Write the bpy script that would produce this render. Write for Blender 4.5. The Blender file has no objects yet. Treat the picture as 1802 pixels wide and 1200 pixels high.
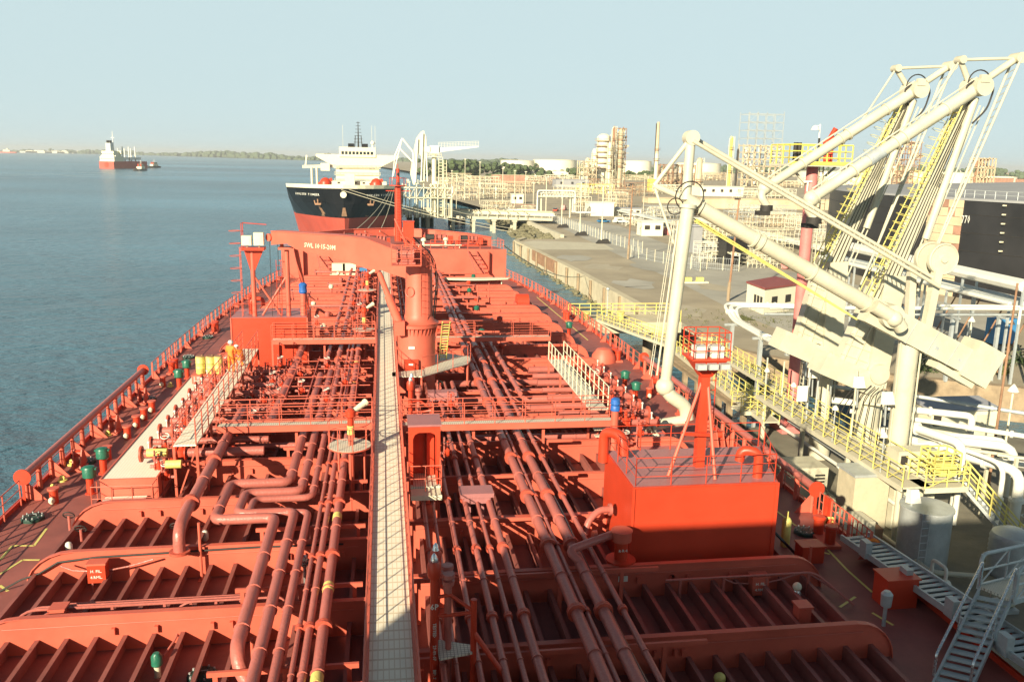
import bpy, math, random
from math import sin, cos, pi, radians, atan2, hypot, sqrt
from mathutils import Vector, Matrix
random.seed(7)
S = bpy.context.scene
COL = S.collection
# ---------------------------------------------------------------- camera
F = 1500.0; TH = radians(12.0); PS = radians(8.68); RO = radians(1.146); CZ = 14.2
FW = Vector((sin(PS)*cos(TH), cos(PS)*cos(TH), -sin(TH)))
r0 = Vector((cos(PS), -sin(PS), 0)); u0 = r0.cross(FW)
RI = cos(RO)*r0 + sin(RO)*u0; UP = cos(RO)*u0 - sin(RO)*r0
cam = bpy.data.cameras.new('camera'); camo = bpy.data.objects.new('camera', cam); COL.objects.link(camo)
cam.sensor_width = 36; cam.lens = 36*F/1802; cam.clip_start = .1; cam.clip_end = 60000
camo.matrix_world = Matrix(((RI.x, UP.x, -FW.x, 0), (RI.y, UP.y, -FW.y, 0), (RI.z, UP.z, -FW.z, CZ), (0, 0, 0, 1)))
S.camera = camo
# ---------------------------------------------------------------- sky, sun, exposure
SD = Vector((.72, 1, -.5)).normalized()          # direction the sunlight travels
EL = math.asin(-SD.z); AZ = atan2(-SD.x, -SD.y)
W = bpy.data.worlds.new('World'); S.world = W; W.use_nodes = True
wn = W.node_tree; bg = wn.nodes['Background']
sk = wn.nodes.new('ShaderNodeTexSky'); sk.sky_type = 'NISHITA'; sk.sun_disc = False
sk.sun_elevation = EL; sk.sun_rotation = AZ; sk.air_density = 1.0; sk.dust_density = .35; sk.ozone_density = 2.2
hs = wn.nodes.new('ShaderNodeHueSaturation'); hs.inputs['Saturation'].default_value = .42
tn = wn.nodes.new('ShaderNodeMix'); tn.data_type = 'RGBA'; tn.blend_type = 'MULTIPLY'; tn.inputs[0].default_value = 1; tn.inputs[7].default_value = (.93, 1.0, .96, 1)
wn.links.new(sk.outputs[0], hs.inputs['Color']); wn.links.new(hs.outputs[0], tn.inputs[6])
hz = wn.nodes.new('ShaderNodeMix'); hz.data_type = 'RGBA'; hz.inputs[0].default_value = .72; hz.inputs[7].default_value = (5.2, 6.55, 6.75, 1)   # even summer haze
tc = wn.nodes.new('ShaderNodeTexCoord'); sp = wn.nodes.new('ShaderNodeSeparateXYZ'); wn.links.new(tc.outputs['Generated'], sp.inputs[0])
hr = wn.nodes.new('ShaderNodeMapRange'); hr.inputs[1].default_value = .20; hr.inputs[2].default_value = .55; hr.inputs[3].default_value = .86; hr.inputs[4].default_value = .0   # haze thins toward the zenith
wn.links.new(sp.outputs[2], hr.inputs[0]); wn.links.new(hr.outputs[0], hz.inputs[0])
dk_ = wn.nodes.new('ShaderNodeMix'); dk_.data_type = 'RGBA'; dk_.blend_type = 'MULTIPLY'; dk_.inputs[0].default_value = 1; dk_.inputs[7].default_value = (.42, .48, .55, 1)
wn.links.new(tn.outputs[2], dk_.inputs[6])
wn.links.new(dk_.outputs[2], hz.inputs[6]); wn.links.new(hz.outputs[2], bg.inputs[0]); bg.inputs[1].default_value = .066
sl = bpy.data.lights.new('sun', 'SUN'); so = bpy.data.objects.new('sun', sl); COL.objects.link(so)
sl.energy = 5.0; sl.angle = radians(.55); sl.color = (1, .86, .62)
so.rotation_euler = SD.to_track_quat('-Z', 'Y').to_euler(); so.location = (0, 0, 80)
S.view_settings.view_transform = 'Standard'; S.view_settings.look = 'None'
S.view_settings.exposure = .95; S.view_settings.gamma = 1
S.cycles.max_bounces = 6; S.cycles.diffuse_bounces = 2; S.cycles.glossy_bounces = 3; S.cycles.transmission_bounces = 2
# ---------------------------------------------------------------- measuring: a ray through a point of the view met with a known plane
def ray(px, py): return FW + (px-901)/F*RI + (600-py)/F*UP
def Z(px, py, z):
    d = ray(px, py); t = (z-CZ)/d.z; return Vector((t*d.x, t*d.y, z))
def Y(px, py, y):
    d = ray(px, py); t = y/d.y; return Vector((t*d.x, y, CZ+t*d.z))
def X(px, py, x):
    d = ray(px, py); t = x/d.x; return Vector((x, t*d.y, CZ+t*d.z))
def PV(px, py, a, b):
    d = ray(px, py); nx, ny = b[1]-a[1], a[0]-b[0]
    t = (nx*a[0]+ny*a[1])/(nx*d.x+ny*d.y); return Vector((t*d.x, t*d.y, CZ+t*d.z))
# ---------------------------------------------------------------- materials
MT = {}
def mat(name, col, rough=.5, var=.12, scale=1.5, rust=0, rcol=(.16, .045, .02), metal=0, bump=.03, bscale=12, streak=0, spec=.5):
    m = bpy.data.materials.new(name); m.use_nodes = True; n = m.node_tree; L = n.links
    p = n.nodes['Principled BSDF']; p.inputs['Metallic'].default_value = metal
    p.inputs['Specular IOR Level'].default_value = spec
    g = n.nodes.new('ShaderNodeNewGeometry')
    nz = n.nodes.new('ShaderNodeTexNoise'); nz.inputs['Scale'].default_value = scale; nz.inputs['Detail'].default_value = 6; nz.inputs['Roughness'].default_value = .65
    L.new(g.outputs['Position'], nz.inputs['Vector'])
    r = n.nodes.new('ShaderNodeMapRange'); r.inputs[1].default_value = .3; r.inputs[2].default_value = .7
    r.inputs[3].default_value = 1-var; r.inputs[4].default_value = 1+var
    L.new(nz.outputs[0], r.inputs[0])
    mx = n.nodes.new('ShaderNodeVectorMath'); mx.operation = 'SCALE'; mx.inputs[0].default_value = col
    L.new(r.outputs[0], mx.inputs['Scale']); last = mx.outputs[0]
    if rust:
        n2 = n.nodes.new('ShaderNodeTexNoise'); n2.inputs['Scale'].default_value = scale*2.7; n2.inputs['Detail'].default_value = 8; n2.inputs['Roughness'].default_value = .75
        mp = n.nodes.new('ShaderNodeVectorMath'); mp.operation = 'MULTIPLY'; mp.inputs[1].default_value = (1, 1, .25 if streak else 1)
        L.new(g.outputs['Position'], mp.inputs[0]); L.new(mp.outputs[0], n2.inputs['Vector'])
        r2 = n.nodes.new('ShaderNodeMapRange'); r2.inputs[1].default_value = .72-rust*.3; r2.inputs[2].default_value = .80-rust*.25; r2.inputs[4].default_value = .85
        L.new(n2.outputs[0], r2.inputs[0])
        mi = n.nodes.new('ShaderNodeMix'); mi.data_type = 'RGBA'; mi.inputs[7].default_value = (*rcol, 1)
        L.new(r2.outputs[0], mi.inputs[0]); L.new(last, mi.inputs[6]); last = mi.outputs[2]
    L.new(last, p.inputs['Base Color'])
    r3 = n.nodes.new('ShaderNodeMapRange'); r3.inputs[3].default_value = max(.05, rough-.1); r3.inputs[4].default_value = min(1, rough+.12)
    L.new(nz.outputs[0], r3.inputs[0]); L.new(r3.outputs[0], p.inputs['Roughness'])
    if bump:
        nb = n.nodes.new('ShaderNodeTexNoise'); nb.inputs['Scale'].default_value = bscale; nb.inputs['Detail'].default_value = 3
        L.new(g.outputs['Position'], nb.inputs['Vector'])
        b = n.nodes.new('ShaderNodeBump'); b.inputs['Strength'].default_value = .5; b.inputs['Distance'].default_value = bump
        L.new(nb.outputs[0], b.inputs['Height']); L.new(b.outputs[0], p.inputs['Normal'])
    MT[name] = m; return m
mat('faded_red', (.58, .120, .075), .5, .14, .45, rust=.17, rcol=(.36, .075, .05), bump=.02, bscale=1.4)
mat('fresh_red', (.55, .052, .020), .42, .12, .4, rust=.08, rcol=(.38, .03, .015), bump=.02, bscale=1.1)
mat('deck_red', (.28, .088, .072), .58, .30, .5, rust=.22, rcol=(.13, .035, .03), bump=.01)
mat('pipe_red', (.43, .125, .100), .40, .14, .7, rust=.16, rcol=(.26, .05, .035))
mat('flange_red', (.48, .085, .05), .5, .12, 3)
mat('roof_red_sheen', (.36, .15, .15), .42, .12, .8)  # red paint with the purple reflection of the sky mixed into its colour
mat('column_pink', (.60, .20, .185), .5, .12, 1)
mat('cream', (.54, .52, .40), .5, .12, .7, rust=.14, rcol=(.45, .30, .14), streak=1)
mat('cream_light', (.72, .68, .50), .55, .06, 1.5)
mat('white', (.72, .72, .64), .45, .05, 1)
mat('white_far', (.78, .74, .58), .7, .08, .05)
mat('galv', (.46, .50, .50), .45, .12, 2, metal=.3)
mat('yellow', (.70, .62, .18), .5, .10, 3, rust=.04)
mat('yellow_far', (.72, .62, .12), .6, .1, 1)
mat('green', (.02, .14, .09), .35, .15, 6)
mat('dark_green', (.02, .06, .045), .5, .2, 6)
mat('blue', (.02, .12, .42), .5, .2, 5)
mat('black', (.014, .014, .016), .35, .2, 3)
mat('dark', (.03, .028, .026), .7, .3, 3)
mat('orange', (.85, .22, .03), .75, .08, 8)
mat('skin', (.45, .25, .16), .6, .04, 8)
mat('silver', (.7, .72, .72), .25, .05, 4, metal=.8)
mat('glass', (.02, .03, .035), .08, .05, 2, bump=0)
mat('rubber', (.02, .02, .02), .85, .2, 5)
mat('rope', (.70, .64, .46), .9, .1, 6)
mat('gravel', (.35, .305, .22), .95, .24, .07, rust=.30, rcol=(.22, .19, .13), bump=.05, bscale=3)
mat('road', (.36, .35, .30), .9, .20, .10, rust=.2, rcol=(.24, .22, .18), bump=.01)
mat('concrete', (.50, .45, .32), .85, .16, .5, rust=.22, rcol=(.22, .17, .10), streak=1, bump=.05, bscale=4)
mat('concrete_pale', (.50, .47, .36), .85, .10, .4, rust=.1, rcol=(.34, .29, .2))
mat('pavement_grey', (.40, .36, .27), .9, .15, .3)
mat('wet_stone', (.16, .15, .09), .9, .4, 1.3, rust=.3, rcol=(.05, .06, .03), bump=.3, bscale=2)
mat('timber', (.30, .23, .15), .85, .25, 1.2, rust=.1, rcol=(.10, .08, .05))
mat('rusty', (.30, .17, .10), .8, .3, 1, rust=.3, rcol=(.16, .07, .04))
mat('brown_wall', (.36, .20, .14), .8, .25, .3)
mat('tan', (.55, .45, .30), .75, .25, .2, rust=.2, rcol=(.33, .24, .15))
mat('tank_black', (.022, .022, .024), .45, .3, .15, rust=.10, rcol=(.06, .055, .05))
mat('tank_roof', (.30, .31, .32), .7, .1, .1)
mat('hull_black', (.012, .013, .016), .3, .3, .2)
mat('boot_red', (.50, .085, .055), .55, .12, .15, rust=.1, rcol=(.3, .07, .04), streak=1)
mat('shed_roof', (.26, .07, .065), .7, .15, 1)
mat('grey_roof', (.32, .33, .36), .6, .1, 1)
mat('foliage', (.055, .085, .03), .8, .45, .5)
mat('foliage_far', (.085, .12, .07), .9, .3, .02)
mat('dry_leaf', (.12, .13, .04), .85, .45, 1.5)
mat('bark', (.12, .09, .06), .9, .3, 2)
mat('haze_land', (.07, .09, .06), .9, .2, .002)
mat('blue_panel', (.04, .20, .42), .5, .1, 2)

def grating(name, col, dark, sx=.10, sy=.033):
    m = mat(name, col, .6, .05, 2, bump=0); n = m.node_tree; L = n.links
    p = n.nodes['Principled BSDF']; g = n.nodes.new('ShaderNodeNewGeometry'); s = n.nodes.new('ShaderNodeSeparateXYZ'); L.new(g.outputs['Position'], s.inputs[0])
    def line(out, period, wd):
        d = n.nodes.new('ShaderNodeMath'); d.operation = 'DIVIDE'; d.inputs[1].default_value = period; L.new(out, d.inputs[0])
        f = n.nodes.new('ShaderNodeMath'); f.operation = 'FRACT'; L.new(d.outputs[0], f.inputs[0])
        c = n.nodes.new('ShaderNodeMath'); c.operation = 'LESS_THAN'; c.inputs[1].default_value = wd*.8; L.new(f.outputs[0], c.inputs[0]); return c.outputs[0]
    a = line(s.outputs[0], sx, .22); b = line(s.outputs[1], sy, .22)
    q = n.nodes.new('ShaderNodeMath'); q.operation = 'MAXIMUM'; L.new(a, q.inputs[0]); L.new(b, q.inputs[1])
    old = p.inputs['Base Color'].links[0].from_socket
    mi = n.nodes.new('ShaderNodeMix'); mi.data_type = 'RGBA'; mi.inputs[7].default_value = (*dark, 1)
    L.new(q.outputs[0], mi.inputs[0]); L.new(old, mi.inputs[6]); L.new(mi.outputs[2], p.inputs['Base Color']); return m
grating('catwalk_grating', (.86, .81, .66), (.68, .58, .42), .13, .42)
mat('pier_concrete_shaded', (.20, .185, .14), .9, .25, .35, rust=.25, rcol=(.10, .09, .07), bump=.04, bscale=4)  # concrete darkened in colour to carry the shade under the loading arms
grating('grey_grating', (.68, .64, .52), (.30, .25, .19), .09, .09)
grating('tray_grating', (.86, .83, .70), (.74, .70, .55), .12, .12)

# ---------------------------------------------------------------- mesh builder
class B:
    def __init__(s): s.v = []; s.f = []; s.mi = []; s.cur = 0; s.mats = []
    def use(s, name):
        if name not in s.mats: s.mats.append(name)
        s.cur = s.mats.index(name); return s
    def add(s, vs, fs):
        k = len(s.v); s.v += [tuple(v) for v in vs]; s.f += [tuple(k+i for i in f) for f in fs]; s.mi += [s.cur]*len(fs); return s
    def bx(s, x0, x1, y0, y1, z0, z1):
        return s.add([(x0,y0,z0),(x1,y0,z0),(x1,y1,z0),(x0,y1,z0),(x0,y0,z1),(x1,y0,z1),(x1,y1,z1),(x0,y1,z1)],
                     [(0,3,2,1),(4,5,6,7),(0,1,5,4),(1,2,6,5),(2,3,7,6),(3,0,4,7)])
    def beam(s, a, b, w, h=None, up=(0,0,1)):
        a = Vector(a); b = Vector(b); h = h or w; d = (b-a)
        if d.length < 1e-6: return s
        d.normalize(); u = Vector(up)
        if abs(d.dot(u)) > .98: u = Vector((0,1,0))
        r = d.cross(u).normalized(); u = r.cross(d); vs = []
        for p in (a, b):
            for i, j in ((-1,-1),(1,-1),(1,1),(-1,1)): vs.append(p + r*(i*w/2) + u*(j*h/2))
        return s.add(vs, [(0,1,2,3),(7,6,5,4),(0,4,5,1),(1,5,6,2),(2,6,7,3),(3,7,4,0)])
    def tube(s, pts, r, n=8, bend=0, cap=True, radii=None):
        P = [Vector(p) for p in pts]
        if bend and len(P) > 2:
            Q = [P[0]]
            for i in range(1, len(P)-1):
                a, b, c = P[i-1], P[i], P[i+1]; d1 = (a-b); d2 = (c-b); k = min(bend, d1.length*.49, d2.length*.49)
                p0 = b+d1.normalized()*k; p1 = b+d2.normalized()*k
                for t in (0, .25, .5, .75, 1): Q.append(p0*(1-t)**2 + b*2*t*(1-t) + p1*t*t)
            Q.append(P[-1]); P = Q
        vs = []; fs = []; pu = None; m = len(P)
        for i, p in enumerate(P):
            if i == 0: d = P[1]-P[0]
            elif i == m-1: d = P[-1]-P[-2]
            else: d = (P[i+1]-p).normalized()+(p-P[i-1]).normalized()
            if d.length < 1e-9: d = Vector((0,0,1))
            d.normalize()
            if pu is None:
                pu = Vector((0,0,1)) if abs(d.z) < .9 else Vector((0,1,0))
            rr = d.cross(pu).normalized(); pu = rr.cross(d).normalized(); R_ = radii[i] if radii else r
            for j in range(n):
                a = 2*pi*j/n; vs.append(p + rr*(cos(a)*R_) + pu*(sin(a)*R_))
        for i in range(m-1):
            for j in range(n):
                k = (j+1) % n; fs.append((i*n+j, (i+1)*n+j, (i+1)*n+k, i*n+k))
        if cap: fs.append(tuple(range(n))); fs.append(tuple((m-1)*n+j for j in reversed(range(n))))
        return s.add(vs, fs)
    def cyl(s, a, b, r, r2=None, n=14): return s.tube([a, b], r, n, radii=[r, r if r2 is None else r2])
    def lathe(s, c, prof, n=16):
        vs = []; fs = []; c = Vector(c)
        for r, z in prof:
            for j in range(n): a = 2*pi*j/n; vs.append(c+Vector((cos(a)*r, sin(a)*r, z)))
        m = len(prof)
        for i in range(m-1):
            for j in range(n): k = (j+1) % n; fs.append((i*n+j, i*n+k, (i+1)*n+k, (i+1)*n+j))
        fs.append(tuple(reversed(range(n)))); fs.append(tuple((m-1)*n+j for j in range(n)))
        return s.add(vs, fs)
    def ball(s, c, r, n=10, sz=1): return s.lathe(c, [(max(.001, r*sin(pi*i/6)), -r*sz*cos(pi*i/6)) for i in range(7)], n)
    def prism(s, poly, d):      # polygon of 3-D points pushed by vector d
        n = len(poly); P = [Vector(p) for p in poly]; d = Vector(d); nv = sum((P[i].cross(P[(i+1)%n]) for i in range(n)), Vector())
        if nv.dot(d) < 0: P = P[::-1]
        return s.add(P+[p+d for p in P], [tuple(reversed(range(n))), tuple(range(n, 2*n))]+[(i, (i+1)%n, n+(i+1)%n, n+i) for i in range(n)])
    def ring(s, c, ax, R, r, n=16, m=6):
        ax = Vector(ax).normalized(); t = Vector((0,0,1)) if abs(ax.z) < .9 else Vector((1,0,0)); u = ax.cross(t).normalized(); w = ax.cross(u); c = Vector(c); vs = []; fs = []
        for i in range(n):
            a = 2*pi*i/n; d = u*cos(a)+w*sin(a)
            for j in range(m): b = 2*pi*j/m; vs.append(c+d*(R+r*cos(b))+ax*(r*sin(b)))
        for i in range(n):
            for j in range(m): fs.append((i*m+j, ((i+1)%n)*m+j, ((i+1)%n)*m+(j+1)%m, i*m+(j+1)%m))
        return s.add(vs, fs)
    def rail(s, pts, h=1.05, lv=3, sp=1.5, r=.022, pr=.028, bar=False, n=5):
        P = [Vector(p) for p in pts]; up = Vector((0,0,1))
        for k in range(1, lv+1): s.tube([p+up*h*k/lv for p in P], r*(1.25 if k == lv else 1), n)
        for a, b in zip(P, P[1:]):
            L = (b-a).length; q = max(1, round(L/sp))
            for i in range(q+(1 if b is P[-1] else 0)):
                p = a.lerp(b, i/q)
                if bar: s.beam(p, p+up*h, .07, .03)
                else: s.cyl(p, p+up*(h+.0), pr, n=n)
        return s
    def ladder(s, a, b, side, w=.5, r=.03, st=.35, n=5):
        a = Vector(a); b = Vector(b); d = Vector(side).normalized()*w/2
        s.cyl(a-d, b-d, r, n=n); s.cyl(a+d, b+d, r, n=n); q = int((b-a).length/st)
        for i in range(1, q): p = a.lerp(b, i/q); s.cyl(p-d, p+d, r*.8, n=4)
        return s
    def text(s, body, o, right, up, h, depth=.01, sx=1):
        cu = bpy.data.curves.new('lettering', 'FONT'); cu.body = body; cu.size = 1.35; cu.extrude = depth/h/2; cu.resolution_u = 1; cu.align_x = 'CENTER'; cu.align_y = 'CENTER'; cu.offset = .012
        to = bpy.data.objects.new('lettering', cu); COL.objects.link(to); me = bpy.data.meshes.new_from_object(to)
        rt = Vector(right).normalized(); u = Vector(up).normalized(); nn = rt.cross(u); o = Vector(o)
        s.add([o+rt*v.co.x*h*sx+u*v.co.y*h+nn*v.co.z*h for v in me.vertices], [tuple(p.vertices) for p in me.polygons])
        bpy.data.objects.remove(to); bpy.data.curves.remove(cu); bpy.data.meshes.remove(me); return s
    def mesh(s, name, m, org=(0,0,0)):
        me = bpy.data.meshes.new(name); ox, oy, oz = org
        me.from_pydata([(x-ox, y-oy, z-oz) for x, y, z in s.v], [], s.f)
        if not s.mats: me.materials.append(MT[m])
        else:
            for q in s.mats: me.materials.append(MT[q])
            me.polygons.foreach_set('material_index', s.mi)
        me.polygons.foreach_set('use_smooth', [True]*len(me.polygons)); me.update()
        me.set_sharp_from_angle(angle=radians(38)); return me
def tag(o, label=None, cat=None, group=None, kind=None):
    if label: o['label'] = label
    if cat: o['category'] = cat
    if group: o['group'] = group
    if kind: o['kind'] = kind
    return o
def E(name, loc, label, cat, group=None):
    o = bpy.data.objects.new(name, None); COL.objects.link(o); o.location = loc; o.empty_display_size = .3
    return tag(o, label, cat, group)
def P(name, b, m, par, label=None):           # part: vertices in scene coordinates, hung under its thing (or under a part)
    o = bpy.data.objects.new(name, b.mesh(name, m)); COL.objects.link(o); o.parent = par
    if par.type == 'EMPTY': o.location = -Vector(par.location)
    elif par.parent is None and not par.get('_w'): o.location = -Vector(par.location)
    if label: o['label'] = label
    return o
def T(name, b, m, label, cat, group=None, kind=None):   # thing that is one mesh, origin at its base
    xs = [v[0] for v in b.v]; ys = [v[1] for v in b.v]; zs = [v[2] for v in b.v]
    org = ((min(xs)+max(xs))/2, (min(ys)+max(ys))/2, min(zs))
    o = bpy.data.objects.new(name, b.mesh(name, m, org)); COL.objects.link(o); o.location = org
    return tag(o, label, cat, group, kind)
def ST(name, b, m, kind='structure'):
    o = bpy.data.objects.new(name, b.mesh(name, m)); COL.objects.link(o); o['kind'] = kind; return o
def dup(root, loc, rz=0, label=None, group=None, sc=None):
    r = root.copy(); COL.objects.link(r); r.location = loc; r.rotation_euler = (0, 0, rz)
    if sc: r.scale = (sc, sc, sc) if not hasattr(sc, '__len__') else sc
    if label: r['label'] = label
    if group: r['group'] = group
    for ch in root.children:
        c = ch.copy(); COL.objects.link(c); c.parent = r
        for g in ch.children:
            d = g.copy(); COL.objects.link(d); d.parent = c
    return r
ORD = 'first second third fourth fifth sixth seventh eighth ninth tenth eleventh twelfth thirteenth fourteenth fifteenth sixteenth seventeenth eighteenth nineteenth twentieth'.split()
V = Vector
# ================================================================ water, land
WZ = -9.8; GZ = -6.5
b = B(); b.add([(-9000,-400,WZ),(9000,-400,WZ),(9000,400,WZ),(-9000,400,WZ)], [(0,1,2,3)])
b = B(); b.add([(-30000,-600,WZ),(30000,-600,WZ),(30000,45000,WZ),(-30000,45000,WZ)], [(0,1,2,3)])
wm = bpy.data.materials.new('river_water'); wm.use_nodes = True; n = wm.node_tree; L = n.links; p = n.nodes['Principled BSDF']; MT['river_water'] = wm
p.inputs['Base Color'].default_value = (.035, .085, .095, 1); p.inputs['Roughness'].default_value = .22; p.inputs['IOR'].default_value = 1.33
g = n.nodes.new('ShaderNodeNewGeometry')
def nz(sc, det, vec):
    q = n.nodes.new('ShaderNodeTexNoise'); q.inputs['Scale'].default_value = sc; q.inputs['Detail'].default_value = det; q.inputs['Roughness'].default_value = .6
    mm = n.nodes.new('ShaderNodeVectorMath'); mm.operation = 'MULTIPLY'; mm.inputs[1].default_value = vec
    L.new(g.outputs['Position'], mm.inputs[0]); L.new(mm.outputs[0], q.inputs['Vector']); return q.outputs[0]
a1 = nz(.45, 5, (.55, 1, 1)); a2 = nz(.09, 3, (.5, 1, 1)); a3 = nz(1.5, 3, (.6, 1, 1))
m1 = n.nodes.new('ShaderNodeMath'); m1.operation = 'MULTIPLY_ADD'; m1.inputs[1].default_value = 1.7; L.new(a2, m1.inputs[0]); L.new(a1, m1.inputs[2])
m2 = n.nodes.new('ShaderNodeMath'); m2.operation = 'MULTIPLY_ADD'; m2.inputs[1].default_value = .35; L.new(a3, m2.inputs[0]); L.new(m1.outputs[0], m2.inputs[2])
bp = n.nodes.new('ShaderNodeBump'); bp.inputs['Strength'].default_value = .9; bp.inputs['Distance'].default_value = 1.25; L.new(m2.outputs[0], bp.inputs['Height']); L.new(bp.outputs[0], p.inputs['Normal'])
a4 = nz(.004, 4, (.35, 1, 1)); mr = n.nodes.new('ShaderNodeMapRange'); mr.inputs[1].default_value = .35; mr.inputs[2].default_value = .65; mr.inputs[3].default_value = .6; mr.inputs[4].default_value = 1.4; L.new(a4, mr.inputs[0])
vs = n.nodes.new('ShaderNodeVectorMath'); vs.operation = 'SCALE'; vs.inputs[0].default_value = (.08, .185, .26); L.new(mr.outputs[0], vs.inputs['Scale']); L.new(vs.outputs[0], p.inputs['Base Color'])
ST('river_water', b, 'river_water')
# land: quay edge follows the berth, then bends back round the slip
LE = [(80,60),(46,80),(37.6,95),(36.5,119),(36,159),(33.3,219),(37,226),(47,226),(48,232),(47.2,296),(44.7,347),(38,420),(30,485),(28,700),(60,1100),(-60,2600),(-300,5200),(-500,8200)]
lo = [(x, y, GZ) for x, y in LE]+[(14000, 8200, GZ), (14000, 60, GZ)]
b = B(); b.add(lo, [tuple(reversed(range(len(lo))))]); ST('ground', b, 'gravel')
# road surface and paler yard
b = B(); rd = [Z(990,402,GZ), Z(1080,445,GZ), Z(1200,500,GZ), Z(1310,556,GZ), Z(1420,600,GZ), Z(1700,610,GZ), Z(1802,560,GZ), Z(1500,500,GZ), Z(1200,440,GZ), Z(1090,398,GZ), Z(1000,384,GZ)]
b.add([(q.x, q.y, GZ+.02) for q in rd], [tuple(range(len(rd)))]); ST('road', b, 'road')
b = B(); rd = [Z(905,428,GZ), Z(940,424,GZ), Z(1060,428,GZ), Z(1082,440,GZ), Z(955,440,GZ), Z(912,432,GZ)]
b.add([(q.x, q.y, GZ+.03) for q in rd], [tuple(range(len(rd)))]); ST('pavement', b, 'concrete_pale')
def wallstrip(pts, z0, z1, th, m, name, label, cat, side=1):
    b = B(); PP = [V((x, y, 0)) for x, y in pts]
    for i in range(len(PP)-1):
        a, c = PP[i], PP[i+1]; d = (c-a).normalized(); nrm = V((d.y, -d.x, 0))*side*th
        b.prism([(a.x,a.y,z0),(c.x,c.y,z0),(c.x,c.y,z1),(a.x,a.y,z1)], nrm)
    return T(name, b, m, label, cat)
qw = wallstrip([(37.6,95),(36.5,119),(36,159),(33.3,219),(37,227)], WZ-.5, GZ+.35, 1.2, 'concrete', 'quay_wall', 'stained concrete quay wall along the gravel yard beside the bow', 'quay wall', 1)
b = B()
for (yy0, yy1) in ((172, 196), (120, 128), (98, 104)):
    xx = lambda y: 36-.045*(y-159) if y > 159 else 36+(159-y)*.0185
    b.prism([(xx(yy0)-.12,yy0,GZ+.3),(xx(yy1)-.12,yy1,GZ+.3),(xx(yy1)-.12,yy1,WZ+1.2),(xx(yy0)-.12,yy0,WZ+.9)], (.1,0,0))
P('rust_plate', b, 'rusty', qw)
b = B()
for y in range(100, 218, 9):
    xx = 36-.045*(y-159) if y > 159 else 36+(159-y)*.0185
    b.bx(xx-.55, xx-.2, y, y+.5, WZ-.2, GZ+.2)
P('fender_pile', b, 'timber', qw)
b = B(); random.seed(3)
for i in range(330):
    y = random.uniform(92, 236); xx = (36-.045*(y-159) if y > 159 else 36+(159-y)*.0185)-random.uniform(0, 1.6)
    if y > 219: xx = random.uniform(33, 47)
    r = random.uniform(.25, .6); b.ball((xx, y, WZ-.1+random.uniform(-.1, .35)-(36-xx)*.05), r, 5, .6)
T('shore_rocks', b, 'wet_stone', 'wet mossy stones at the foot of the concrete quay wall', 'rocks', kind='stuff')
wallstrip([(48,230),(47.2,296),(46,330)], WZ, GZ+.9, 1.0, 'concrete_pale', 'sea_wall', 'pale concrete sea wall behind the slip below the street lamps', 'sea wall', 1)
b = B()
for i in range(420):
    y = random.uniform(226, 345); k = random.random(); b.ball((47.5-k*7, y, GZ-.6-k*3), random.uniform(.6, 1.3), 5, .6)
T('riprap', b, 'wet_stone', 'sloping bank of loose rocks below the far sea wall', 'rocks', kind='stuff')
# opposite bank by the berth: stones, timber wall, scrub
b = B()
BK = [(36.8,95.5),(41,87),(46,80),(80,60)]
for i in range(3):
    a = V((*BK[i], 0)); c = V((*BK[i+1], 0)); b.prism([(a.x,a.y,WZ-.5),(c.x,c.y,WZ-.5),(c.x,c.y,GZ+.1),(a.x,a.y,GZ+.1)], (.6, .8, 0))
T('bank_wall', b, 'timber', 'weathered timber and earth bank behind the loading arms', 'bank')
def leaves(b, c, r, nn, s, flat=1.0, rnd=random):
    for i in range(nn):
        th = rnd.uniform(0, 2*pi); ph = math.acos(rnd.uniform(-1, 1)); rr = r*rnd.random()**.4
        p = V(c)+V((cos(th)*sin(ph)*rr, sin(th)*sin(ph)*rr, cos(ph)*rr*flat))
        u = V((rnd.gauss(0,1), rnd.gauss(0,1), rnd.gauss(0,1))).normalized(); w = u.cross(V((rnd.gauss(0,1), rnd.gauss(0,1), rnd.gauss(0,1)))).normalized(); q = s*rnd.uniform(.6, 1.4)
        b.add([p-u*q-w*q*.5, p+u*q-w*q*.5, p+w*q], [(0,1,2)])
random.seed(11)
for i, (px, py, r, lab) in enumerate([(1330,665,1.6,'small leafy bush growing on the bank left of the pink column'),(1500,640,1.2,'low bush half hidden behind the arm counterweights'),(1655,628,2.6,'tall dark green bush on the bank right of the thick riser'),(1700,640,2.2,'middle bush on the bank above the flat roofed hut'),(1625,650,2.0,'rounded bush right beside the thick cream riser'),(1765,640,2.6,'wide bush on the bank at the right edge of the view'),(1735,655,1.6,'small dry bush low on the bank under the pipes'),(1345,720,1.1,'small dark bush below the yellow railing')]):
    c = Z(px, py, GZ); t = E('bush', (c.x, c.y, c.z-1), lab, 'bush', 'bushes on the bank')
    b = B()
    for k in range(5): leaves(b, c+V((random.uniform(-r,r), random.uniform(-r,r)*.6, random.uniform(-.8,.5))), r*.6, 150, .16)
    P('foliage', b, 'dry_leaf' if i % 3 == 0 else 'foliage', t)
    b = B()
    for k in range(4): b.tube([c+V((0,0,-1.4)), c+V((random.uniform(-r,r)*.5, random.uniform(-.5,.5), .4))], .05, 4)
    P('stem', b, 'bark', t)

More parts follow.
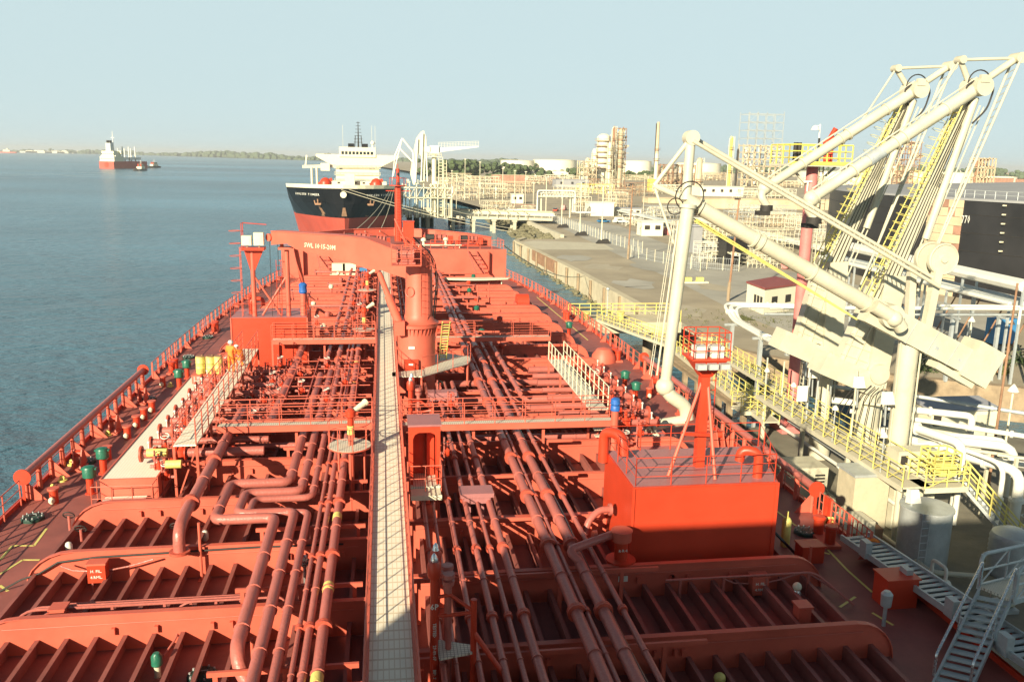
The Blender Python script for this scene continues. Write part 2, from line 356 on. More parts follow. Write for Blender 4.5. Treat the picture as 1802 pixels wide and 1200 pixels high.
# ================================================================ the tanker we stand on
ship = E('oil_tanker', (1.45, 55, WZ), 'red painted tanker whose long pipe-covered deck fills the foreground', 'ship')
PO = [(-14.85,-14),(-14.85,60),(-14.7,70),(-14.35,80.5),(-13.7,90),(-12.6,99),(-11.9,103),(-10.6,108),(-8.2,113.5),(-4.2,118.5),(1.45,121.5)]
SB = [(2.9-x, y) for x, y in PO[:-1]][::-1]
OUT = PO+SB
b = B(); nO = len(OUT); cx = 1.45
for i in range(nO-1):
    (x0, y0), (x1, y1) = OUT[i], OUT[i+1]; t0 = 3.4 if y0 >= 103 and y1 >= 103 else -.004; 
    def fl(x, y, k): return (cx+(x-cx)*k, y-(max(0, y-100)*.12 if k < 1 else 0))
    l0 = fl(x0, y0, .97); l1 = fl(x1, y1, .97)
    b.add([(l0[0],l0[1],WZ-1),(l1[0],l1[1],WZ-1),(x1,y1,t0),(x0,y0,t0)], [(0,3,2,1)])
b.add([(cx-14,-14,WZ-1),(cx+14,-14,WZ-1),(cx+16.3,-14,0),(cx-16.3,-14,0)], [(0,1,2,3)])
P('hull', b, 'boot_red', ship)
dk = [q for q in OUT if q[1] <= 103]
b = B(); b.add([(x, y, 0) for x, y in dk], [tuple(reversed(range(len(dk))))]); P('main_deck', b, 'deck_red', ship)
fk = [q for q in OUT if q[1] >= 103]
b = B(); b.add([(x, y, 3.4) for x, y in fk], [tuple(reversed(range(len(fk))))]); P('forecastle_deck', b, 'deck_red', ship)
b = B(); b.bx(-11.9, 14.8, 102.95, 103.1, 0, 3.5)
for x in (-9.4, 12.6): b.bx(x-.04, x+.04, 102.3, 102.95, 0, 3.2)
P('forecastle_bulkhead', b, 'faded_red', ship)
b = B()
for i in range(len(fk)-1):
    (x0, y0), (x1, y1) = fk[i], fk[i+1]
    if y0 < 108 or y1 < 108: continue
    b.beam((x0,y0,3.95), (x1,y1,3.95), .12, 1.1)
    b.beam((x0,y0,4.52), (x1,y1,4.52), .35, .08)
P('bulwark', b, 'faded_red', ship)
# gunwale strip and yellow walkway lines
b = B()
for i in range(nO-1):
    (x0, y0), (x1, y1) = OUT[i], OUT[i+1]
    if max(y0, y1) > 103.5: continue
    b.beam((x0,y0,.06), (x1,y1,.06), .10, .26)
P('gunwale_bar', b, 'fresh_red', ship)
def deckline(p, q, w=.09): b = B(); b.beam((p[0],p[1],.008), (q[0],q[1],.008), w, .006); P('walkway_line', b, 'yellow', ship)
for a, c in (((0,985),(22,960)),((22,960),(60,960)),((60,960),(82,930)),((0,1010),(40,985)),((40,985),(70,985)),((0,1030),(14,1040)),
             ((1455,965),(1490,1002)),((1490,1002),(1535,1042)),((1478,1068),(1505,1050)),((1535,1078),(1572,1100)),((1425,965),(1460,975))):
    p, q = Z(*a, 0), Z(*c, 0); deckline((p.x,p.y), (q.x,q.y))
for y0, y1 in ((30, 34), (66, 88)): deckline((14.9,y0), (14.7,y1)); deckline((16.3,y0), (16.0,y1))
# transverse frames on deck and the stiffeners between them
FY = [15.3+4.27*i for i in range(20)]
def half(y):
    pts = PO
    for (x0,y0),(x1,y1) in zip(pts, pts[1:]):
        if y0 <= y <= y1: return cx-(x0+(x1-x0)*(y-y0)/(y1-y0))
    return 12
for i, y in enumerate(FY):
    if y > 100: break
    hw = half(y)-3.0; h = 1.18; xl, xr = cx-hw+1.5, cx+hw-1.2
    pr = []
    for k in range(7): a = pi/2*k/6; pr.append((xl-1.5+1.5*sin(a)*1.0 if 0 else xl-1.5*cos(a), y, .02+(h-.02)*sin(a)))
    pr2 = [(xr+1.2*cos(pi/2*k/6), y, .02+(h-.02)*sin(pi/2*k/6)) for k in range(7)][::-1]
    for sd_, prof in ((-1, pr+[(.05, y, h), (.05, y, .02)]), (1, [(q[0], y+1.3, q[2]) for q in [(.07, 0, .02), (.07, 0, h)]+pr2])):
        b = B(); b.prism(prof, (0, .03, 0)); top = prof[:-1] if sd_ < 0 else prof[1:]; yy = top[0][1]
        for a, c in zip(top, top[1:]): b.beam((a[0], yy+.015, a[2]), (c[0], yy+.015, c[2]), .20, .03, up=(0,0,1) if abs(a[2]-c[2]) < .3 else (1,0,0))
        rq = random.Random(i*2+sd_)
        for k in range(5):
            x = rq.uniform(-10,-1) if sd_ < 0 else rq.uniform(2,12)
            if abs(x-cx) < hw-1.5: b.bx(x-.05,x+.05,yy-.12,yy-.002,.55,.75)
        b.tube([(top[0][0]+1 if sd_ < 0 else 1, yy-.04, .86),(-1 if sd_ < 0 else top[-1][0]-1, yy-.04, .9)],.018,5)
        P('transverse_frame', b, 'faded_red', ship)
for i in range(33):
    x = -11.6+.8*i; b = B(); ye = 101
    while ye > 60 and abs(x-cx) > half(ye)-2.8: ye -= 2
    b.bx(x-.018, x+.018, 10, ye, .0, .44); b.bx(x-.018, x+.11, 10, ye, .44, .475)
    if abs(x-cx) < 13.3: P('deck_stiffener', b, 'deck_red', ship)
# guard rails: whole runs, stanchions inside
def edge(side, y, ins=.18):
    x = cx-half(y)+ins; return x if side < 0 else 2*cx-x
for side, runs in ((-1, ((16, 35.0), (55.5, 102.5))), (1, ((26.8, 30.6), (56, 102.5)))):
    for y0, y1 in runs:
        b = B(); ys = [y0+(y1-y0)*k/12 for k in range(13)]
        b.rail([(edge(side, y), y, .05) for y in ys], 1.1, 3, 1.5, .02, .03)
        for k in range(int((y1-y0)/1.5)):
            y = y0+k*1.5; x = edge(side, y); b.beam((x, y, .05), (x, y, 1.15), .10, .05)
            if k % 3 == 0: b.prism([(x, y, .05), (x-side*.45, y, .05), (x, y, .7)], (0, .02, 0))
        P('guard_rail', b, 'faded_red', ship, 'thin guard rail with stanchions along the deck edge')
# superstructure behind the viewer (throws the long shadow)
b = B(); b.bx(-11.5, 14.2, -14, -.7, 0, 11.4); P('accommodation_block', b, 'cream_light', ship)
b = B(); b.bx(-14.8, 17.6, -5, -.45, 11.4, 15.3); P('bridge_wing', b, 'cream_light', ship)
b = B(); b.bx(-1.0, 1.6, -9, -7, 14.4, 20); b.cyl((-4,-6,14.3), (-4,-6,19), .35); b.bx(-5.6,-2.4,-6.2,-5.8,17,17.4); P('radar_mast', b, 'cream_light', ship)
# pipe-topped chafing rails each side
def hoserail(name, x, y0, y1, label, grp):
    t = E(name, (x, y0, 0), label, 'pipe rail'); b = B(); b.cyl((x,y0,1.12), (x,y1,1.12), .17, n=16); P('top_pipe', b, 'pipe_red', t)
    k = int((y1-y0)/1.35); 
    for i in range(k+1):
        y = y0+.25+(y1-y0-.5)*i/k; b = B(); s = 1 if x < 0 else -1
        b.cyl((x, y, .0), (x, y, 1.0), .11 if i % 2 else .08, n=10)
        if i % 2 == 0: b.prism([(x+.05*s,y,.0),(x+.75*s,y,.0),(x+.05*s,y,.8)], (0,.03,0))
        P('post', b, 'faded_red', t)
    for y in (y0-.03, y1+.03):
        b = B(); b.cyl((x,y-.03,1.12), (x,y+.03,1.12), .34, n=20); b.bx(x-.05, x+.05, y-.02, y+.02, 0, .8); P('end_disc', b, 'fresh_red', t)
    b = B(); b.rail([(x-.02*1, y0, 0), (x-.02, y1, 0)], .8, 2, 1.35, .018, .02); P('inner_rail', b, 'faded_red', t)
    return t
hoserail('pipe_rail', -14.72, 35.5, 53.6, 'thick pipe rail on stout posts along the port deck edge above the river', '')
hoserail('pipe_rail', 17.6, 31.0, 55.0, 'thick pipe rail on stout posts along the starboard deck edge beside the berth', '')
# centre catwalk
t = E('catwalk', (0, 60, 0), 'long straight cream grating catwalk raised over the deck pipes', 'catwalk')
b = B(); b.bx(-.46, .58, 12, 102.9, 2.44, 2.5); P('grating', b, 'catwalk_grating', t)
for x in (-.53, .65): b = B(); b.bx(x-.06, x+.06, 12, 102.9, 2.28, 2.62); P('side_beam', b, 'faded_red', t)
for x in (-.53, .65):
    for k in range(6):
        y0 = 12+15.1*k; b = B(); b.rail([(x, y0, 2.5), (x, y0+15.05, 2.5)], 1.05, 3, .86, .016, .02); P('handrail', b, 'faded_red', t)
for y in FY[:20]:
    b = B(); b.bx(-.5,-.38,y-.06,y+.06,.05,2.3); b.bx(.5,.62,y-.06,y+.06,.05,2.3); b.bx(-.6,.7,y-.05,y+.05,2.16,2.28); P('trestle', b, 'faded_red', t)
# ================================================================ fore-and-aft pipelines
def lines(name, pts, r, label, m='pipe_red', rings=None, clamp=True, band=None, bend=.45, n=12, cat='pipe', group=None):
    t = E(name, tuple(pts[0]), label, cat, group); b = B(); b.tube(pts, r, n, bend=bend); P('pipe_run', b, m, t)
    P_ = [V(p) for p in pts]
    for a, c in zip(P_, P_[1:]):
        d = c-a; L_ = d.length
        if L_ < 3.2: continue
        u = d.normalized(); k = int(L_/2.13)
        ys = [a+u*(.9+2.13*i) for i in range(k) if .9+2.13*i < L_-.5]
        for i, q in enumerate(ys):
            if i % 2 == 0 and clamp:
                b = B(); b.tube([q+u*k_ for k_ in (-.05,.03,.035,.045,.05,.13)], r, 12, radii=[r*1.5+.015,r*1.5+.015,r*1.1,r*1.1,r*1.5+.015,r*1.5+.015])
                P('flange', b, 'flange_red', t)
            elif clamp is not None:
                b = B(); b.cyl(q-u*.02, q+u*.02, r*1.16+.01, n=12); P('pipe_band', b, 'pipe_red', t)
    for q in (band or []):
        b = B(); q = V(q); b.cyl(q-V((0,.2,0)), q+V((0,.2,0)), r*1.03+.003, n=14); P('colour_band', b, 'yellow', t)
    return t
PZ = 1.72
def lx(px, py, z=PZ): return Z(px, py, z).x
# three loop pipes on the port side
zl = 1.78
A_ = [(533,748),(510,848),(403,858),(370,915),(480,925),(441,1050)]
B_ = [(557,748),(530,864),(432,868),(400,905),(514,917),(443,1200)]
C_ = [(590,748),(549,875),(447,879),(431,905),(540,913),(478,1200)]
for pts, r, lab, far in ((A_, .185, 'outermost of the three looped deck pipes, diving under its neighbour near the viewer', 49),
                    (B_, .17, 'middle one of the three looped deck pipes left of the catwalk', 50), (C_, .13, 'innermost and thinnest of the three looped deck pipes', 51)):
    w = [Z(x, y, zl) for x, y in pts]; w[0] = V((w[1].x, far, zl))
    w[3].x = w[2].x; w[4].y = w[3].y; w[2].y = w[1].y
    if r == .185: w[5] = V((w[4].x, 20.6, zl)); w += [V((w[4].x+.15, 20.2, 1.3)), V((w[4].x+.75, 19.9, .6))]
    else: w[5] = V((w[4].x, 13, zl))
    w = w[::-1] if r != .185 else w[::-1]
    lines('looped_pipe', w, r, lab, bend=.34, clamp=False, group='looped pipes')
    for y in (22.5, 24, 28.2, 30.9):
        pass
w = [Z(336,950,1.2)]; x0 = Z(348,870,2.0).x; w = [V((x0, 27.6, 1.15)), V((x0, 27.6, 1.95)), V((x0, 28.6, 2.15)), V((x0, 41, 2.15))]
t = lines('riser_pipe', w, .2, 'fat pipe rising from a flange on the frame and running forward, left of the loops', bend=.6)
b = B(); b.cyl((x0,27.6,1.19), (x0,27.6,1.27), .34); P('flange', b, 'flange_red', t)
xs = [(510,1200,.07,'thin pipe beside the looped pipes, thinnest on the port side'), (530,1200,.105,'medium pipe between the thin pipe and the yellow banded pipe')]
for px, py, r, lab in xs: lines('deck_pipe', [(lx(px,py),12,PZ),(lx(px,py),96,PZ)], r, lab, group='straight deck pipes')
gx = lx(557,1200)
lines('deck_pipe', [(gx,12,PZ),(gx,96,PZ)], .155, 'stout pipe with yellow colour bands next to the catwalk', band=[(gx, y, PZ) for y in (19.0, 23.6, 28.7, 35.5, 47, 52)], group='straight deck pipes')
for x, r, lab in ((-3.6,.13,'pipe under the cross walkway, left one of the forward pair'),(-2.9,.16,'pipe under the cross walkway, right one of the forward pair')):
    lines('deck_pipe', [(x,52,PZ),(x,98,PZ)], r, lab, group='straight deck pipes')
lines('deck_pipe', [(-5.3,38,2.0),(-5.3,62,2.0)], .2, 'fat dark pipe running forward inside the port manifold valves', group='straight deck pipes')
RP = [(776,1142,.075,'first and thinnest pipe right of the catwalk'),(800,1150,.06,'second thin pipe right of the catwalk'),(837,1142,.085,'third slim pipe right of the catwalk, with closely set bands'),(890,1185,.10,'left pipe of the shaded trio right of the catwalk'),
      (922,1185,.075,'middle and thinnest pipe of the shaded trio'),(957,1197,.125,'right and thickest pipe of the shaded trio'),(1067,1200,.175,'left one of the two big parallel pipes on the starboard side'),
      (1088,1200,.07,'slim pipe lying between the two big starboard pipes'),(1164,1200,.085,'slim pipe outside the black hose')]
for px, py, r, lab in RP:
    x = lx(px, py); far = 96 if r > .15 or px < 900 else 62
    if px in (890, 922, 957): far = 47
    lines('deck_pipe', [(x,12,PZ),(x,far,PZ)], r, lab, group='straight deck pipes')
x9 = lx(1123,1200); xf = Z(812,578,PZ).x
lines('deck_pipe', [(x9,12,PZ),(x9,96,PZ)], .175, 'right one of the two big parallel pipes on the starboard side', group='straight deck pipes')
lines('offset_pipe', [(lx(1164,1200)+.6,44,PZ+.1),(lx(1164,1200)+.6,58,PZ+.1),(xf-.1,58.2,PZ+.1),(xf-.1,94,PZ+.1)], .13, 'pipe with a square side step forward of the crane', clamp=False)
b = B(); hx = lx(1137,1200); random.seed(5)
b.tube([(hx+.03*sin(y*.5), y, PZ-.02+.02*sin(y*.9)) for y in range(12, 82, 1)], .065, 8); T('hose', b, 'black', 'long black hose lying between the starboard pipes', 'hose')
# branch to the hatch column
hc = Z(1094, 945, 2.0)
yb = 24.6; t = lines('branch_pipe', [(x9+.02, yb-.35, PZ+.02), (x9-.35, yb, PZ+.35), (hc.x-.3, hc.y+.1, PZ+.35)], .14, 'short branch pipe bridging from the big pipes to the round pump column', bend=.25, clamp=False)
b = B(); q = V((hc.x-.95, hc.y, PZ+.35)); b.cyl(q-V((.04,0,0)), q+V((.10,0,0)), .21); P('flange', b, 'flange_red', t)
t = E('pump_column', (hc.x, hc.y, 0), 'round pump column with flat lid and white notice ahead of the big red deckhouse', 'pump')
b = B(); b.cyl((hc.x,hc.y,0), (hc.x,hc.y,1.15), .38, n=20); P('base_drum', b, 'fresh_red', t)
b = B(); b.cyl((hc.x,hc.y,1.15), (hc.x,hc.y,1.24), .50, n=24); P('collar', b, 'fresh_red', t)
b = B(); b.cyl((hc.x,hc.y,1.24), (hc.x,hc.y,1.9), .22, n=20); P('neck', b, 'fresh_red', t)
b = B(); b.cyl((hc.x,hc.y,1.9), (hc.x,hc.y,2.22), .33, n=22); b.cyl((hc.x,hc.y,2.22), (hc.x,hc.y,2.26), .36, n=22); P('lid', b, 'faded_red', t)
b = B(); b.bx(hc.x-.16, hc.x+.16, hc.y-.395, hc.y-.385, .6, .8); P('notice', b, 'white', t)
b = B(); b.text('R-R-407'.replace('-','·')[:5], (hc.x, hc.y-.235, 1.62), (1,0,0), (0,0,1), .10); P('lettering', b, 'white', t)
# pipe rack beams across the deck
for i, y in enumerate(FY):
    if y < 16 or y > 98: continue
    b = B(); b.bx(-4.5, -.75, y+.38, y+.47, 1.40, 1.53)
    for x in (-4.3, -2.6, -1.0): b.bx(x-.06, x+.06, y+.38, y+.47, 0, 1.40)
    T('pipe_rack', b, 'faded_red', ORD[i]+' pipe support beam left of the catwalk, counted from the viewer', 'pipe rack', 'pipe supports left of the catwalk')
    b = B(); b.bx(.8, 8.6 if y < 27 or y > 36 else 7.9, y+.38, y+.47, 1.40, 1.53)
    for x in (.95, 3.1, 5.4, 7.4): b.bx(x-.06, x+.06, y+.38, y+.47, 0, 1.40)
    T('pipe_rack', b, 'faded_red', ORD[i]+' pipe support beam right of the catwalk, counted from the viewer', 'pipe rack', 'pipe supports right of the catwalk')
# small lines carried along the frames
for (y, z, x0_, x1_, lab) in ((24.9,.85,-10.6,-4.4,'upper one of the thin twin pipes crossing the second port bay'),(25.6,.6,-10.0,-4.2,'lower one of the thin twin pipes crossing the second port bay')):
    b = B(); b.tube([(x0_-.9,y-1.1,.1),(x0_,y,z),(x1_,y,z)], .045, 8, bend=.3)
    if z > .8: b.tube([(x0_-.8,y-1.0,.1),(x0_+.1,y+.14,z),(x1_,y+.14,z)], .035, 8, bend=.3)
    for k in range(4): x = x0_+.9+1.5*k; b.bx(x-.04,x+.04,y-.04,y+.04,.0,z)
    T('thin_pipe', b, 'pipe_red', lab, 'pipe')
for (y, z, lab) in ((24.6,.85,'upper one of the thin pipes crossing the shaded starboard bay'),(25.3,.55,'lower one of the thin pipes crossing the shaded starboard bay')):
    b = B(); b.tube([(9.0,y,z),(14.2,y,z),(15.2,y-.9,.08)], .04, 8, bend=.3)
    for k in range(4): x = 9.5+1.5*k; b.bx(x-.04,x+.04,y-.04,y+.04,.0,z)
    T('thin_pipe', b, 'pipe_red', lab, 'pipe')
b = B(); b.tube([(-11.4,28.0,.5),(-10.8,28.0,.86),(-9.6,28.0,.98),(-4.5,28.0,1.08),(-1.5,28.0,1.05)], .035, 6); b.tube([(-12.6,27.8,.02),(-12.0,28.0,.3),(-11.4,28.0,.5)], .03, 6)
T('cable', b, 'dark', 'dark cable clipped along the second frame on the port side', 'cable')
b = B(); b.tube([(8.3,27.7,1.12),(12.6,27.7,1.16),(14.2,27.6,.9),(15.0,27.5,.1)], .06, 6); T('cable', b, 'black', 'black cable at the foot of the big starboard deckhouse', 'cable')
for px, py, y, lab, w in ((176,1000,27.75,'red junction box with two white label rows on the port frame','8G-15'),(1330,1022,24.95,'red junction box with two white label rows in the shaded starboard bay','8G-15')):
    q = Y(px, py, y); t = E('junction_box', (q.x, y, q.z-.3), lab, 'junction box')
    b = B(); b.bx(q.x-.28, q.x+.28, y-.38, y-.0, q.z-.32, q.z+.30); P('box', b, 'fresh_red' if px < 500 else 'faded_red', t)
    b = B(); b.bx(q.x-.31, q.x+.31, y-.41, y+.02, q.z+.30, q.z+.36); P('cover', b, 'faded_red', t)
    b = B()
    for k, wd in ((.09, 'H. FIL.'), (-.12, '4.RML.')): b.text(wd, (q.x, y-.387, q.z+k), (1,0,0), (0,0,1), .10)
    P('lettering', b, 'white', t)
    b = B(); b.tube([(q.x+.33,y-.15,q.z),(q.x+.9,y-.05,q.z+.05),(q.x+1.7,y-.02,q.z+.25)], .03, 6); b.tube([(q.x-.33,y-.15,q.z),(q.x-.8,y-.1,q.z+.02),(q.x-1.2,y-.05,q.z+.18)], .03, 6); b.bx(q.x-.2,q.x-.15,y-.3,y-.25,0,q.z-.3); P('conduit', b, 'pipe_red', t)
q = Y(102,1052,24.8); b = B(); b.bx(q.x-.2,q.x+.2,24.6,25.0,.5,.95); b.bx(q.x-.24,q.x+.24,24.56,25.04,.95,1.0); b.cyl((q.x-.35,24.8,.72),(q.x+.35,24.8,.72),.06); T('small_box', b, 'faded_red', 'small red box on the thin twin pipes of the port side', 'box')
q = Z(1412,1070,.7); b = B(); b.bx(q.x-.2,q.x+.2,q.y-.2,q.y+.2,0,.8); b.bx(q.x-.25,q.x+.25,q.y-.25,q.y+.25,.8,.86); T('small_box', b, 'faded_red', 'small red box on the thin pipes of the shaded starboard side', 'box')
q = Z(1423,985,.0); b = B(); b.bx(q.x-.42,q.x+.42,q.y-.3,q.y+.3,0,.62); b.use('faded_red'); T('deck_locker', B().bx(q.x-.42,q.x+.42,q.y-.3,q.y+.3,0,.62).bx(q.x-.46,q.x+.46,q.y-.34,q.y+.34,.62,.67), 'fresh_red', 'low dark red locker with pale lid standing on deck near the yellow lines', 'locker')
# stub posts (vertical struts) on the frames
for px, py, zt, yy, lab in ((352,960,2.1,27.9,'slim upright strut beside the fat riser pipe'),(443,1120,1.5,21.5,'slim upright strut under the looped pipes'),(1425,985,.9,26.4,'short upright strut on the shaded starboard frame')):
    q = Y(px, py, yy); b = B(); b.cyl((q.x,yy,0),(q.x,yy,zt),.05,n=8); b.bx(q.x-.12,q.x+.12,yy-.12,yy+.12,0,.02); T('strut', b, 'faded_red', lab, 'strut')

# ================================================================ round hatches, vents, drums
def manhole(px, py, lab, r=.42):
    q = Z(px, py, 0); t = E('tank_hatch', q, lab, 'hatch', 'round dark green tank hatches'); b = B(); b.lathe((q.x,q.y,0), [(r,0),(r,.10),(r*.92,.14),(r*.3,.17)], 20); P('cover', b, 'dark_green', t)
    b = B()
    for k in range(10): a = 2*pi*k/10; b.cyl((q.x+cos(a)*r*.82,q.y+sin(a)*r*.82,.12),(q.x+cos(a)*r*.82,q.y+sin(a)*r*.82,.2),.03,n=6)
    P('bolts', b, 'galv', t)
    b = B(); b.tube([(q.x-.14,q.y,.16),(q.x-.14,q.y,.24),(q.x+.14,q.y,.24),(q.x+.14,q.y,.16)], .02, 6); P('handle', b, 'galv', t)
for px, py, lab in ((58,914,'round dark green hatch beside the first port frame and the yellow lines'),(152,814,'round dark hatch between the green capped vent and the deck edge'),(262,704,'round dark hatch halfway along the port pipe rail'),(310,656,'small round dark hatch just outside the green vents'),
                    (366,595,'round dark hatch by the curved frame ends, port side'),(332,630,'tiny dark hatch on the port passage near the yellow drums'),(357,1193,'round dark hatch between stiffeners at the bottom of the view'),(1416,938,'round dark hatch on the starboard passage beside the pipe rail'),
                    (1155,648,'round dark hatch on the starboard passage by the manifold'),(1060,628,'far dark hatch on the starboard passage')): manhole(px, py, lab)
def gvent(px, py, lab, h=.75, r=.15, R_=.27, m='green'):
    q = Z(px, py, 0); t = E('tank_vent', q, lab, 'vent', 'green capped vents')
    b = B(); b.cyl((q.x,q.y,0),(q.x,q.y,h),r,n=16); b.cyl((q.x,q.y,0),(q.x,q.y,.05),r*1.5,n=16); P('pipe_stub', b, 'fresh_red', t)
    b = B(); b.lathe((q.x,q.y,h-.05), [(R_*.7,0),(R_,.06),(R_,.42),(R_*.85,.5),(R_*.3,.55)], 18); b.bx(q.x-R_*1.15,q.x+R_*1.15,q.y-.1,q.y+.1,h+.33,h+.4); P('cap', b, m, t)
for px, py, lab in ((160,868,'green capped vent nearest the viewer on the port deck'),(183,833,'second green capped vent on the port deck, behind the nearest'),(316,684,'third green capped vent, in front of the yellow drums'),(330,666,'fourth green capped vent, beside the yellow drums'),
                    (1099,685,'green capped vent left of its dark twin by the starboard manifold'),(1118,706,'larger dark green vent by the hanging loading arm'),(1001,592,'far green vent by the starboard rail')): gvent(px, py, lab)
q = Z(278,1190,0); t = E('sounding_pipe', q, 'small green topped sounding pipe between the stiffeners in the nearest port bay', 'sounding pipe'); b = B(); b.cyl(q,(q.x,q.y,.35),.09); P('pipe_stub', b, 'cream', t); b = B(); b.lathe((q.x,q.y,.33),[(.1,0),(.15,.05),(.15,.3),(.08,.4)],14); P('cap', b, 'green', t)
def stub(px, py, lab, h=.7, r=.2):
    q = Z(px, py, 0); t = E('mushroom_vent', q, lab, 'vent', 'red stub vents'); b = B(); b.cyl(q,(q.x,q.y,h),r,n=14); P('pipe_stub', b, 'fresh_red', t)
    b = B(); b.cyl((q.x,q.y,h),(q.x,q.y,h+.07),r*1.35,n=16); P('lid', b, 'faded_red', t)
    b = B(); b.lathe((q.x-.03,q.y-r-.02,h*.25),[(.05,-.12),(.13,0),(.12,.1),(.04,.18)],10); P('ball_cap', b, 'cream_light', t)
for px, py, lab in ((287,680,'red stub vent just forward of the port pipe rail middle'),(268,725,'red stub vent with pale ball, uppermost of the port row of three'),(254,738,'red stub vent with pale ball, second of the port row'),(241,752,'red stub vent with pale ball, third of the port row'),
                    (225,771,'red stub vent with pale ball, nearest of the port row'),(190,808,'red stub vent behind the second green vent'),(96,885,'red stub vent with a yellow ring near the first frame end'),(1142,700,'short red stub vent behind the hanging loading arm'),(320,748,'red stub vent partly hidden by the spill tray')): stub(px, py, lab, .6, .17)
for px, py, lab in ((352,652,'leftmost yellow drum standing by the port manifold'),(370,648,'middle yellow drum standing by the port manifold'),(384,645,'rightmost yellow drum, half hidden by the worker')):
    q = V((Y(px,630,49.8).x, 49.8, 1.8)); 
    t = E('yellow_drum', q, lab, 'drum', 'yellow drums'); b = B(); b.lathe((q.x,q.y,1.8),[(.23,0),(.25,.03),(.25,.3),(.265,.32),(.25,.34),(.25,.62),(.265,.64),(.25,.66),(.25,.98),(.22,1.0)],20); P('drum_body', b, 'yellow', t)
    b = B(); b.cyl((q.x,q.y,2.8),(q.x,q.y,2.84),.23,n=18); b.cyl((q.x+.12,q.y,2.83),(q.x+.12,q.y,2.9),.05); P('drum_lid', b, 'rusty', t)
b = B(); b.bx(-10.95,-9.2,49.35,50.25,1.72,1.79)
for x in (-10.9,-9.25):
    for y in (49.4,50.2): b.bx(x-.04,x+.04,y-.04,y+.04,0,1.72)
T('drum_stand', b, 'faded_red', 'low red steel stand carrying the yellow drums', 'stand')
q = Z(1381,960,0); b = B(); b.lathe(q, [(.16,0),(.17,.05),(.17,1.05),(.1,1.15)], 14); b.cyl(q+V((0,0,1.1)), q+V((0,0,1.4)), .04); T('gas_cylinder', b, 'yellow', 'tall yellow cylinder beside the right edge of the big deckhouse', 'cylinder')
q = Z(1400,1062,0); t = E('deck_lamp', q, 'small silver lamp with round glass on the shaded starboard frame', 'lamp'); b = B(); b.lathe(q, [(.1,0),(.14,.1),(.14,.4),(.1,.5)], 12); P('base', b, 'silver', t); b = B(); b.ball(q+V((0,0,.62)), .15, 12); P('globe', b, 'cream_light', t)
q = Z(1265,1215,0); b = B(); b.cyl(q, q+V((0,0,.25)), .07); b.ball(q+V((0,0,.38)), .17, 12); T('deck_bollard_cap', b, 'yellow', 'small yellow knob at the bottom of the shaded starboard bay', 'knob')
for px, py, lab in ((536,997,'silver dome lamp between the looped pipes and the thin pipe'),(122,972,'white bottle shaped fitting on the first port bay'),(300+210/3.43,951,'small white fitting beside the fat riser pipe')):
    q = Z(px, py, 1.1 if px > 500 else .1); b = B(); b.lathe(q, [(.07,0),(.13,.08),(.13,.28),(.09,.38),(.02,.42)], 12)
    if px > 500: b.cyl((q.x,q.y,0),(q.x,q.y,1.1),.05)
    T('deck_fitting', b, 'silver' if px > 500 else 'white', lab, 'fitting')
# valves with hand wheels in the bays
def valve_on(px, py, lab, tilt=0):
    q = Z(px, py, 0); t = E('ladder_valve', q, lab, 'valve'); b = B(); b.cyl(q, q+V((0,0,.75)), .05, n=8); P('stem', b, 'pipe_red', t)
    b = B(); b.ring(q+V((0,0,.78)), (0,1,.7), .2, .022); b.cyl(q+V((-.2,0,.78)), q+V((.2,0,.78)), .015, n=5); P('hand_wheel', b, 'dark', t)
for px, py, lab in ((124,940,'hand wheel on a stem in front of the first port frame'),(240,1015,'hand wheel on a stem in the second port bay'),(145,965,'small dark hand wheel lying low by the white bottle shaped fitting'),(312,960,'small hand wheel beside the upright strut')): valve_on(px, py, lab)
b = B(); q = Z(310,1092,.5); b.tube([q+V((0,0,-.5)), q+V((0,0,.35)), q+V((.35,0,.6)), q+V((3.2,0,.6)), q+V((3.2,0,-.4))], .035, 7, bend=.3); b.tube([q+V((-.15,0,-.5)), q+V((-.15,0,.1)), q+V((.2,-.6,-.1)), q+V((-.1,-1.2,-.4))], .03, 7, bend=.2)
T('bent_pipe', b, 'pipe_red', 'thin bent pipe looping over the nearest port frame', 'pipe')
# chocks and rollers on the deck edge
for px, py, lab in ((128,742,'first'),(215,690,'second'),(120,640,'third')): pass
for i, y in enumerate((39.5, 44.8, 50.2)):
    for sd, nm in ((-1,'port'),(1,'starboard')):
        x = edge(sd, y, .95); t = E('roller_chock', (x,y,0), ORD[i]+' roller fairlead inside the '+nm+' pipe rail, counted from the viewer', 'fairlead', 'roller fairleads')
        b = B(); b.bx(x-.28,x+.28,y-.55,y+.55,0,.12); b.prism([(x-.2,y-.5,.12),(x-.2,y-.1,.9),(x-.2,y+.1,.9),(x-.2,y+.5,.12)],(.06,0,0)); b.prism([(x+.14,y-.5,.12),(x+.14,y-.1,.9),(x+.14,y+.1,.9),(x+.14,y+.5,.12)],(.06,0,0)); P('bracket', b, 'faded_red', t)
        b = B(); b.cyl((x-.14,y,.7),(x+.14,y,.7),.16,n=14); P('roller', b, 'fresh_red', t)
bl = [(-1,57.5,'double bollard on the port deck edge beyond the pipe rail'),(-1,71,'second double bollard along the port deck edge'),(-1,86,'third double bollard far along the port deck edge'),(1,28.6,'double bollard by the near end of the starboard pipe rail'),(1,59,'double bollard forward of the starboard pipe rail'),(1,75,'far double bollard on the starboard deck edge')]
for sd, y, lab in bl:
    x = edge(sd, y, 1.0); t = E('bollard', (x,y,0), lab, 'bollard', 'double bollards'); b = B(); b.bx(x-.3,x+.3,y-.8,y+.8,0,.12); P('base', b, 'faded_red', t)
    for k in (-.45,.45): b = B(); b.lathe((x,y+k,.12),[(.2,0),(.2,.55),(.25,.58),(.25,.66),(.2,.7)],16); P('post', b, 'fresh_red', t)
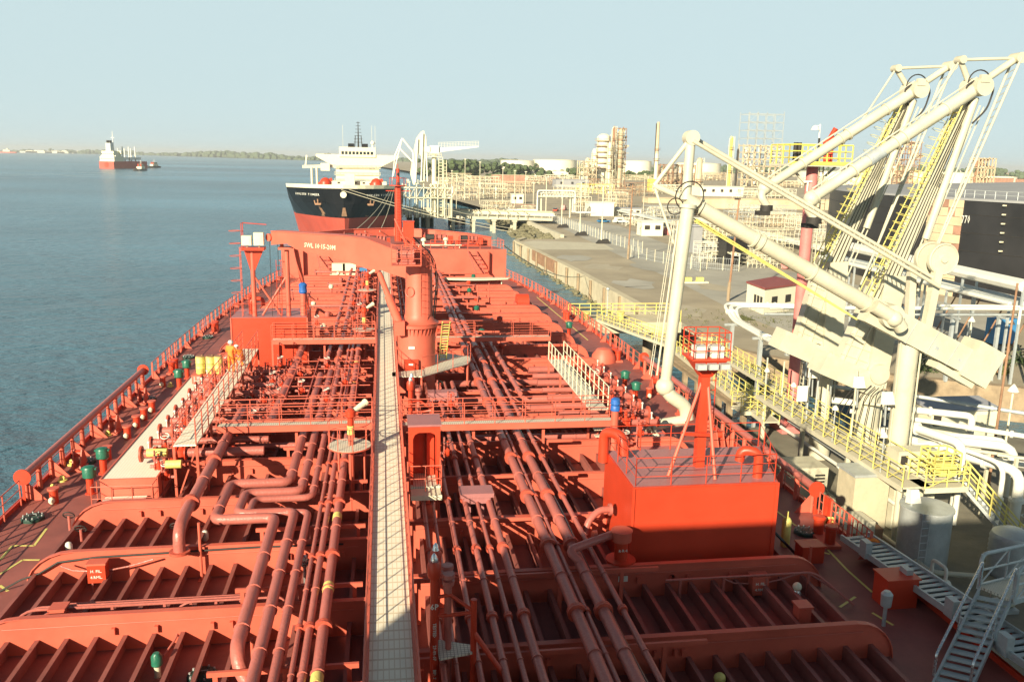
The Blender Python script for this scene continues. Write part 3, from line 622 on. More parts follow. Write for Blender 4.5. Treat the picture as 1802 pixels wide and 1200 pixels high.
# small yellow half rings painted on fittings along the passage
for px, py, lab in ((127,818,'small yellow ring fitting, nearest the pipe rail end'),(110,846,'small yellow ring fitting between the rail posts'),(94,862,'small yellow ring fitting behind the first stub vent'),(190,766,'small yellow coil by the middle of the port pipe rail'),(300,680,'flat yellow fitting beside the third green vent')):
    q = Z(px, py, 0); b = B(); b.ring(q+V((0,0,.15)), (.3,1,.2), .09, .045, 12, 6); b.cyl(q, q+V((0,0,.06)), .2, n=12); T('ring_fitting', b, 'yellow', lab, 'fitting')
# ================================================================ deckhouses
# starboard deckhouse: roof corners measured, walls down to the deck
za = Y(1108,850,26.5).z; ZT = 3.45
c0, c1 = Z(1108,849,ZT), Z(1378,857,ZT); c2, c3 = Z(1345,795,ZT), Z(1093,785,ZT); c4 = Z(1053,782,ZT-.5)
t = E('deckhouse', ((c0.x+c1.x)/2, 28, 0), 'big bright red deckhouse with railed roof on the starboard side', 'deckhouse')
ya = (c0.y+c1.y)/2; c0.y = c1.y = ya; yf = (c2.y+c3.y)/2+.1; c2.y = c3.y = yf
b = B(); b.prism([(c0.x,ya,0),(c1.x+.05,ya,0),(c2.x+.1,yf,0),(c3.x-.75,yf,0)], (0,0,ZT)); P('wall', b, 'fresh_red', t)
b = B(); b.prism([(c0.x+.04,ya+.04,ZT),(c1.x,ya+.04,ZT),(c2.x+.06,yf-.04,ZT),(c3.x-.68,yf-.04,ZT)], (0,0,.02)); P('roof', b, 'roof_red_sheen', t)
b = B(); b.bx(c0.x-.03,c0.x+.06,ya-.05,ya-.0,0,ZT); b.bx(c1.x-.05,c1.x+.08,ya-.05,ya-.0,0,ZT); b.beam((c0.x,ya-.02,ZT),(c1.x,ya-.02,ZT),.1,.05); P('corner_trim', b, 'fresh_red', t)
R_ = [(c0.x+.1,ya+.1,ZT),(c1.x-.05,ya+.1,ZT),(c2.x,yf-.1,ZT),(c3.x-.6,yf-.1,ZT),(c0.x+.1,ya+.1,ZT)]
b = B(); b.rail(R_, 1.0, 3, 1.25, .014, .02); P('roof_railing', b, 'fresh_red', t)
b = B(); gx = c1.x-.5; b.tube([(gx,ya+.5,ZT),(gx,ya+.5,ZT+.95),(gx-.55,ya+.75,ZT+.95),(gx-.6,ya+.75,ZT+.55)], .17, 14, bend=.35); P('goose_neck_vent', b, 'fresh_red', t)
hx_ = c0.x-.35; q = V((c3.x-.9, yf-.3, 0)); 
b = B(); b.tube([q+V((0,0,ZT-.3)), q+V((0,0,ZT+.9)), q+V((.5,-.7,ZT+.95)), q+V((.55,-.8,ZT+.2))], .2, 14, bend=.35); P('goose_neck_vent', b, 'fresh_red', t)
qb = Y(1083,712,33); t2 = E('wrapped_vent', (qb.x,33,qb.z-3.4), 'tall red vent pipe with its head wrapped in blue sheet, starboard side', 'vent', 'vents wrapped in blue')
b = B(); b.cyl((qb.x,33,0.6),(qb.x,33,qb.z-.2),.16,n=14); P('vent_pipe', b, 'faded_red', t2)
b = B(); b.lathe((qb.x,33,qb.z-.28),[(.14,0),(.2,.04),(.2,.22),(.17,.26),(.21,.32),(.19,.52),(.1,.58)],12); P('blue_wrap', b, 'blue', t2)
t2.location.z = 0
for ch in t2.children: ch.location = -V(t2.location)
# hose coupling reaching out of the deckhouse port wall
b = B(); q = V((c0.x-.25, ya+1.6, 2.0)); b.tube([q, q+V((-.5,-.1,.05)), q+V((-.95,-.35,-.25)), q+V((-1.1,-.5,-.7))], .12, 12, bend=.3); b.cyl(q+V((-.12,0,0)), q+V((-.02,0,0)), .22); 
T('elbow_pipe', b, 'pipe_red', 'short elbow pipe with black bolts sticking out left of the big deckhouse', 'pipe')
# light tower on the deckhouse
bx_, by = 11.2, ya+1.75
t = E('light_tower', (bx_,by,ZT), 'red floodlight tower with braced legs standing on the starboard deckhouse', 'light tower')
b = B(); b.bx(bx_-.16,bx_+.16,by-.16,by+.16,ZT+.02,7.4); P('mast', b, 'fresh_red', t)
zt_ = 7.35
b = B(); b.add([(bx_-.2,by-.2,zt_-.5),(bx_+.2,by-.2,zt_-.5),(bx_+.2,by+.2,zt_-.5),(bx_-.2,by+.2,zt_-.5),(bx_-.62,by-.5,zt_+.15),(bx_+.62,by-.5,zt_+.15),(bx_+.62,by+.5,zt_+.15),(bx_-.62,by+.5,zt_+.15)],[(0,3,2,1),(4,5,6,7),(0,1,5,4),(1,2,6,5),(2,3,7,6),(3,0,4,7)]); b.bx(bx_-.68,bx_+.68,by-.56,by+.56,zt_+.15,zt_+.22); P('platform', b, 'fresh_red', t)
for e_ in ((bx_-1.45,by-.9,ZT+.02),(bx_+.1,by-1.35,ZT+.02)): b = B(); b.cyl(e_, (bx_+(.12 if e_[0] > bx_ else -.12),by-.05,6.6), .06, n=10); P('leg', b, 'faded_red', t)
b = B(); b.beam((bx_-.9,by-.5,4.9),(bx_+.3,by-.3,4.75),.12); P('cross_bar', b, 'fresh_red', t)
b = B(); b.rail([(bx_-.66,by-.54,zt_+.2),(bx_+.66,by-.54,zt_+.2),(bx_+.66,by+.54,zt_+.2),(bx_-.66,by+.54,zt_+.2),(bx_-.66,by-.54,zt_+.2)], .95, 3, .45, .016, .02); P('railing', b, 'fresh_red', t)
for k in (-.42, 0, .42):
    b = B(); b.bx(bx_+k-.17,bx_+k+.17,by-.82,by-.58,zt_-.1,zt_+.1); f = P('floodlight', b, 'galv', t)
    b = B(); b.bx(bx_+k-.14,bx_+k+.14,by-.83,by-.822,zt_-.07,zt_+.07); P('lens', b, 'cream_light', f)
for k in (-.3,.3): b = B(); b.bx(bx_+k-.22,bx_+k+.22,by-.35,by+.1,zt_+.22,zt_+.62); P('lamp_box', b, 'white', t)
b = B(); b.ladder((bx_+.3,by+.1,ZT), (bx_+.3,by+.1,zt_), (1,0,0), .35, .02); P('ladder', b, 'fresh_red', t)

# port deckhouse with the boom rest
yl = 56.2; a0, a1 = Y(405,550,yl), Y(540,556,yl); t = E('deckhouse', ((a0.x+a1.x)/2,58,0), 'bright red deckhouse on the port side carrying the crane boom rest', 'deckhouse')
b = B(); b.bx(a0.x,a1.x,yl,yl+3.4,0,3.85); P('wall', b, 'fresh_red', t)
b = B(); b.bx(a0.x+.03,a1.x-.03,yl+.03,yl+3.37,3.85,3.87); P('roof', b, 'roof_red_sheen', t)
b = B()
for x in (a0.x-.02,a1.x-.03): b = B(); b.bx(x,x+.08,yl-.05,yl-.002,0,3.85); P('corner_trim', b, 'faded_red', t)
b = B(); b.rail([(a0.x,yl+3.3,3.87),(a0.x,yl+.1,3.87),(a1.x,yl+.1,3.87),(a1.x,yl+3.3,3.87)], .9, 2, 1.6, .012, .016); P('roof_railing', b, 'fresh_red', t)
b = B(); q = V((a0.x+1.1,yl+1.4,3.87)); b.tube([q,q+V((0,0,1)),q+V((.8,0,1)),q+V((.8,0,.55))], .14, 12, bend=.35); P('goose_neck_vent', b, 'fresh_red', t)
qb = Y(533,506,yl+.8); t2 = E('wrapped_vent', (qb.x,yl+.8,3.87), 'red vent pipe with its head wrapped in blue sheet on the port deckhouse', 'vent', 'vents wrapped in blue')
b = B(); b.cyl((qb.x,yl+.8,3.87),(qb.x,yl+.8,qb.z-.3),.2,n=12); P('vent_pipe', b, 'faded_red', t2); b = B(); b.lathe((qb.x,yl+.8,qb.z-.4),[(.2,0),(.27,.1),(.24,.4),(.28,.6),(.15,.72)],12); P('blue_wrap', b, 'blue', t2)
# boom rest
yp = yl+.6; t = E('boom_rest', (Y(508,548,yp).x,yp,3.87), 'red trestle of posts and crossed braces holding up the crane boom tip', 'trestle')
pl = Y(448,540,yp); pr_ = Y(508,540,yp); zl_ = Y(448,440,yp).z; zr_ = Y(508,436,yp).z
for q, zt2 in ((pl,zl_),(pr_,zr_)): b = B(); b.cyl((q.x,yp,3.87),(q.x,yp,zt2),.15,n=14); P('post', b, 'faded_red', t)
xm = (pl.x+pr_.x)/2
for s in (1,-1):
    xa = pl.x if s > 0 else pr_.x; b = B(); b.cyl((xa,yp,zl_-1.6),(xm+s*.6,yp,3.9),.07,n=8); P('brace', b, 'faded_red', t)
b = B(); b.bx(pl.x-.6,pl.x+.8,yp-.5,yp+.5,zl_,zl_+.2); b.prism([(pl.x-.5,yp-.1,zl_),(pl.x+.7,yp-.1,zl_),(pl.x+.15,yp-.1,zl_-1.3),(pl.x-.15,yp-.1,zl_-1.3)],(0,.2,0)); P('platform', b, 'fresh_red', t)
b = B(); b.rail([(pl.x-.6,yp+.45,zl_+.2),(pl.x-.6,yp-.2,zl_+.2)],1.5,3,.6,.02,.025); b.cyl((pl.x-.6,yp+.4,zl_+1.7),(pl.x+.9,yp+.4,zl_+1.6),.03,n=6); P('railing', b, 'fresh_red', t)
b = B(); b.bx(pr_.x-.5,pr_.x+.5,yp-.4,yp+.4,zr_-.1,zr_+.05); b.tube([(pr_.x-.3,yp,zr_),(pr_.x-.3,yp,zr_+.8),(pr_.x+.05,yp,zr_+.95)],.12,8,bend=.2); P('saddle', b, 'faded_red', t)
for a, c in (((pr_.x+.5,yp+.6,zr_),(pr_.x+1.0,yp+2.5,3.9)),): b = B(); b.cyl(a,c,.14,n=10); P('rear_strut', b, 'faded_red', t)
b = B(); b.ladder((pl.x-.75,yp,3.0),(pl.x-.75,yp,zl_+.2),(0,1,0),.45,.025); 
for k in range(7): b.ring((pl.x-1.05,yp,4.6+.8*k),(0,0,1),.36,.018,12,4)
P('caged_ladder', b, 'faded_red', t)
b = B(); b.ladder((pr_.x-.55,yp,3.9),(pr_.x-.55,yp,zr_-.8),(1,0,0),.3,.018); P('ladder', b, 'fresh_red', t)
for k, (dx, lab) in enumerate(((-.25,'left one of the two floodlights on the boom rest'),(.5,'right one of the two floodlights on the boom rest'))):
    tt = E('floodlight', (pl.x+dx,yp-.3,zl_+.2), lab, 'floodlight', 'floodlights on the boom rest')
    b = B(); b.bx(pl.x+dx-.30,pl.x+dx+.30,yp-.6,yp-.1,zl_+.35,zl_+.95+.2*k); b.cyl((pl.x+dx,yp-.3,zl_+.2),(pl.x+dx,yp-.3,zl_+.4),.05); P('housing', b, 'cream_light', tt)
    b = B(); b.bx(pl.x+dx-.22,pl.x+dx+.22,yp-.615,yp-.602,zl_+.42,zl_+.85+.2*k); P('glass', b, 'galv', tt)

# ================================================================ crane
CX, CY = 1.82, 48.5
t = E('deck_crane', (CX,CY,0), 'large salmon red hose crane with its boom swung over to the port side', 'crane')
b = B(); b.lathe((CX,CY,0), [(1.25,0),(1.08,.3),(1.08,4.7),(1.2,4.75)], 36); b.lathe((CX,CY,4.75), [(1.22,0),(1.22,.16),(1.15,.2)], 36)
for k in range(32): a = 2*pi*k/32; b.prism([(CX+cos(a)*1.08,CY+sin(a)*1.08,4.3),(CX+cos(a)*1.2,CY+sin(a)*1.2,4.74),(CX+cos(a)*1.08,CY+sin(a)*1.08,4.74)],(-sin(a)*.03,cos(a)*.03,0))
P('pedestal', b, 'faded_red', t)
ux, uy = CX+.15, CY
b = B(); b.lathe((ux,uy,4.96), [(1.15,0),(.95,.12),(.80,.5),(.74,3.2),(.74,3.26),(.70,3.3),(.66,4.1),(.5,4.2)], 32); P('column', b, 'faded_red', t)
b = B(); b.bx(CX-.75,CX+.05,CY-1.28,CY-1.02,1.4,3.0); f = P('control_cabinet', b, 'fresh_red', t); b = B(); b.bx(CX-.5,CX-.25,CY-1.3,CY-1.285,2.7,2.8); b.bx(CX-.5,CX-.15,CY-1.12,CY-1.09,3.6,3.75); P('plate', b, 'white', f)
TP = (-7.75, 57.0); RT = (CX+.3, CY-.2)
def jp(px, py): return PV(px, py, RT, TP)
top = [(477,407),(525,410),(600,415),(643,420),(700,442),(742,466)]; bot = [(722,492),(690,483),(672,476),(645,473),(600,457),(521,439),(505,429),(477,431)]
dj = V((TP[0]-RT[0], TP[1]-RT[1], 0)).normalized(); nj = V((-dj.y, dj.x, 0))*.55
poly = [jp(*q)+nj*.5*0 for q in top+bot]
if nj.y < 0: nj = -nj
b = B(); b.prism(poly, nj*1.6); P('boom', b, 'faded_red', t)
b = B(); q = (jp(500,418)+jp(505,418))/2
for a, c in zip(poly, poly[1:6]): b.beam(V(a)+nj*.8, V(c)+nj*.8, nj.length*1.75, .05)
P('boom_top_plate', b, 'faded_red', t)
o = jp(563,434); b = B(); b.text('SWL 10·15-20M', o-nj*.03, -dj, (jp(563,425)-o), .30, .02); P('lettering', b, 'cream_light', t)
b = B(); q0 = jp(668,482); q1 = V((CX-.95,CY-1.0,4.9)); b.cyl(q0, q0.lerp(q1,.5), .16); b.cyl(q0.lerp(q1,.45), q1, .24); b.bx(q1.x-.3,q1.x+.25,q1.y-.2,q1.y+.3,q1.z-.5,q1.z+.3); P('luffing_cylinder', b, 'faded_red', t)
b = B(); q = jp(474,418); b.cyl(q-nj*.2, q+nj*1.2, .24, n=18); P('boom_head_sheave', b, 'faded_red', t)
for k in (0,.5): b = B(); b.cyl(q+V((k,0,0)), q+V((k,0,-5.4)), .018, n=5); P('hoist_wire', b, 'dark', t)
b = B(); c = q+V((.25,0,-5.6)); b.lathe(c-V((0,0,.5)), [(.05,0),(.2,.15),(.2,.6),(.06,.75)], 10); P('hook_block', b, 'yellow', t)
# upper platform, winch and rails on the crane head
p0 = jp(645,420)-nj*.9; p1 = jp(700,425)-nj*.9; zz0 = jp(665,452).z
b = B(); b.bx(CX-1.4,CX+.2,CY-1.9,CY-.7,8.4,8.45); P('head_platform', b, 'faded_red', t)
b = B(); b.rail([(CX-1.4,CY-.7,8.45),(CX-1.4,CY-1.9,8.45),(CX+.2,CY-1.9,8.45),(CX+.2,CY-.7,8.45)],1.1,3,.5,.018,.022); P('platform_railing', b, 'faded_red', t)
b = B(); b.cyl((CX-1.1,CY-1.2,8.95),(CX-.2,CY-1.2,8.95),.3,n=16); b.cyl((CX-1.12,CY-1.2,8.95),(CX-1.05,CY-1.2,8.95),.45,n=18); b.cyl((CX-.25,CY-1.2,8.95),(CX-.18,CY-1.2,8.95),.45,n=18); b.bx(CX-1.15,CX-.1,CY-1.4,CY-1,8.45,8.7); P('winch_drum', b, 'pipe_red', t)
b = B(); b.tube([(CX+.9,CY-.3,4.9),(CX+1.15,CY-.3,7.5),(CX+.8,CY-.5,8.9),(CX-.2,CY-.9,9.9)], .045, 6, bend=.5); b.tube([(CX+1.0,CY-.2,4.9),(CX+1.25,CY-.2,7.4),(CX+.95,CY-.4,8.8),(CX+.1,CY-.8,9.6)], .03, 6, bend=.5); P('hydraulic_hose', b, 'black', t)
b = B(); b.rail([(CX-.6,CY-.8,9.0),(CX+.5,CY-.9,8.3),(CX+1.0,CY-.6,7.6)],.9,2,.45,.014,.018); P('stair_rail', b, 'faded_red', t)
b = B(); b.ring((ux-.55,uy-.62,6.8),(.6,1,0),.28,.03,18,5); b.ladder((ux+.25,uy-.8,5.2),(ux+.25,uy-.8,8.2),(1,0,0),.35,.02); P('handholds', b, 'faded_red', t)
b = B(); b.tube([(CX+.2,CY-.5,9.2),(CX-.6,CY-.9,9.6),(CX-1.2,CY-.8,10.9)], .06,6); b.tube([(CX-.9,CY-.5,9.9),(CX+.6,CY-.6,8.9),(CX+1.1,CY-.5,8.0)], .05,6); P('jib_stay', b, 'faded_red', t)
# crane foot platform, ladder
t = E('crane_platform', (1.9,46.5,2.3), 'angular cream grating platform wrapped round the foot of the crane', 'platform')
pp = [Z(x,y,2.5) for x,y in ((690,655),(690,662),(742,662),(823,640),(828,634),(826,627),(790,622),(765,624),(765,634),(745,650))]
b = B(); b.prism([(q.x,q.y,2.44) for q in pp],(0,0,.06)); P('grating', b, 'grey_grating', t)
b = B(); b.rail([pp[2],pp[3],pp[4]],1.05,2,1.2,.016,.02); P('railing', b, 'faded_red', t)
for q in (pp[2],pp[3],pp[5]): b = B(); b.cyl((q.x,q.y+.1,0),(q.x,q.y+.1,2.44),.06,n=8); P('leg', b, 'faded_red', t)
b = B(); b.ladder(Z(779,632,2.5), V((Z(779,632,2.5).x,46.6,5.3)), (1,0,0), .42, .035, .28); T('crane_ladder', b, 'yellow', 'yellow ladder rising from the crane platform on its right side', 'ladder')

# ================================================================ access trunk beside the catwalk
a = Y(722,742,30.6); c = Y(776,742,30.6); x0, x1 = .86, 2.02; y0, y1 = 30.6, 31.9; zt = Y(748,750,30.6).z
t = E('access_trunk', ((x0+x1)/2,31,0), 'tall red access trunk with a dark rounded doorway right of the catwalk', 'deckhouse')
b = B()
b.bx(x0,x0+.14,y0,y1,2.1,zt); b.bx(x1-.14,x1,y0,y1,2.1,zt); b.bx(x0+.14,x1-.14,y1-.1,y1,2.1,zt); b.bx(x0+.14,x1-.14,y0,y0+.06,zt-.25,zt); 
for s, xx in ((1,x0+.14),(-1,x1-.14)): b.prism([(xx,y0,zt-.25),(xx+s*.22,y0,zt-.25),(xx+s*.07,y0,zt-.33),(xx,y0,zt-.5)],(0,.06,0))
P('wall', b, 'fresh_red', t)
b = B(); b.bx(x0-.05,x1+.05,y0-.06,y1+.05,zt,zt+.07); P('roof', b, 'roof_red_sheen', t)
b = B(); b.bx(x0,x1,y0-.2,y1,2.02,2.1); P('floor', b, 'grey_grating', t)
b = B(); b.bx(x0+.7,x0+.98,y1-.35,y1-.1,2.1,3.9); P('inner_duct', b, 'fresh_red', t)
b = B(); b.rail([(x0,y0-.7,2.1),(x1,y0-.7,2.1),(x1,y0,2.1)],1.0,2,.6,.016,.02); P('railing', b, 'faded_red', t)
for x in (x0+.06,x1-.06):
    for y in (y0+.06,y1-.06): b = B(); b.bx(x-.05,x+.05,y-.05,y+.05,0,2.02); P('leg', b, 'faded_red', t)
b = B(); b.bx(.9,2.0,29.6,30.35,1.98,2.04); b.bx(.88,2.02,29.58,29.63,1.88,2.06); T('step_platform', b, 'cream_light', 'small pale step platform at the foot of the access trunk', 'platform')
q = Z(838,862,2.1); b = B(); b.bx(q.x-.62,q.x+.62,q.y-.42,q.y+.42,1.95,2.12); b.bx(q.x-.5,q.x+.5,q.y-.35,q.y+.35,1.7,1.95); b.bx(q.x-.3,q.x-.2,q.y-.05,q.y+.05,0,1.7); b.bx(q.x+.2,q.x+.3,q.y-.05,q.y+.05,0,1.7)
T('pipe_cover_box', b, 'roof_red_sheen', 'flat topped red box straddling the trio of pipes near the viewer', 'box')
q = Z(778,688,2.2); b = B(); b.bx(q.x-.75,q.x+.75,q.y-.35,q.y+.35,2.0,2.2); b.bx(q.x-.65,q.x+.65,q.y-.3,q.y+.3,1.75,2.0); b.bx(q.x-.5,q.x-.4,q.y-.05,q.y+.05,0,1.75); b.bx(q.x+.4,q.x+.5,q.y-.05,q.y+.05,0,1.75)
T('pipe_cover_box', b, 'roof_red_sheen', 'flat topped red box straddling the trio of pipes below the crane', 'box')
def ventposts(yc, x0, ztop, lab, txt=None, sc=1.0):
    t = E('vent_riser', (x0,yc,0), lab, 'vent', 'tank vent risers'); 
    b = B(); b.cyl((x0,yc,0),(x0,yc,ztop),.10*sc,n=14); b.lathe((x0,yc,ztop),[(.15*sc,0),(.17*sc,.08),(.17*sc,.34),(.13*sc,.42)],16); P('riser_pipe', b, 'fresh_red', t)
    b = B(); b.lathe((x0,yc,ztop+.42),[(.09*sc,0),(.1*sc,.06),(.06*sc,.16),(.01,.22)],12); P('silver_cap', b, 'silver', t)
    x2, y2 = x0+.14*sc*1.2, yc+.5; b = B(); b.cyl((x2-.1,y2,0),(x2-.1,y2,ztop+.1),.09*sc,n=12); b.lathe((x2-.1,y2,ztop+.1),[(.14*sc,0),(.15*sc,.3),(.1*sc,.38)],14); P('riser_pipe', b, 'fresh_red', t)
    b = B(); b.lathe((x2-.1,y2,ztop+.48),[(.09*sc,0),(.06*sc,.14),(.01,.2)],12); P('silver_cap', b, 'silver', t)
    for k in (0,.38): b = B(); b.cyl((x0+.36,yc+.05+k,0),(x0+.36,yc+.05+k,ztop-.25+k*.1),.08,n=12); b.lathe((x0+.36,yc+.05+k,ztop-.25+k*.1),[(.14,0),(.15,.12),(.09,.13),(.16,.2),(.15,.3)],14); P('pressure_valve', b, 'pipe_red', t)
    b = B(); b.tube([(x0,yc,ztop-.55),(x0+.4,yc,ztop-.5),(x0+.95,yc-.1,ztop-.9)],.05,8); b.tube([(x0,yc,ztop-1.05),(x0+.45,yc,ztop-1.05),(x0+.95,yc-.1,ztop-.95)],.05,8); b.cyl((x0+.98,yc-.1,0),(x0+.98,yc-.1,ztop-.6),.08,n=10); P('side_frame', b, 'fresh_red', t)
    return t
ZV = 3.3; q = PV(764,1000,(0,19.2),(5,19.2)); 
t = ventposts(19.4, Y(764,1040,19.4).x, 4.1, 'pair of dark red vent risers with silver caps nearest the viewer, lettered 6P')
x0 = Y(764,1040,19.4).x; b = B(); b.text('6P', (x0,19.28,3.35), (1,0,0), (0,0,1), .16); 
for k, w_ in enumerate(('TESTED','29-09-07')): b.text(w_, (x0+.0,19.285,2.72-.62*k), (0,0,-1), (1,0,0), .085)
b.text('BIP: 7', (x0,19.285,1.5), (0,0,-1), (1,0,0), .085); P('lettering', b, 'white', t)
b = B(); b.prism([(x0+.1,19.0,2.05),(x0+.1,19.9,2.05),(x0+.95,19.55,2.05),(x0+.95,19.2,2.05)],(0,0,.05)); P('step_grating', b, 'grey_grating', t)
b = B(); b.cyl((x0+.98,19.3,2.6),(x0+2.9,18.2,0),.07,n=10); P('stay', b, 'fresh_red', t)
t = ventposts(37.6, Y(722,640,37.6).x, 3.9, 'pair of vent risers with silver caps below the crane platform')
t = ventposts(60.0, Y(608,520,60).x if 0 else -4.4, 1.9, 'low pair of vent risers forward of the port cross walkway', sc=.8)

# ================================================================ cross walkways
def crosswalk(x0, x1, y, w, label, z=2.5):
    t = E('cross_walkway', ((x0+x1)/2,y,z-.2), label, 'walkway'); b = B(); b.bx(x0,x1,y-w/2,y+w/2,z-.05,z); P('grating', b, 'grey_grating', t)
    for yy in (y-w/2-.04,y+w/2+.04): b = B(); b.bx(x0,x1,yy-.04,yy+.04,z-.22,z+.06); P('side_beam', b, 'faded_red', t)
    for yy in (y-w/2-.04,y+w/2+.04): b = B(); b.rail([(x0,yy,z),(x1,yy,z)],1.05,3,1.4,.018,.022); P('handrail', b, 'faded_red', t)
    k = max(2, int(abs(x1-x0)/2.6))
    for i in range(k+1):
        x = x0+(x1-x0)*i/k; b = B(); b.bx(x-.06,x+.06,y-.06,y+.06,0,z-.2); P('leg', b, 'faded_red', t)
crosswalk(-7.3,-.6,37.4,.7,'red railed cross walkway from the port manifold to the catwalk')
crosswalk(.72,10.4,36.9,.7,'long red railed cross walkway from the catwalk to the starboard deckhouse')
crosswalk(-7.2,-.6,55.6,.7,'forward red railed cross walkway on the port side, in front of the port deckhouse')
crosswalk(3.4,11.1,55.8,.7,'forward red railed cross walkway on the starboard side beyond the crane')
# open frames under the manifold walkways
def gangframe(x0, x1, y0, y1, z, lab, m, railm, steps=False):
    t = E('manifold_walkway', ((x0+x1)/2,(y0+y1)/2,z), lab, 'walkway'); b = B(); b.bx(x0,x1,y0,y1,z-.06,z); P('grating', b, m, t)
    for x in (x0,x1): b = B(); b.rail([(x,y0,z),(x,y1,z)],1.1,3 if not steps else 2,1.25 if not steps else .95,.02,.028); P('handrail', b, railm, t)
    k = int((y1-y0)/2.6)
    for i in range(k+1):
        y = y0+.1+(y1-y0-.2)*i/k; b = B()
        for x in (x0,x1): b.bx(x-.05,x+.05,y-.05,y+.05,0,z-.06)
        b.beam((x0,y,.1),(x1,y,z-.1),.06); P('support_frame', b, 'faded_red', t)
    if steps:
        for k in range(4): b = B(); b.bx(x0+.05,x1-.02,y0-.3-.28*k,y0-.02-.28*k,z-.3-.24*k,z-.25-.24*k); P('step', b, m, t)
    return t
gangframe(-8.55,-7.65,34.6,52.6,2.6,'narrow cream walkway running along the port manifold','catwalk_grating','faded_red')
gangframe(9.65,10.55,38.2,48.6,2.6,'pale grating walkway with upright pale posts along the starboard manifold','grey_grating','cream_light',True)
# spill trays
t = E('spill_tray', (-10.4,43.6,0), 'long cream spill tray under the port manifold pipe ends', 'tray')
b = B(); b.bx(-11.35,-9.25,34.5,52.8,1.24,1.29); P('tray_floor', b, 'tray_grating', t)
b = B(); b.bx(-11.42,-11.35,34.4,52.9,.2,1.33); b.bx(-9.25,-9.18,34.4,52.9,.2,1.33); b.bx(-11.35,-9.25,34.4,34.47,.1,1.31); P('tray_side', b, 'faded_red', t)
b = B(); b.bx(-11.2,-9.6,33.75,34.3,.55,.6); P('front_step', b, 'tray_grating', t)
b = B(); b.rail([(-11.5,34.3,.3),(-11.5,33.6,.3),(-9.2,33.6,.3),(-9.2,34.3,.3)],1.0,2,.9,.016,.02); P('railing', b, 'faded_red', t)
t = E('spill_tray', (13.0,43,0), 'dark red spill tray under the starboard manifold', 'tray'); b = B(); b.bx(12.0,14.0,36,50,.7,.75); P('tray_floor', b, 'roof_red_sheen', t); b = B(); b.bx(11.95,12,36,50,.1,.8); b.bx(14,14.05,36,50,.1,.8); P('tray_side', b, 'faded_red', t)
# manifold branches
def manifold(sd, y, r, lab, grp, m='pipe_red', short=False):
    x0 = -5.2 if sd < 0 else 8.6; x1 = -10.2 if sd < 0 else 13.2; z = 1.75
    t = E('manifold_branch', (x0,y,0), lab, 'manifold pipe', grp); s = -1 if sd < 0 else 1
    b = B(); b.tube([(x0,y,z),(x1,y,z)],r,12); P('pipe_run', b, m, t)
    b = B(); b.cyl((x1-s*.02,y,z),(x1+s*.06,y,z),r*1.75,n=18); P('end_flange', b, 'flange_red', t); b = B(); b.cyl((x1-s*.62,y,z),(x1-s*.49,y,z),r*1.6,n=16); P('flange', b, 'flange_red', t)
    xv = x1-s*1.6; b = B(); b.lathe((xv,y,z-.2),[(.1,0),(r*1.3,.1),(r*1.3,.35),(.08,.45),(.08,.8)],12); b.cyl((xv-.2,y,z),(xv-.15,y,z),r*1.6,n=14); b.cyl((xv+.15,y,z),(xv+.2,y,z),r*1.6,n=14); v_ = P('valve_body', b, 'fresh_red', t)
    b = B(); b.ring((xv,y,z+.62),(0,0,1),.2,.022,14,5); b.cyl((xv-.2,y,z+.62),(xv+.2,y,z+.62),.014,n=5); b.cyl((xv,y-.2,z+.62),(xv,y+.2,z+.62),.014,n=5); P('hand_wheel', b, 'flange_red', v_)
    b = B(); b.bx(x1-s*.9-.05,x1-s*.9+.05,y-.1,y+.1,.0,z-r); b.bx(x1-s*2.6-.05,x1-s*2.6+.05,y-.1,y+.1,0,z-r); P('support', b, 'faded_red', t)
    b = B(); b.cyl((x1-s*.3,y,z+r),(x1-s*.3,y,z+r+.25),.03,n=6); b.ball((x1-s*.3,y,z+r+.3),.06,8); P('gauge', b, 'white', t)
ys = [36.1+1.55*i for i in range(10)]
for i, y in enumerate(ys):
    r = (.2,.15,.2,.17)[i % 4]
    manifold(-1, y, r, ORD[i]+' manifold pipe end over the cream port tray, counted from the viewer', 'port manifold branches')
    if 0 < i < 9: manifold(1, y+1.0, r, ORD[i-1]+' manifold pipe end on the starboard side, counted from the viewer', 'starboard manifold branches')
for i, y in enumerate((35.4, 33.9)):
    b = B(); b.cyl((-9.9+i*1.1,y+.4,1.9),(-9.1+i*.9,y+.4,1.9),.17,n=16); T('yellow_spool', b, 'yellow', ('short yellow pipe spool at the near end of the port manifold','second yellow spool right of the first at the port manifold')[i], 'pipe spool')
# crossover pipes
for i, y in enumerate((38.6,40.2,41.8,43.4,45.2,47.0,48.8)):
    r = (.17,.2,.22,.2,.22,.13,.2)[i]; b = B()
    lines('crossover_pipe', [(4.6 if i%2 else 3.9,y,1.15),(11.4,y,1.15)], r, ORD[i]+' thick pipe crossing the starboard half between the walkways, counted from the viewer', clamp=False, group='starboard crossover pipes')
    if i % 2 == 0: lines('crossover_pipe', [(-7.0,y,1.1),(-1.2,y,1.1)], r*.8, ORD[i//2]+' pipe crossing the port half below the valves, counted from the viewer', clamp=False, group='port crossover pipes')
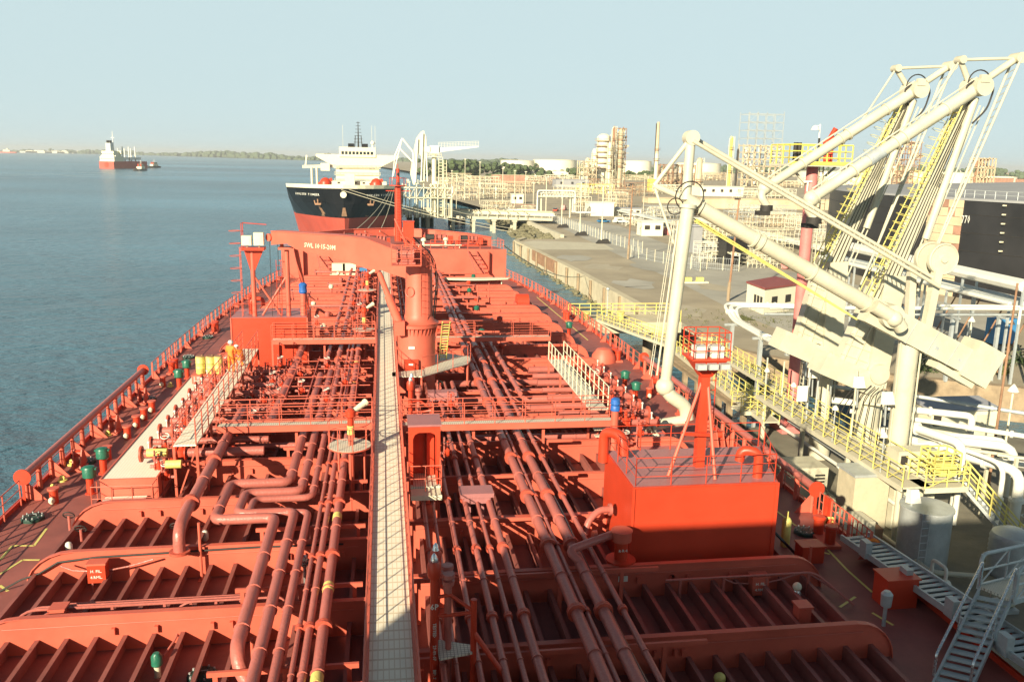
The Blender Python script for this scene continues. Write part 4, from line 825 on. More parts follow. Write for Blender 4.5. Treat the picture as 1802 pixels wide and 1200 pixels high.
# clusters of small valves and their pipework
def cluster(x, y, z0, lab, seed, grp='valve clusters'):
    rnd = random.Random(seed); t = E('valve_cluster', (x,y,z0), lab, 'valve', grp)
    b = B(); b.cyl((x-.35,y,z0+.2),(x+.35,y,z0+.2),.07,n=8); b.cyl((x,y-.3,z0+.55),(x,y+.3,z0+.55),.05,n=8); b.cyl((x-.15,y,0),(x-.15,y,z0+.9),.04,n=7); P('pipework', b, 'pipe_red', t)
    b = B(); b.lathe((x,y,z0+.05),[(.06,0),(.12,.08),(.12,.26),(.05,.34),(.04,.7)],10); b.cyl((x-.16,y,z0+.2),(x-.12,y,z0+.2),.13,n=10); b.cyl((x+.12,y,z0+.2),(x+.16,y,z0+.2),.13,n=10); P('valve_body', b, 'fresh_red', t)
    b = B(); h = z0+.75; b.ring((x,y,h),(rnd.uniform(-.4,.4),rnd.uniform(-.6,.1),1),.17,.02,12,5); b.cyl((x-.16,y,h),(x+.16,y,h),.013,n=4); P('hand_wheel', b, rnd.choice(['flange_red','flange_red','white','dark']), t)
k = 0
for gi, (xs_, y0, y1, side) in enumerate((((-6.9,-6.2,-5.6),38.4,52,'port'),((-9.0,-9.35),35,52,'tray'),((11.3,12.1),37.5,50,'starboard'))):
    for j, x in enumerate(xs_):
        y = y0+.35*j; i = 0
        while y < y1:
            row = {'port':('left','middle','right'),'tray':('inner','outer'),'starboard':('inner','outer')}[side][j]
            nm = {'port':'row of valves inside the port walkway','tray':'row of valves beside the cream tray','starboard':'row of valves at the starboard manifold'}[side]
            cluster(x, y, .9+.35*((i+j)%3), (ORD+['last'])[min(i,20)]+' valve in the '+row+' '+nm, k, 'small manifold valves'); k += 1; i += 1; y += 1.25
for (x, y, ln, lab) in ((-9.4,36.5,0,''),): pass
for i, (x, y) in enumerate(((-2.4,66),(-2.0,69.5),(-2.6,73),(-1.7,76.5),(-2.3,80),(-2.0,84),(-2.5,88),(3.6,52.5),(4.0,54.5),(3.2,57.5),(3.8,61),(-5.0,64),(-4.4,45),(-3.0,43.2),(-4.8,48.5),(-2.2,46.5),(-3.4,50.3),(2.6,34.5),(3.3,41.8),(2.9,44))):
    cluster(x, y, 1.75, ['first','second','third','fourth','fifth','sixth','seventh'][i]+' valve of the far row left of the catwalk' if i < 7 else
            ['valve just right of the crane platform','second valve right of the crane','third valve right of the crane','fourth valve right of the crane','lone valve by the port deckhouse corner','valve between the port pipes, nearest','second valve between the port pipes','third valve between the port pipes','fourth valve between the port pipes','farthest valve between the port pipes','valve beside the access trunk','valve below the crane on the trio of pipes','second valve below the crane'][i-7], 100+i, 'pipe valves')
# small thin grid of conduit behind the port cross walkway
b = B()
for k in range(6): b.tube([(-5.6,41.0+k*1.9,2.25),(-.8,41.0+k*1.9,2.25)],.025,6)
for x in (-5.0,-3.9,-2.8,-1.5): b.tube([(x,40.0,2.3),(x,51.5,2.3)],.03,6)
T('conduit_grid', b, 'faded_red', 'grid of thin red conduits beyond the port cross walkway', 'conduit')
# fire monitors on round platforms
def monitor(x, y, zp, lab, rp=.85):
    t = E('fire_monitor', (x,y,zp), lab, 'fire monitor', 'fire monitors'); b = B(); b.cyl((x,y,0),(x,y,zp+.5),.11,n=12); P('stand_pipe', b, 'faded_red', t)
    b = B(); b.cyl((x,y,zp+.45),(x,y,zp+.8),.14,n=12); P('yellow_band', b, 'yellow', t)
    b = B(); b.cyl((x,y,zp+.8),(x,y,zp+1.15),.12,n=12); b.lathe((x,y,zp+1.1),[(.1,0),(.2,.08),(.2,.3),(.1,.4)],12); b.cyl((x-.3,y,zp+1.25),(x+.3,y,zp+1.3),.06,n=8); P('swivel', b, 'fresh_red', t)
    b = B(); d = V((.55,.4,.3)); b.cyl(V((x,y,zp+1.3)),V((x,y,zp+1.3))+d,.09,.13,n=12); b.cyl(V((x,y,zp+1.3))+d,V((x,y,zp+1.3))+d*1.12,.15,.15,n=12); P('nozzle', b, 'cream_light', t)
    t2 = E('round_platform', (x,y,zp-.1), 'round grating platform of the '+lab, 'platform', 'round platforms'); b = B(); b.cyl((x-.05,y,zp-.05),(x-.05,y,zp),rp,n=24); P('grating', b, 'grey_grating', t2)
    b = B(); b.ring((x-.05,y,zp+.95),(0,0,1),rp,.018,24,5); b.ring((x-.05,y,zp+.5),(0,0,1),rp,.014,24,5)
    for k in range(9): a = 2*pi*k/9; b.cyl((x-.05+cos(a)*rp,y+sin(a)*rp,zp),(x-.05+cos(a)*rp,y+sin(a)*rp,zp+.95),.018,n=5)
    P('railing', b, 'faded_red', t2)
    b = B(); b.ring((x-.05,y,zp-.04),(0,0,1),rp,.035,24,5)
    for k in range(3): a = 2*pi*k/3+.5; b.cyl((x+cos(a)*rp*.7,y+sin(a)*rp*.7,0),(x+cos(a)*rp*.7,y+sin(a)*rp*.7,zp-.05),.05,n=7)
    P('platform_leg', b, 'faded_red', t2)
monitor(-1.38,33.0,2.95,'fire monitor nearest the viewer, left of the catwalk')
monitor(-1.35,56.9,2.9,'middle fire monitor beside the catwalk',.75)
monitor(-1.45,75,2.8,'farthest fire monitor beside the catwalk',.8)
# ================================================================ forecastle fittings
def stair(b, a, c, w, st=.3, side=(1,0,0)):
    a, c = V(a), V(c); d = V(side).normalized()*w/2; b.beam(a-d,c-d,.06,.16); b.beam(a+d,c+d,.06,.16); k = int((c-a).length/st)
    for i in range(1,k): p = a.lerp(c,i/k); b.beam(p-d,p+d,.18,.03)
    return b
q = Y(701,405,114); mx, my = q.x, 114; zt = Y(702,293,114).z
t = E('foremast', (mx,my,3.4), 'red foremast with ladder and lamp platform on the forecastle', 'mast')
b = B(); b.cyl((mx,my,3.4),(mx,my,zt-2.4),.5,.42,n=18); b.cyl((mx,my,zt-2.4),(mx,my,zt-.3),.24,.2,n=14); P('post', b, 'fresh_red', t)
b = B(); b.cyl((mx,my,zt-2.5),(mx,my,zt-2.4),1.1,n=18); P('platform', b, 'fresh_red', t)
b = B(); b.ring((mx,my,zt-1.5),(0,0,1),1.1,.03,18,5)
for k in range(8): a = 2*pi*k/8; b.cyl((mx+cos(a)*1.1,my+sin(a)*1.1,zt-2.4),(mx+cos(a)*1.1,my+sin(a)*1.1,zt-1.5),.025,n=5)
P('railing', b, 'fresh_red', t)
for dz in (0,-1.2): b = B(); b.lathe((mx,my-.5,zt-1.2+dz),[(.12,0),(.16,.06),(.16,.32),(.1,.4)],10); P('mast_lamp', b, 'dark', t)
b = B(); b.ladder((mx,my-.6,3.4),(mx,my-.6,zt-2.5),(1,0,0),.5,.03); P('ladder', b, 'faded_red', t)
b = B(); b.cyl((mx,my,zt-.3),(mx,my,zt+.3),.04,n=6); b.bx(mx-1.6,mx+1.6,my-.03,my+.03,zt-3.2,zt-3.1); P('yard', b, 'fresh_red', t)
q = Y(719,410,112.5); b = B(); b.bx(q.x-.7,q.x+.7,112.5,113.8,3.4,6.0); b.bx(q.x-.78,q.x+.78,112.42,113.9,6.0,6.1); T('mast_house', b, 'fresh_red', 'small bright red house at the foot of the foremast', 'locker')
def windlass(x, y, lab, s=1.0):
    t = E('windlass', (x,y,3.4), lab, 'winch', 'forecastle winches'); b = B(); b.bx(x-1.6*s,x+1.6*s,y-.8,y+.8,3.4,3.6); 
    for k in (-1.4,0,1.4): b.prism([(x+k*s-.08,y-.6,3.6),(x+k*s-.08,y+.6,3.6),(x+k*s-.08,y+.25,4.6),(x+k*s-.08,y-.25,4.6)],(.16,0,0))
    P('frame', b, 'fresh_red', t)
    b = B(); b.cyl((x-1.3*s,y,4.3),(x-.1*s,y,4.3),.42,n=18); P('drum', b, 'rope' if s > 1 else 'dark', t)
    b = B(); b.cyl((x+.1*s,y,4.3),(x+1.3*s,y,4.3),.36,n=18)
    for k in (.1,.7,1.3,-1.3): b.cyl((x+k*s-.04,y,4.3),(x+k*s+.04,y,4.3),.62,n=20)
    P('rope_drum', b, 'pipe_red', t)
    b = B(); b.bx(x+1.7*s,x+2.3*s,y-.35,y+.35,3.6,4.5); P('motor', b, 'fresh_red', t)
for x, y, lab, s in ((6.5,109.5,'winch right of the foremast with dark drum',1),(10.6,108,'winch near the starboard corner of the forecastle',.8),(-3.6,110,'winch left of the foremast behind the boom',1),(-6.6,107,'winch at the port side of the forecastle',.8),(-.8,106.5,'winch just behind the crane head',.7)): windlass(x,y,lab,s)
for x, y, lab in ((8.6,105.5,'forecastle bollard at the edge above the bulkhead'),(3.2,106,'forecastle bollard behind the crane'),(-5.0,105.2,'forecastle bollard above the boom lettering'),(11.9,111.2,'forecastle bollard near the starboard rim'),(2.9,117,'forecastle bollard by the bow rim')):
    t = E('bollard', (x,y,3.4), lab, 'bollard', 'forecastle bollards'); b = B(); b.bx(x-.8,x+.8,y-.3,y+.3,3.4,3.5); P('base', b, 'faded_red', t)
    for k in (-.45,.45): b = B(); b.lathe((x+k,y,3.5),[(.22,0),(.22,.6),(.28,.64),(.28,.74),(.2,.8)],14); P('post', b, 'fresh_red', t)
for x, y, lab in ((7.7,107,'cream mushroom vent on the forecastle right of the foremast'),(4.9,106.3,'small cream vent on the forecastle beside the winch'),(-4.4,107.2,'cream vent on the forecastle left of the foremast')):
    b = B(); b.lathe((x,y,3.4),[(.16,0),(.16,.7),(.35,.75),(.33,1.0),(.1,1.15)],14); T('mushroom_vent', b, 'cream_light', lab, 'vent')
b = B(); b.rail([(-11.7,103.2,3.45),(-3.0,103.2,3.45)],1.1,3,1.5,.025,.035); T('forecastle_railing', b, 'faded_red', 'red railing on the port side of the forecastle edge', 'railing')
b = B(); b.rail([(5.6,103.2,3.45),(11.6,103.2,3.45),(14.5,103.2,3.45),(14.2,106.5,3.45)],1.1,3,1.5,.025,.035); T('forecastle_railing', b, 'faded_red', 'red railing on the starboard side of the forecastle edge', 'railing')
b = B(); b.cyl((4,105,3.75),(9.5,105,3.75),.09,n=8); b.bx(4.2,4.3,104.95,105.05,3.4,3.75); b.bx(9.2,9.3,104.95,105.05,3.4,3.75); T('forecastle_pipe', b, 'cream', 'long pale pipe lying along the forecastle edge', 'pipe')
b = B(); stair(b, Y(846,482,100.5), Y(830,441,102.6), 1.0, .45); T('stairway', b, 'pipe_red', 'steep stairway up the starboard side of the forecastle bulkhead', 'stairs')
b = B(); stair(b, Y(573,482,100.5), Y(566,449,102.6), 1.0, .45); T('stairway', b, 'pipe_red', 'steep stairway up the port side of the forecastle bulkhead', 'stairs')
b = B()
for px in (596, 615): q = Y(px,474,101); b.bx(q.x-.75,q.x+.75,100.6,101.6,q.z-.5,q.z+.7)
q = Y(605,474,101); b.bx(q.x-1.6,q.x+1.6,100.7,101.5,0,q.z-.5)
T('white_locker', b, 'cream_light', 'pair of white lockers below the boom against the forecastle bulkhead', 'locker')
b = B(); q = Y(632,475,101); b.bx(q.x-1,q.x+.9,100.8,101.3,0,q.z+.25); T('blue_locker', b, 'blue_panel', 'low bluish locker right of the white lockers', 'locker')
b = B(); c = Z(835,492,1.3); pts = [(c.x-4.2+8.4*k/16, c.y-.9*sin(pi*k/16)-.2, 1.35) for k in range(17)]; b.prism([(c.x-4.2,c.y+.5,1.35),(c.x+4.2,c.y+.5,1.35)]+pts[::-1][1:-1],(0,0,.12)); b.cyl((c.x-3,c.y,0),(c.x-3,c.y,1.35),.07); b.cyl((c.x+3,c.y,0),(c.x+3,c.y,1.35),.07)
T('canopy', b, 'cream_light', 'pale curved canopy below the forecastle bulkhead on the starboard side', 'canopy')
q = Z(912,552,0); t = E('hose_reel', q, 'bright red round hose reel on the starboard side ahead of the crane', 'reel'); b = B(); b.cyl(q+V((-.2,0,1.05)), q+V((.9,0,1.05)), .85, n=24); P('drum', b, 'fresh_red', t); b = B(); b.bx(q.x-.4,q.x-.25,q.y-.5,q.y+.5,0,1.1); b.bx(q.x+.95,q.x+1.1,q.y-.5,q.y+.5,0,1.1); P('stand', b, 'faded_red', t)
q = Z(1062,636,0); b = B(); b.lathe(q,[(.9,0),(.85,.5),(.5,.95),(.1,1.05)],20); T('domed_cover', b, 'faded_red', 'low domed red cover beyond the starboard manifold', 'cover')
t = E('cable_drum', Z(783,560,0), 'dark coiled drum and gear at the right foot of the crane', 'reel'); q = Z(783,575,1.0); b = B(); b.cyl(q+V((-.2,.8,0)),q+V((.5,.8,0)),.45,n=18); b.bx(q.x-.2,q.x-.1,q.y+.5,q.y+1.1,0,1); P('drum', b, 'dark', t)
for i, (px, py, lab) in enumerate(((1222,246,''),)): pass
# long cross frames for the far bays: upright strainers and pillars
for i, (px, py, h, lab) in enumerate(((880,640,2.2,'red pillar carrying the forward starboard walkway'),(600,470,2.5,'thin lamp pole left of the crane'),(840,560,3,'thin pole among the far starboard frames'),(860,545,2.6,'second thin pole among the far starboard frames'),(498,490,2.6,'thin mast by the port rail near the forecastle'))):
    q = Z(px,py,0); b = B(); b.cyl(q,q+V((0,0,h)),.05,n=7); b.bx(q.x-.4,q.x+.4,q.y-.03,q.y+.03,h*.8,h*.83); T('thin_pole', b, 'faded_red', lab, 'pole')

# ================================================================ the crew
def person(loc, pose, suit, lab, rz=0, helmet='white'):
    # skeleton: joints, bones, radii; grown into one skin
    J = {k: V(v) for k, v in pose.items()}
    bones = [('hip','waist'),('waist','chest'),('chest','neck'),('neck','head'),('head','crown'),
             ('chest','shL'),('shL','elL'),('elL','haL'),('chest','shR'),('shR','elR'),('elR','haR'),
             ('hip','hL'),('hL','knL'),('knL','anL'),('anL','toL'),('hip','hR'),('hR','knR'),('knR','anR'),('anR','toR')]
    rad = dict(hip=.15, waist=.145, chest=.17, neck=.07, head=.105, crown=.085, shL=.085, shR=.085, elL=.06, elR=.06, haL=.04, haR=.04, hL=.11, hR=.11, knL=.075, knR=.075, anL=.055, anR=.055, toL=.04, toR=.04)
    names = list(J); me = bpy.data.meshes.new('body'); me.from_pydata([J[k] for k in names], [(names.index(a), names.index(c)) for a, c in bones], [])
    o = bpy.data.objects.new('body', me); COL.objects.link(o); sk_ = o.modifiers.new('s', 'SKIN'); sk_.use_smooth_shade = True; ss = o.modifiers.new('u', 'SUBSURF'); ss.levels = 2; ss.render_levels = 2
    for i, k in enumerate(names):
        d = me.skin_vertices[0].data[i]; d.radius = (rad[k], rad[k]*(.75 if k in ('chest','waist','hip') else 1)); d.use_root = (k == 'hip')
    dg = bpy.context.evaluated_depsgraph_get(); m2 = bpy.data.meshes.new_from_object(o.evaluated_get(dg)); bpy.data.objects.remove(o)
    m2.materials.clear(); m2.materials.append(MT[suit]); m2.materials.append(MT['skin']); m2.materials.append(MT['dark'])
    hz = J['neck'].z
    for p in m2.polygons:
        c = p.center; near = min(names, key=lambda k: (J[k]-c).length)
        p.material_index = 1 if near in ('head','crown','haL','haR') or (near == 'neck' and c.z > hz) else 2 if near in ('toL','toR') else 0
        p.use_smooth = True
    t = E('person', loc, lab, 'person'); t.rotation_euler.z = rz
    def hang(nm, mesh, mm=None):
        q = bpy.data.objects.new(nm, mesh); COL.objects.link(q); q.parent = t; return q
    hang('body', m2)
    h = J['head']; up = (J['crown']-J['head']).normalized(); b = B(); rr = V((1,0,0)); ff = up.cross(rr)
    prof = [(.135,.03),(.15,.035),(.138,.05),(.128,.10),(.10,.15),(.05,.175),(.005,.18)]
    vs = []; n_ = 14
    for r, z in prof:
        for j in range(n_): a = 2*pi*j/n_; vs.append(h+up*z+rr*cos(a)*r+ff*sin(a)*r*1.1)
    b.add(vs, [(i*n_+j, i*n_+(j+1)%n_, (i+1)*n_+(j+1)%n_, (i+1)*n_+j) for i in range(len(prof)-1) for j in range(n_)]); hang('helmet', b.mesh('helmet', helmet))
    for nm in ('haL','haR'):       # fingers and thumb, curled
        hnd = J[nm]; fore = (J[nm]-J[nm.replace('ha','el')]).normalized(); sd = fore.cross(V((0,0,1))).normalized() if abs(fore.z) < .95 else V((1,0,0)); dn = fore.cross(sd); b = B()
        for k, ln in enumerate((.07,.08,.075,.06)):
            a0 = hnd+fore*.05+sd*(k-1.5)*.019; b.tube([a0, a0+fore*ln*.5-dn*.008, a0+fore*ln*.8-dn*.03], .0095, 6, radii=[.0105,.0095,.007])
        a0 = hnd+fore*.01-sd*.04; b.tube([a0, a0+fore*.03-sd*.025, a0+fore*.055-sd*.028-dn*.01], .011, 6, radii=[.012,.011,.008])
        b.ball(hnd+fore*.02, .042, 8, 1); hang('fingers', b.mesh('fingers', 'skin'))
    return t
stand = dict(hip=(0,0,.95), waist=(0,.01,1.12), chest=(0,.02,1.34), neck=(0,.03,1.50), head=(0,.06,1.62), crown=(0,.06,1.72), shL=(-.2,.02,1.42), elL=(-.27,.05,1.15), haL=(-.2,.27,1.02), shR=(.2,.02,1.42), elR=(.27,.08,1.17), haR=(.18,.32,1.1),
             hL=(-.1,0,.9), knL=(-.12,.04,.5), anL=(-.13,-.02,.09), toL=(-.14,.14,.05), hR=(.1,0,.9), knR=(.13,.05,.5), anR=(.14,-.01,.09), toR=(.15,.15,.05))
crouch = dict(hip=(0,-.15,.5), waist=(0,-.08,.66), chest=(0,.1,.85), neck=(0,.2,.97), head=(0,.28,1.07), crown=(0,.32,1.16), shL=(-.2,.12,.92), elL=(-.26,.3,.72), haL=(-.15,.5,.62), shR=(.2,.12,.92), elR=(.27,.28,.7), haR=(.16,.5,.55),
              hL=(-.11,-.12,.47), knL=(-.17,.28,.52), anL=(-.15,.08,.09), toL=(-.16,.25,.05), hR=(.11,-.12,.47), knR=(.18,.25,.4), anR=(.16,-.02,.09), toR=(.17,.15,.05))
q = V((-8.25,46.6,2.6)); person(q, stand, 'orange', 'crew member in orange overalls and white helmet standing on the port manifold walkway', -.4)
person((-7.95,47.9,2.6), crouch, 'orange', 'crew member in orange overalls and white helmet crouching behind the standing one', .9)

# ================================================================ berth: pier, risers and loading arms
PZ2 = -5.0
t = E('pier', (30,40,WZ), 'concrete loading pier on piles beside the tanker', 'pier')
b = B(); pier = [(20.6,18),(20.6,56.5),(29.5,58),(34,58),(34,55),(46.5,55),(46.5,36),(40,30),(40,18)]; b.prism([(x,y,PZ2-.9) for x,y in pier],(0,0,.9)); P('deck', b, 'pier_concrete_shaded', t)
b = B(); b.beam((20.7,18,PZ2+.12),(20.7,56.5,PZ2+.12),.3,.24); P('kerb', b, 'yellow', t)
for x in (22,28,34,40,45):
    for y in (20,28,37,46,54):
        if x > 36 and y < 36: continue
        b = B(); b.cyl((x,y,WZ-1.5),(x,y,PZ2-.9),.55,n=12); P('pile', b, 'timber', t)
for y in (33,39,45,51): b = B(); b.bx(19.9,20.55,y-.9,y+.9,WZ,PZ2-.1); P('fender', b, 'black', t)
def armbase(x, y, z1, r, m='cream', lab=''):
    t = E('arm_riser', (x,y,PZ2), lab, 'riser', 'loading arm risers'); b = B(); b.cyl((x,y,PZ2),(x,y,PZ2+2.6),r*1.5,n=28); b.cyl((x,y,PZ2+2.6),(x,y,PZ2+2.72),r*1.75,n=28); P('base', b, m, t)
    b = B(); b.cyl((x,y,PZ2+2.72),(x,y,z1),r,n=28); P('column', b, m, t)
    b = B(); b.cyl((x,y,z1-.35),(x,y,z1-.05),r*1.18,n=28); P('flange', b, m, t)
    b = B(); b.ladder((x-r-.1,y-.1,PZ2+.2),(x-r-.1,y-.1,PZ2+4.5),(0,1,0),.45,.025); P('ladder', b, 'galv', t)
    b = B(); b.tube([(x+r+.1,y-.2,PZ2),(x+r+.1,y-.2,z1-.6)],.05,6); b.tube([(x-r-.12,y-.3,PZ2+3),(x-r-.12,y-.3,z1-.8)],.035,6); P('conduit', b, m, t); return t
AX = dict(A=(28.1,41.5,5.9,.54), B_=(28.95,46,1.6,.68), C=(28.85,51,1.0,.46))
armbase(*AX['A'], lab='tall thick cream riser under the lowered loading arm')
armbase(*AX['B_'], lab='cream riser of the nearer of the two raised loading arms')
armbase(*AX['C'], lab='cream riser of the farther raised loading arm')
def Yp(px, py, y): return Y(px, py, y)
# --- lowered arm
ya = 41.5; t = E('loading_arm', (28.1,ya,5.9), 'lowered cream loading arm reaching over to the tanker manifold, heavy box counterweight at its tail', 'loading arm', 'marine loading arms')
ap = Yp(1207,352,ya-.3); pv = Yp(1555,552,ya-.3); cw = Yp(1700,628,ya-.3)
b = B(); b.tube([ap,pv],.46,22,radii=[.36,.43]); 
for f in (.06,.33,.36,.62,.9): c = ap.lerp(pv,f); u = (pv-ap).normalized(); b.cyl(c-u*.05,c+u*.05,.47,n=22)
P('inboard_boom', b, 'cream', t)
b = B(); u = (pv-ap).normalized(); up_ = V((0,-1,0)).cross(u); up_ = up_ if up_.z > 0 else -up_
b.beam(pv-u*1.0-up_*.2, cw+u*.2-up_*.2, .9, 1.35, up=up_); b.beam(ap+u*12.2-up_*.75, pv-up_*.75, .35,.25, up=up_); P('tail_beam', b, 'cream', t)
b = B(); b.beam(cw-u*.2, cw+u*1.5, 1.5, 2.1, up=up_); b.beam(cw-u*1.6-up_*1.2, cw+u*1.0-up_*1.2, .9, .35, up=up_); P('counterweight', b, 'cream', t)
b = B()
for f in (.3,.55,.8): c = pv.lerp(cw,f)-up_*.2; b.beam(c-up_*.69-V((0,.0,0)),c+up_*.69,.05,.94,up=(0,1,0))
for f in (.62,.9): c = pv.lerp(cw,f)-up_*.35-V((0,.46,0)); b.beam(c-u*.12,c+u*.12,.02,.18,up=up_)
P('seam', b, 'galv', t)
b = B(); b.cyl(pv+V((0,-.95,0)),pv+V((0,.9,0)),.62,n=24); b.tube([pv-u*1.2+V((0,-.75,0)),pv+u*.1+V((0,-.95,-.05)),pv+u*.6+V((0,-.9,-.35))],.36,16,bend=.4); b.ball(pv+V((0,-1.0,-.1)),.42,14); P('swivel_joint', b, 'cream', t)
end = Yp(1170,680,ya-1.2); a0 = ap+V((-.05,-.5,-.2))
b = B(); b.tube([a0,end],.36,20,radii=[.34,.27]); b.cyl(a0.lerp(end,.0),a0.lerp(end,.02),.42,n=20); P('outboard_arm', b, 'cream', t)
b = B(); b.ball(end,.48,16); b.tube([end,end+V((.25,-.1,-.45)),end+V((1.1,-.2,-1.0)),end+V((1.2,-.25,-1.7))],.34,16,bend=.35); b.cyl(end+V((1.0,-.25,-1.75)),end+V((-1.0,-.25,-2.0)),.27,n=16); b.cyl(end+V((-.6,-.25,-1.96)),end+V((-.7,-.25,-1.97)),.45,n=16); P('triple_swivel', b, 'cream', t)
tp = Yp(1216,243,ya); lf = Yp(1151,327,ya); 
b = B(); b.tube([ap,tp],.24,14); b.cyl(tp-V((0,.3,0)),tp+V((0,.3,0)),.36,n=18); P('king_post', b, 'cream', t)
b = B(); b.tube([lf,tp],.11,10); b.tube([lf,ap+V((0,.1,.05))],.16,10); b.tube([lf,Yp(1187,432,ya-.6)],.07,8); b.tube([Yp(1187,432,ya-.6), Yp(1180,600,ya-.8)],.05,8); P('strut_frame', b, 'cream', t)
b = B(); b.ring(ap+V((0,-.5,.2)),(0,1,.1),.72,.035,22,5); b.ring(ap+V((-.7,-.5,-.3)),(0,1,.1),.4,.03,18,5); P('hydraulic_hoses', b, 'dark', t)
wh = Yp(1652,456,ya+.3); we = Yp(1648,497,ya)
for d in ((-.3,.35),(.3,-.35)):
    b = B(); b.tube([tp+V((0,d[0],.15 if d[0] > 0 else -.15)), we+V((0,d[0],.2 if d[0] > 0 else -.2))],.10,10); P('pantograph_rod', b, 'cream', t)
b = B()
for k in range(26): 
    f = .3+.55*k/26; c = tp.lerp(we,f); b.cyl(c+V((0,-.3,-.15)),tp.lerp(we,f+.02)+V((0,.3,.15)),.03,n=4)
P('rod_lacing', b, 'cream', t)
b = B(); b.ladder(ap+V((.4,-.45,-.8))+up_*-.1,pv-u*2-up_*.95+V((0,-.3,0)),(0,1,0),.4,.035,.4); b.tube([ap+V((.3,-.6,-1.0)),pv-u*1.5-up_*1.0+V((0,-.5,0))],.05,6); P('boom_ladder', b, 'yellow', t)
b = B(); b.tube([ap+V((-.5,-.5,-1)),end+V((-.45,0,.6))],.05,7); b.ladder(ap+V((-.75,-.5,-1)),end+V((-.8,0,.6)),(0,1,0),.3,.02,.5); P('outboard_rod', b, 'cream', t)
for k in (0,.75):
    b = B(); c = wh+V((.35*k,.8-1.0*k,0)); b.cyl(c-V((0,.12,0)),c+V((0,.12,0)),.86,n=32); b.cyl(c-V((0,.22,0)),c+V((0,.22,0)),.2,n=16); b.ring(c-V((0,.13,0)),(0,1,0),.8,.05,32,5); P('sheave', b, 'cream', t)
b = B(); b.beam(wh-V((0,0,.6)),Yp(1625,600,ya),.42,.42,up=(0,1,0)); b.beam(wh+V((-.9,.9,-.5)),Yp(1600,560,ya+1),.38,.38,up=(0,1,0)); P('sheave_post', b, 'cream', t)
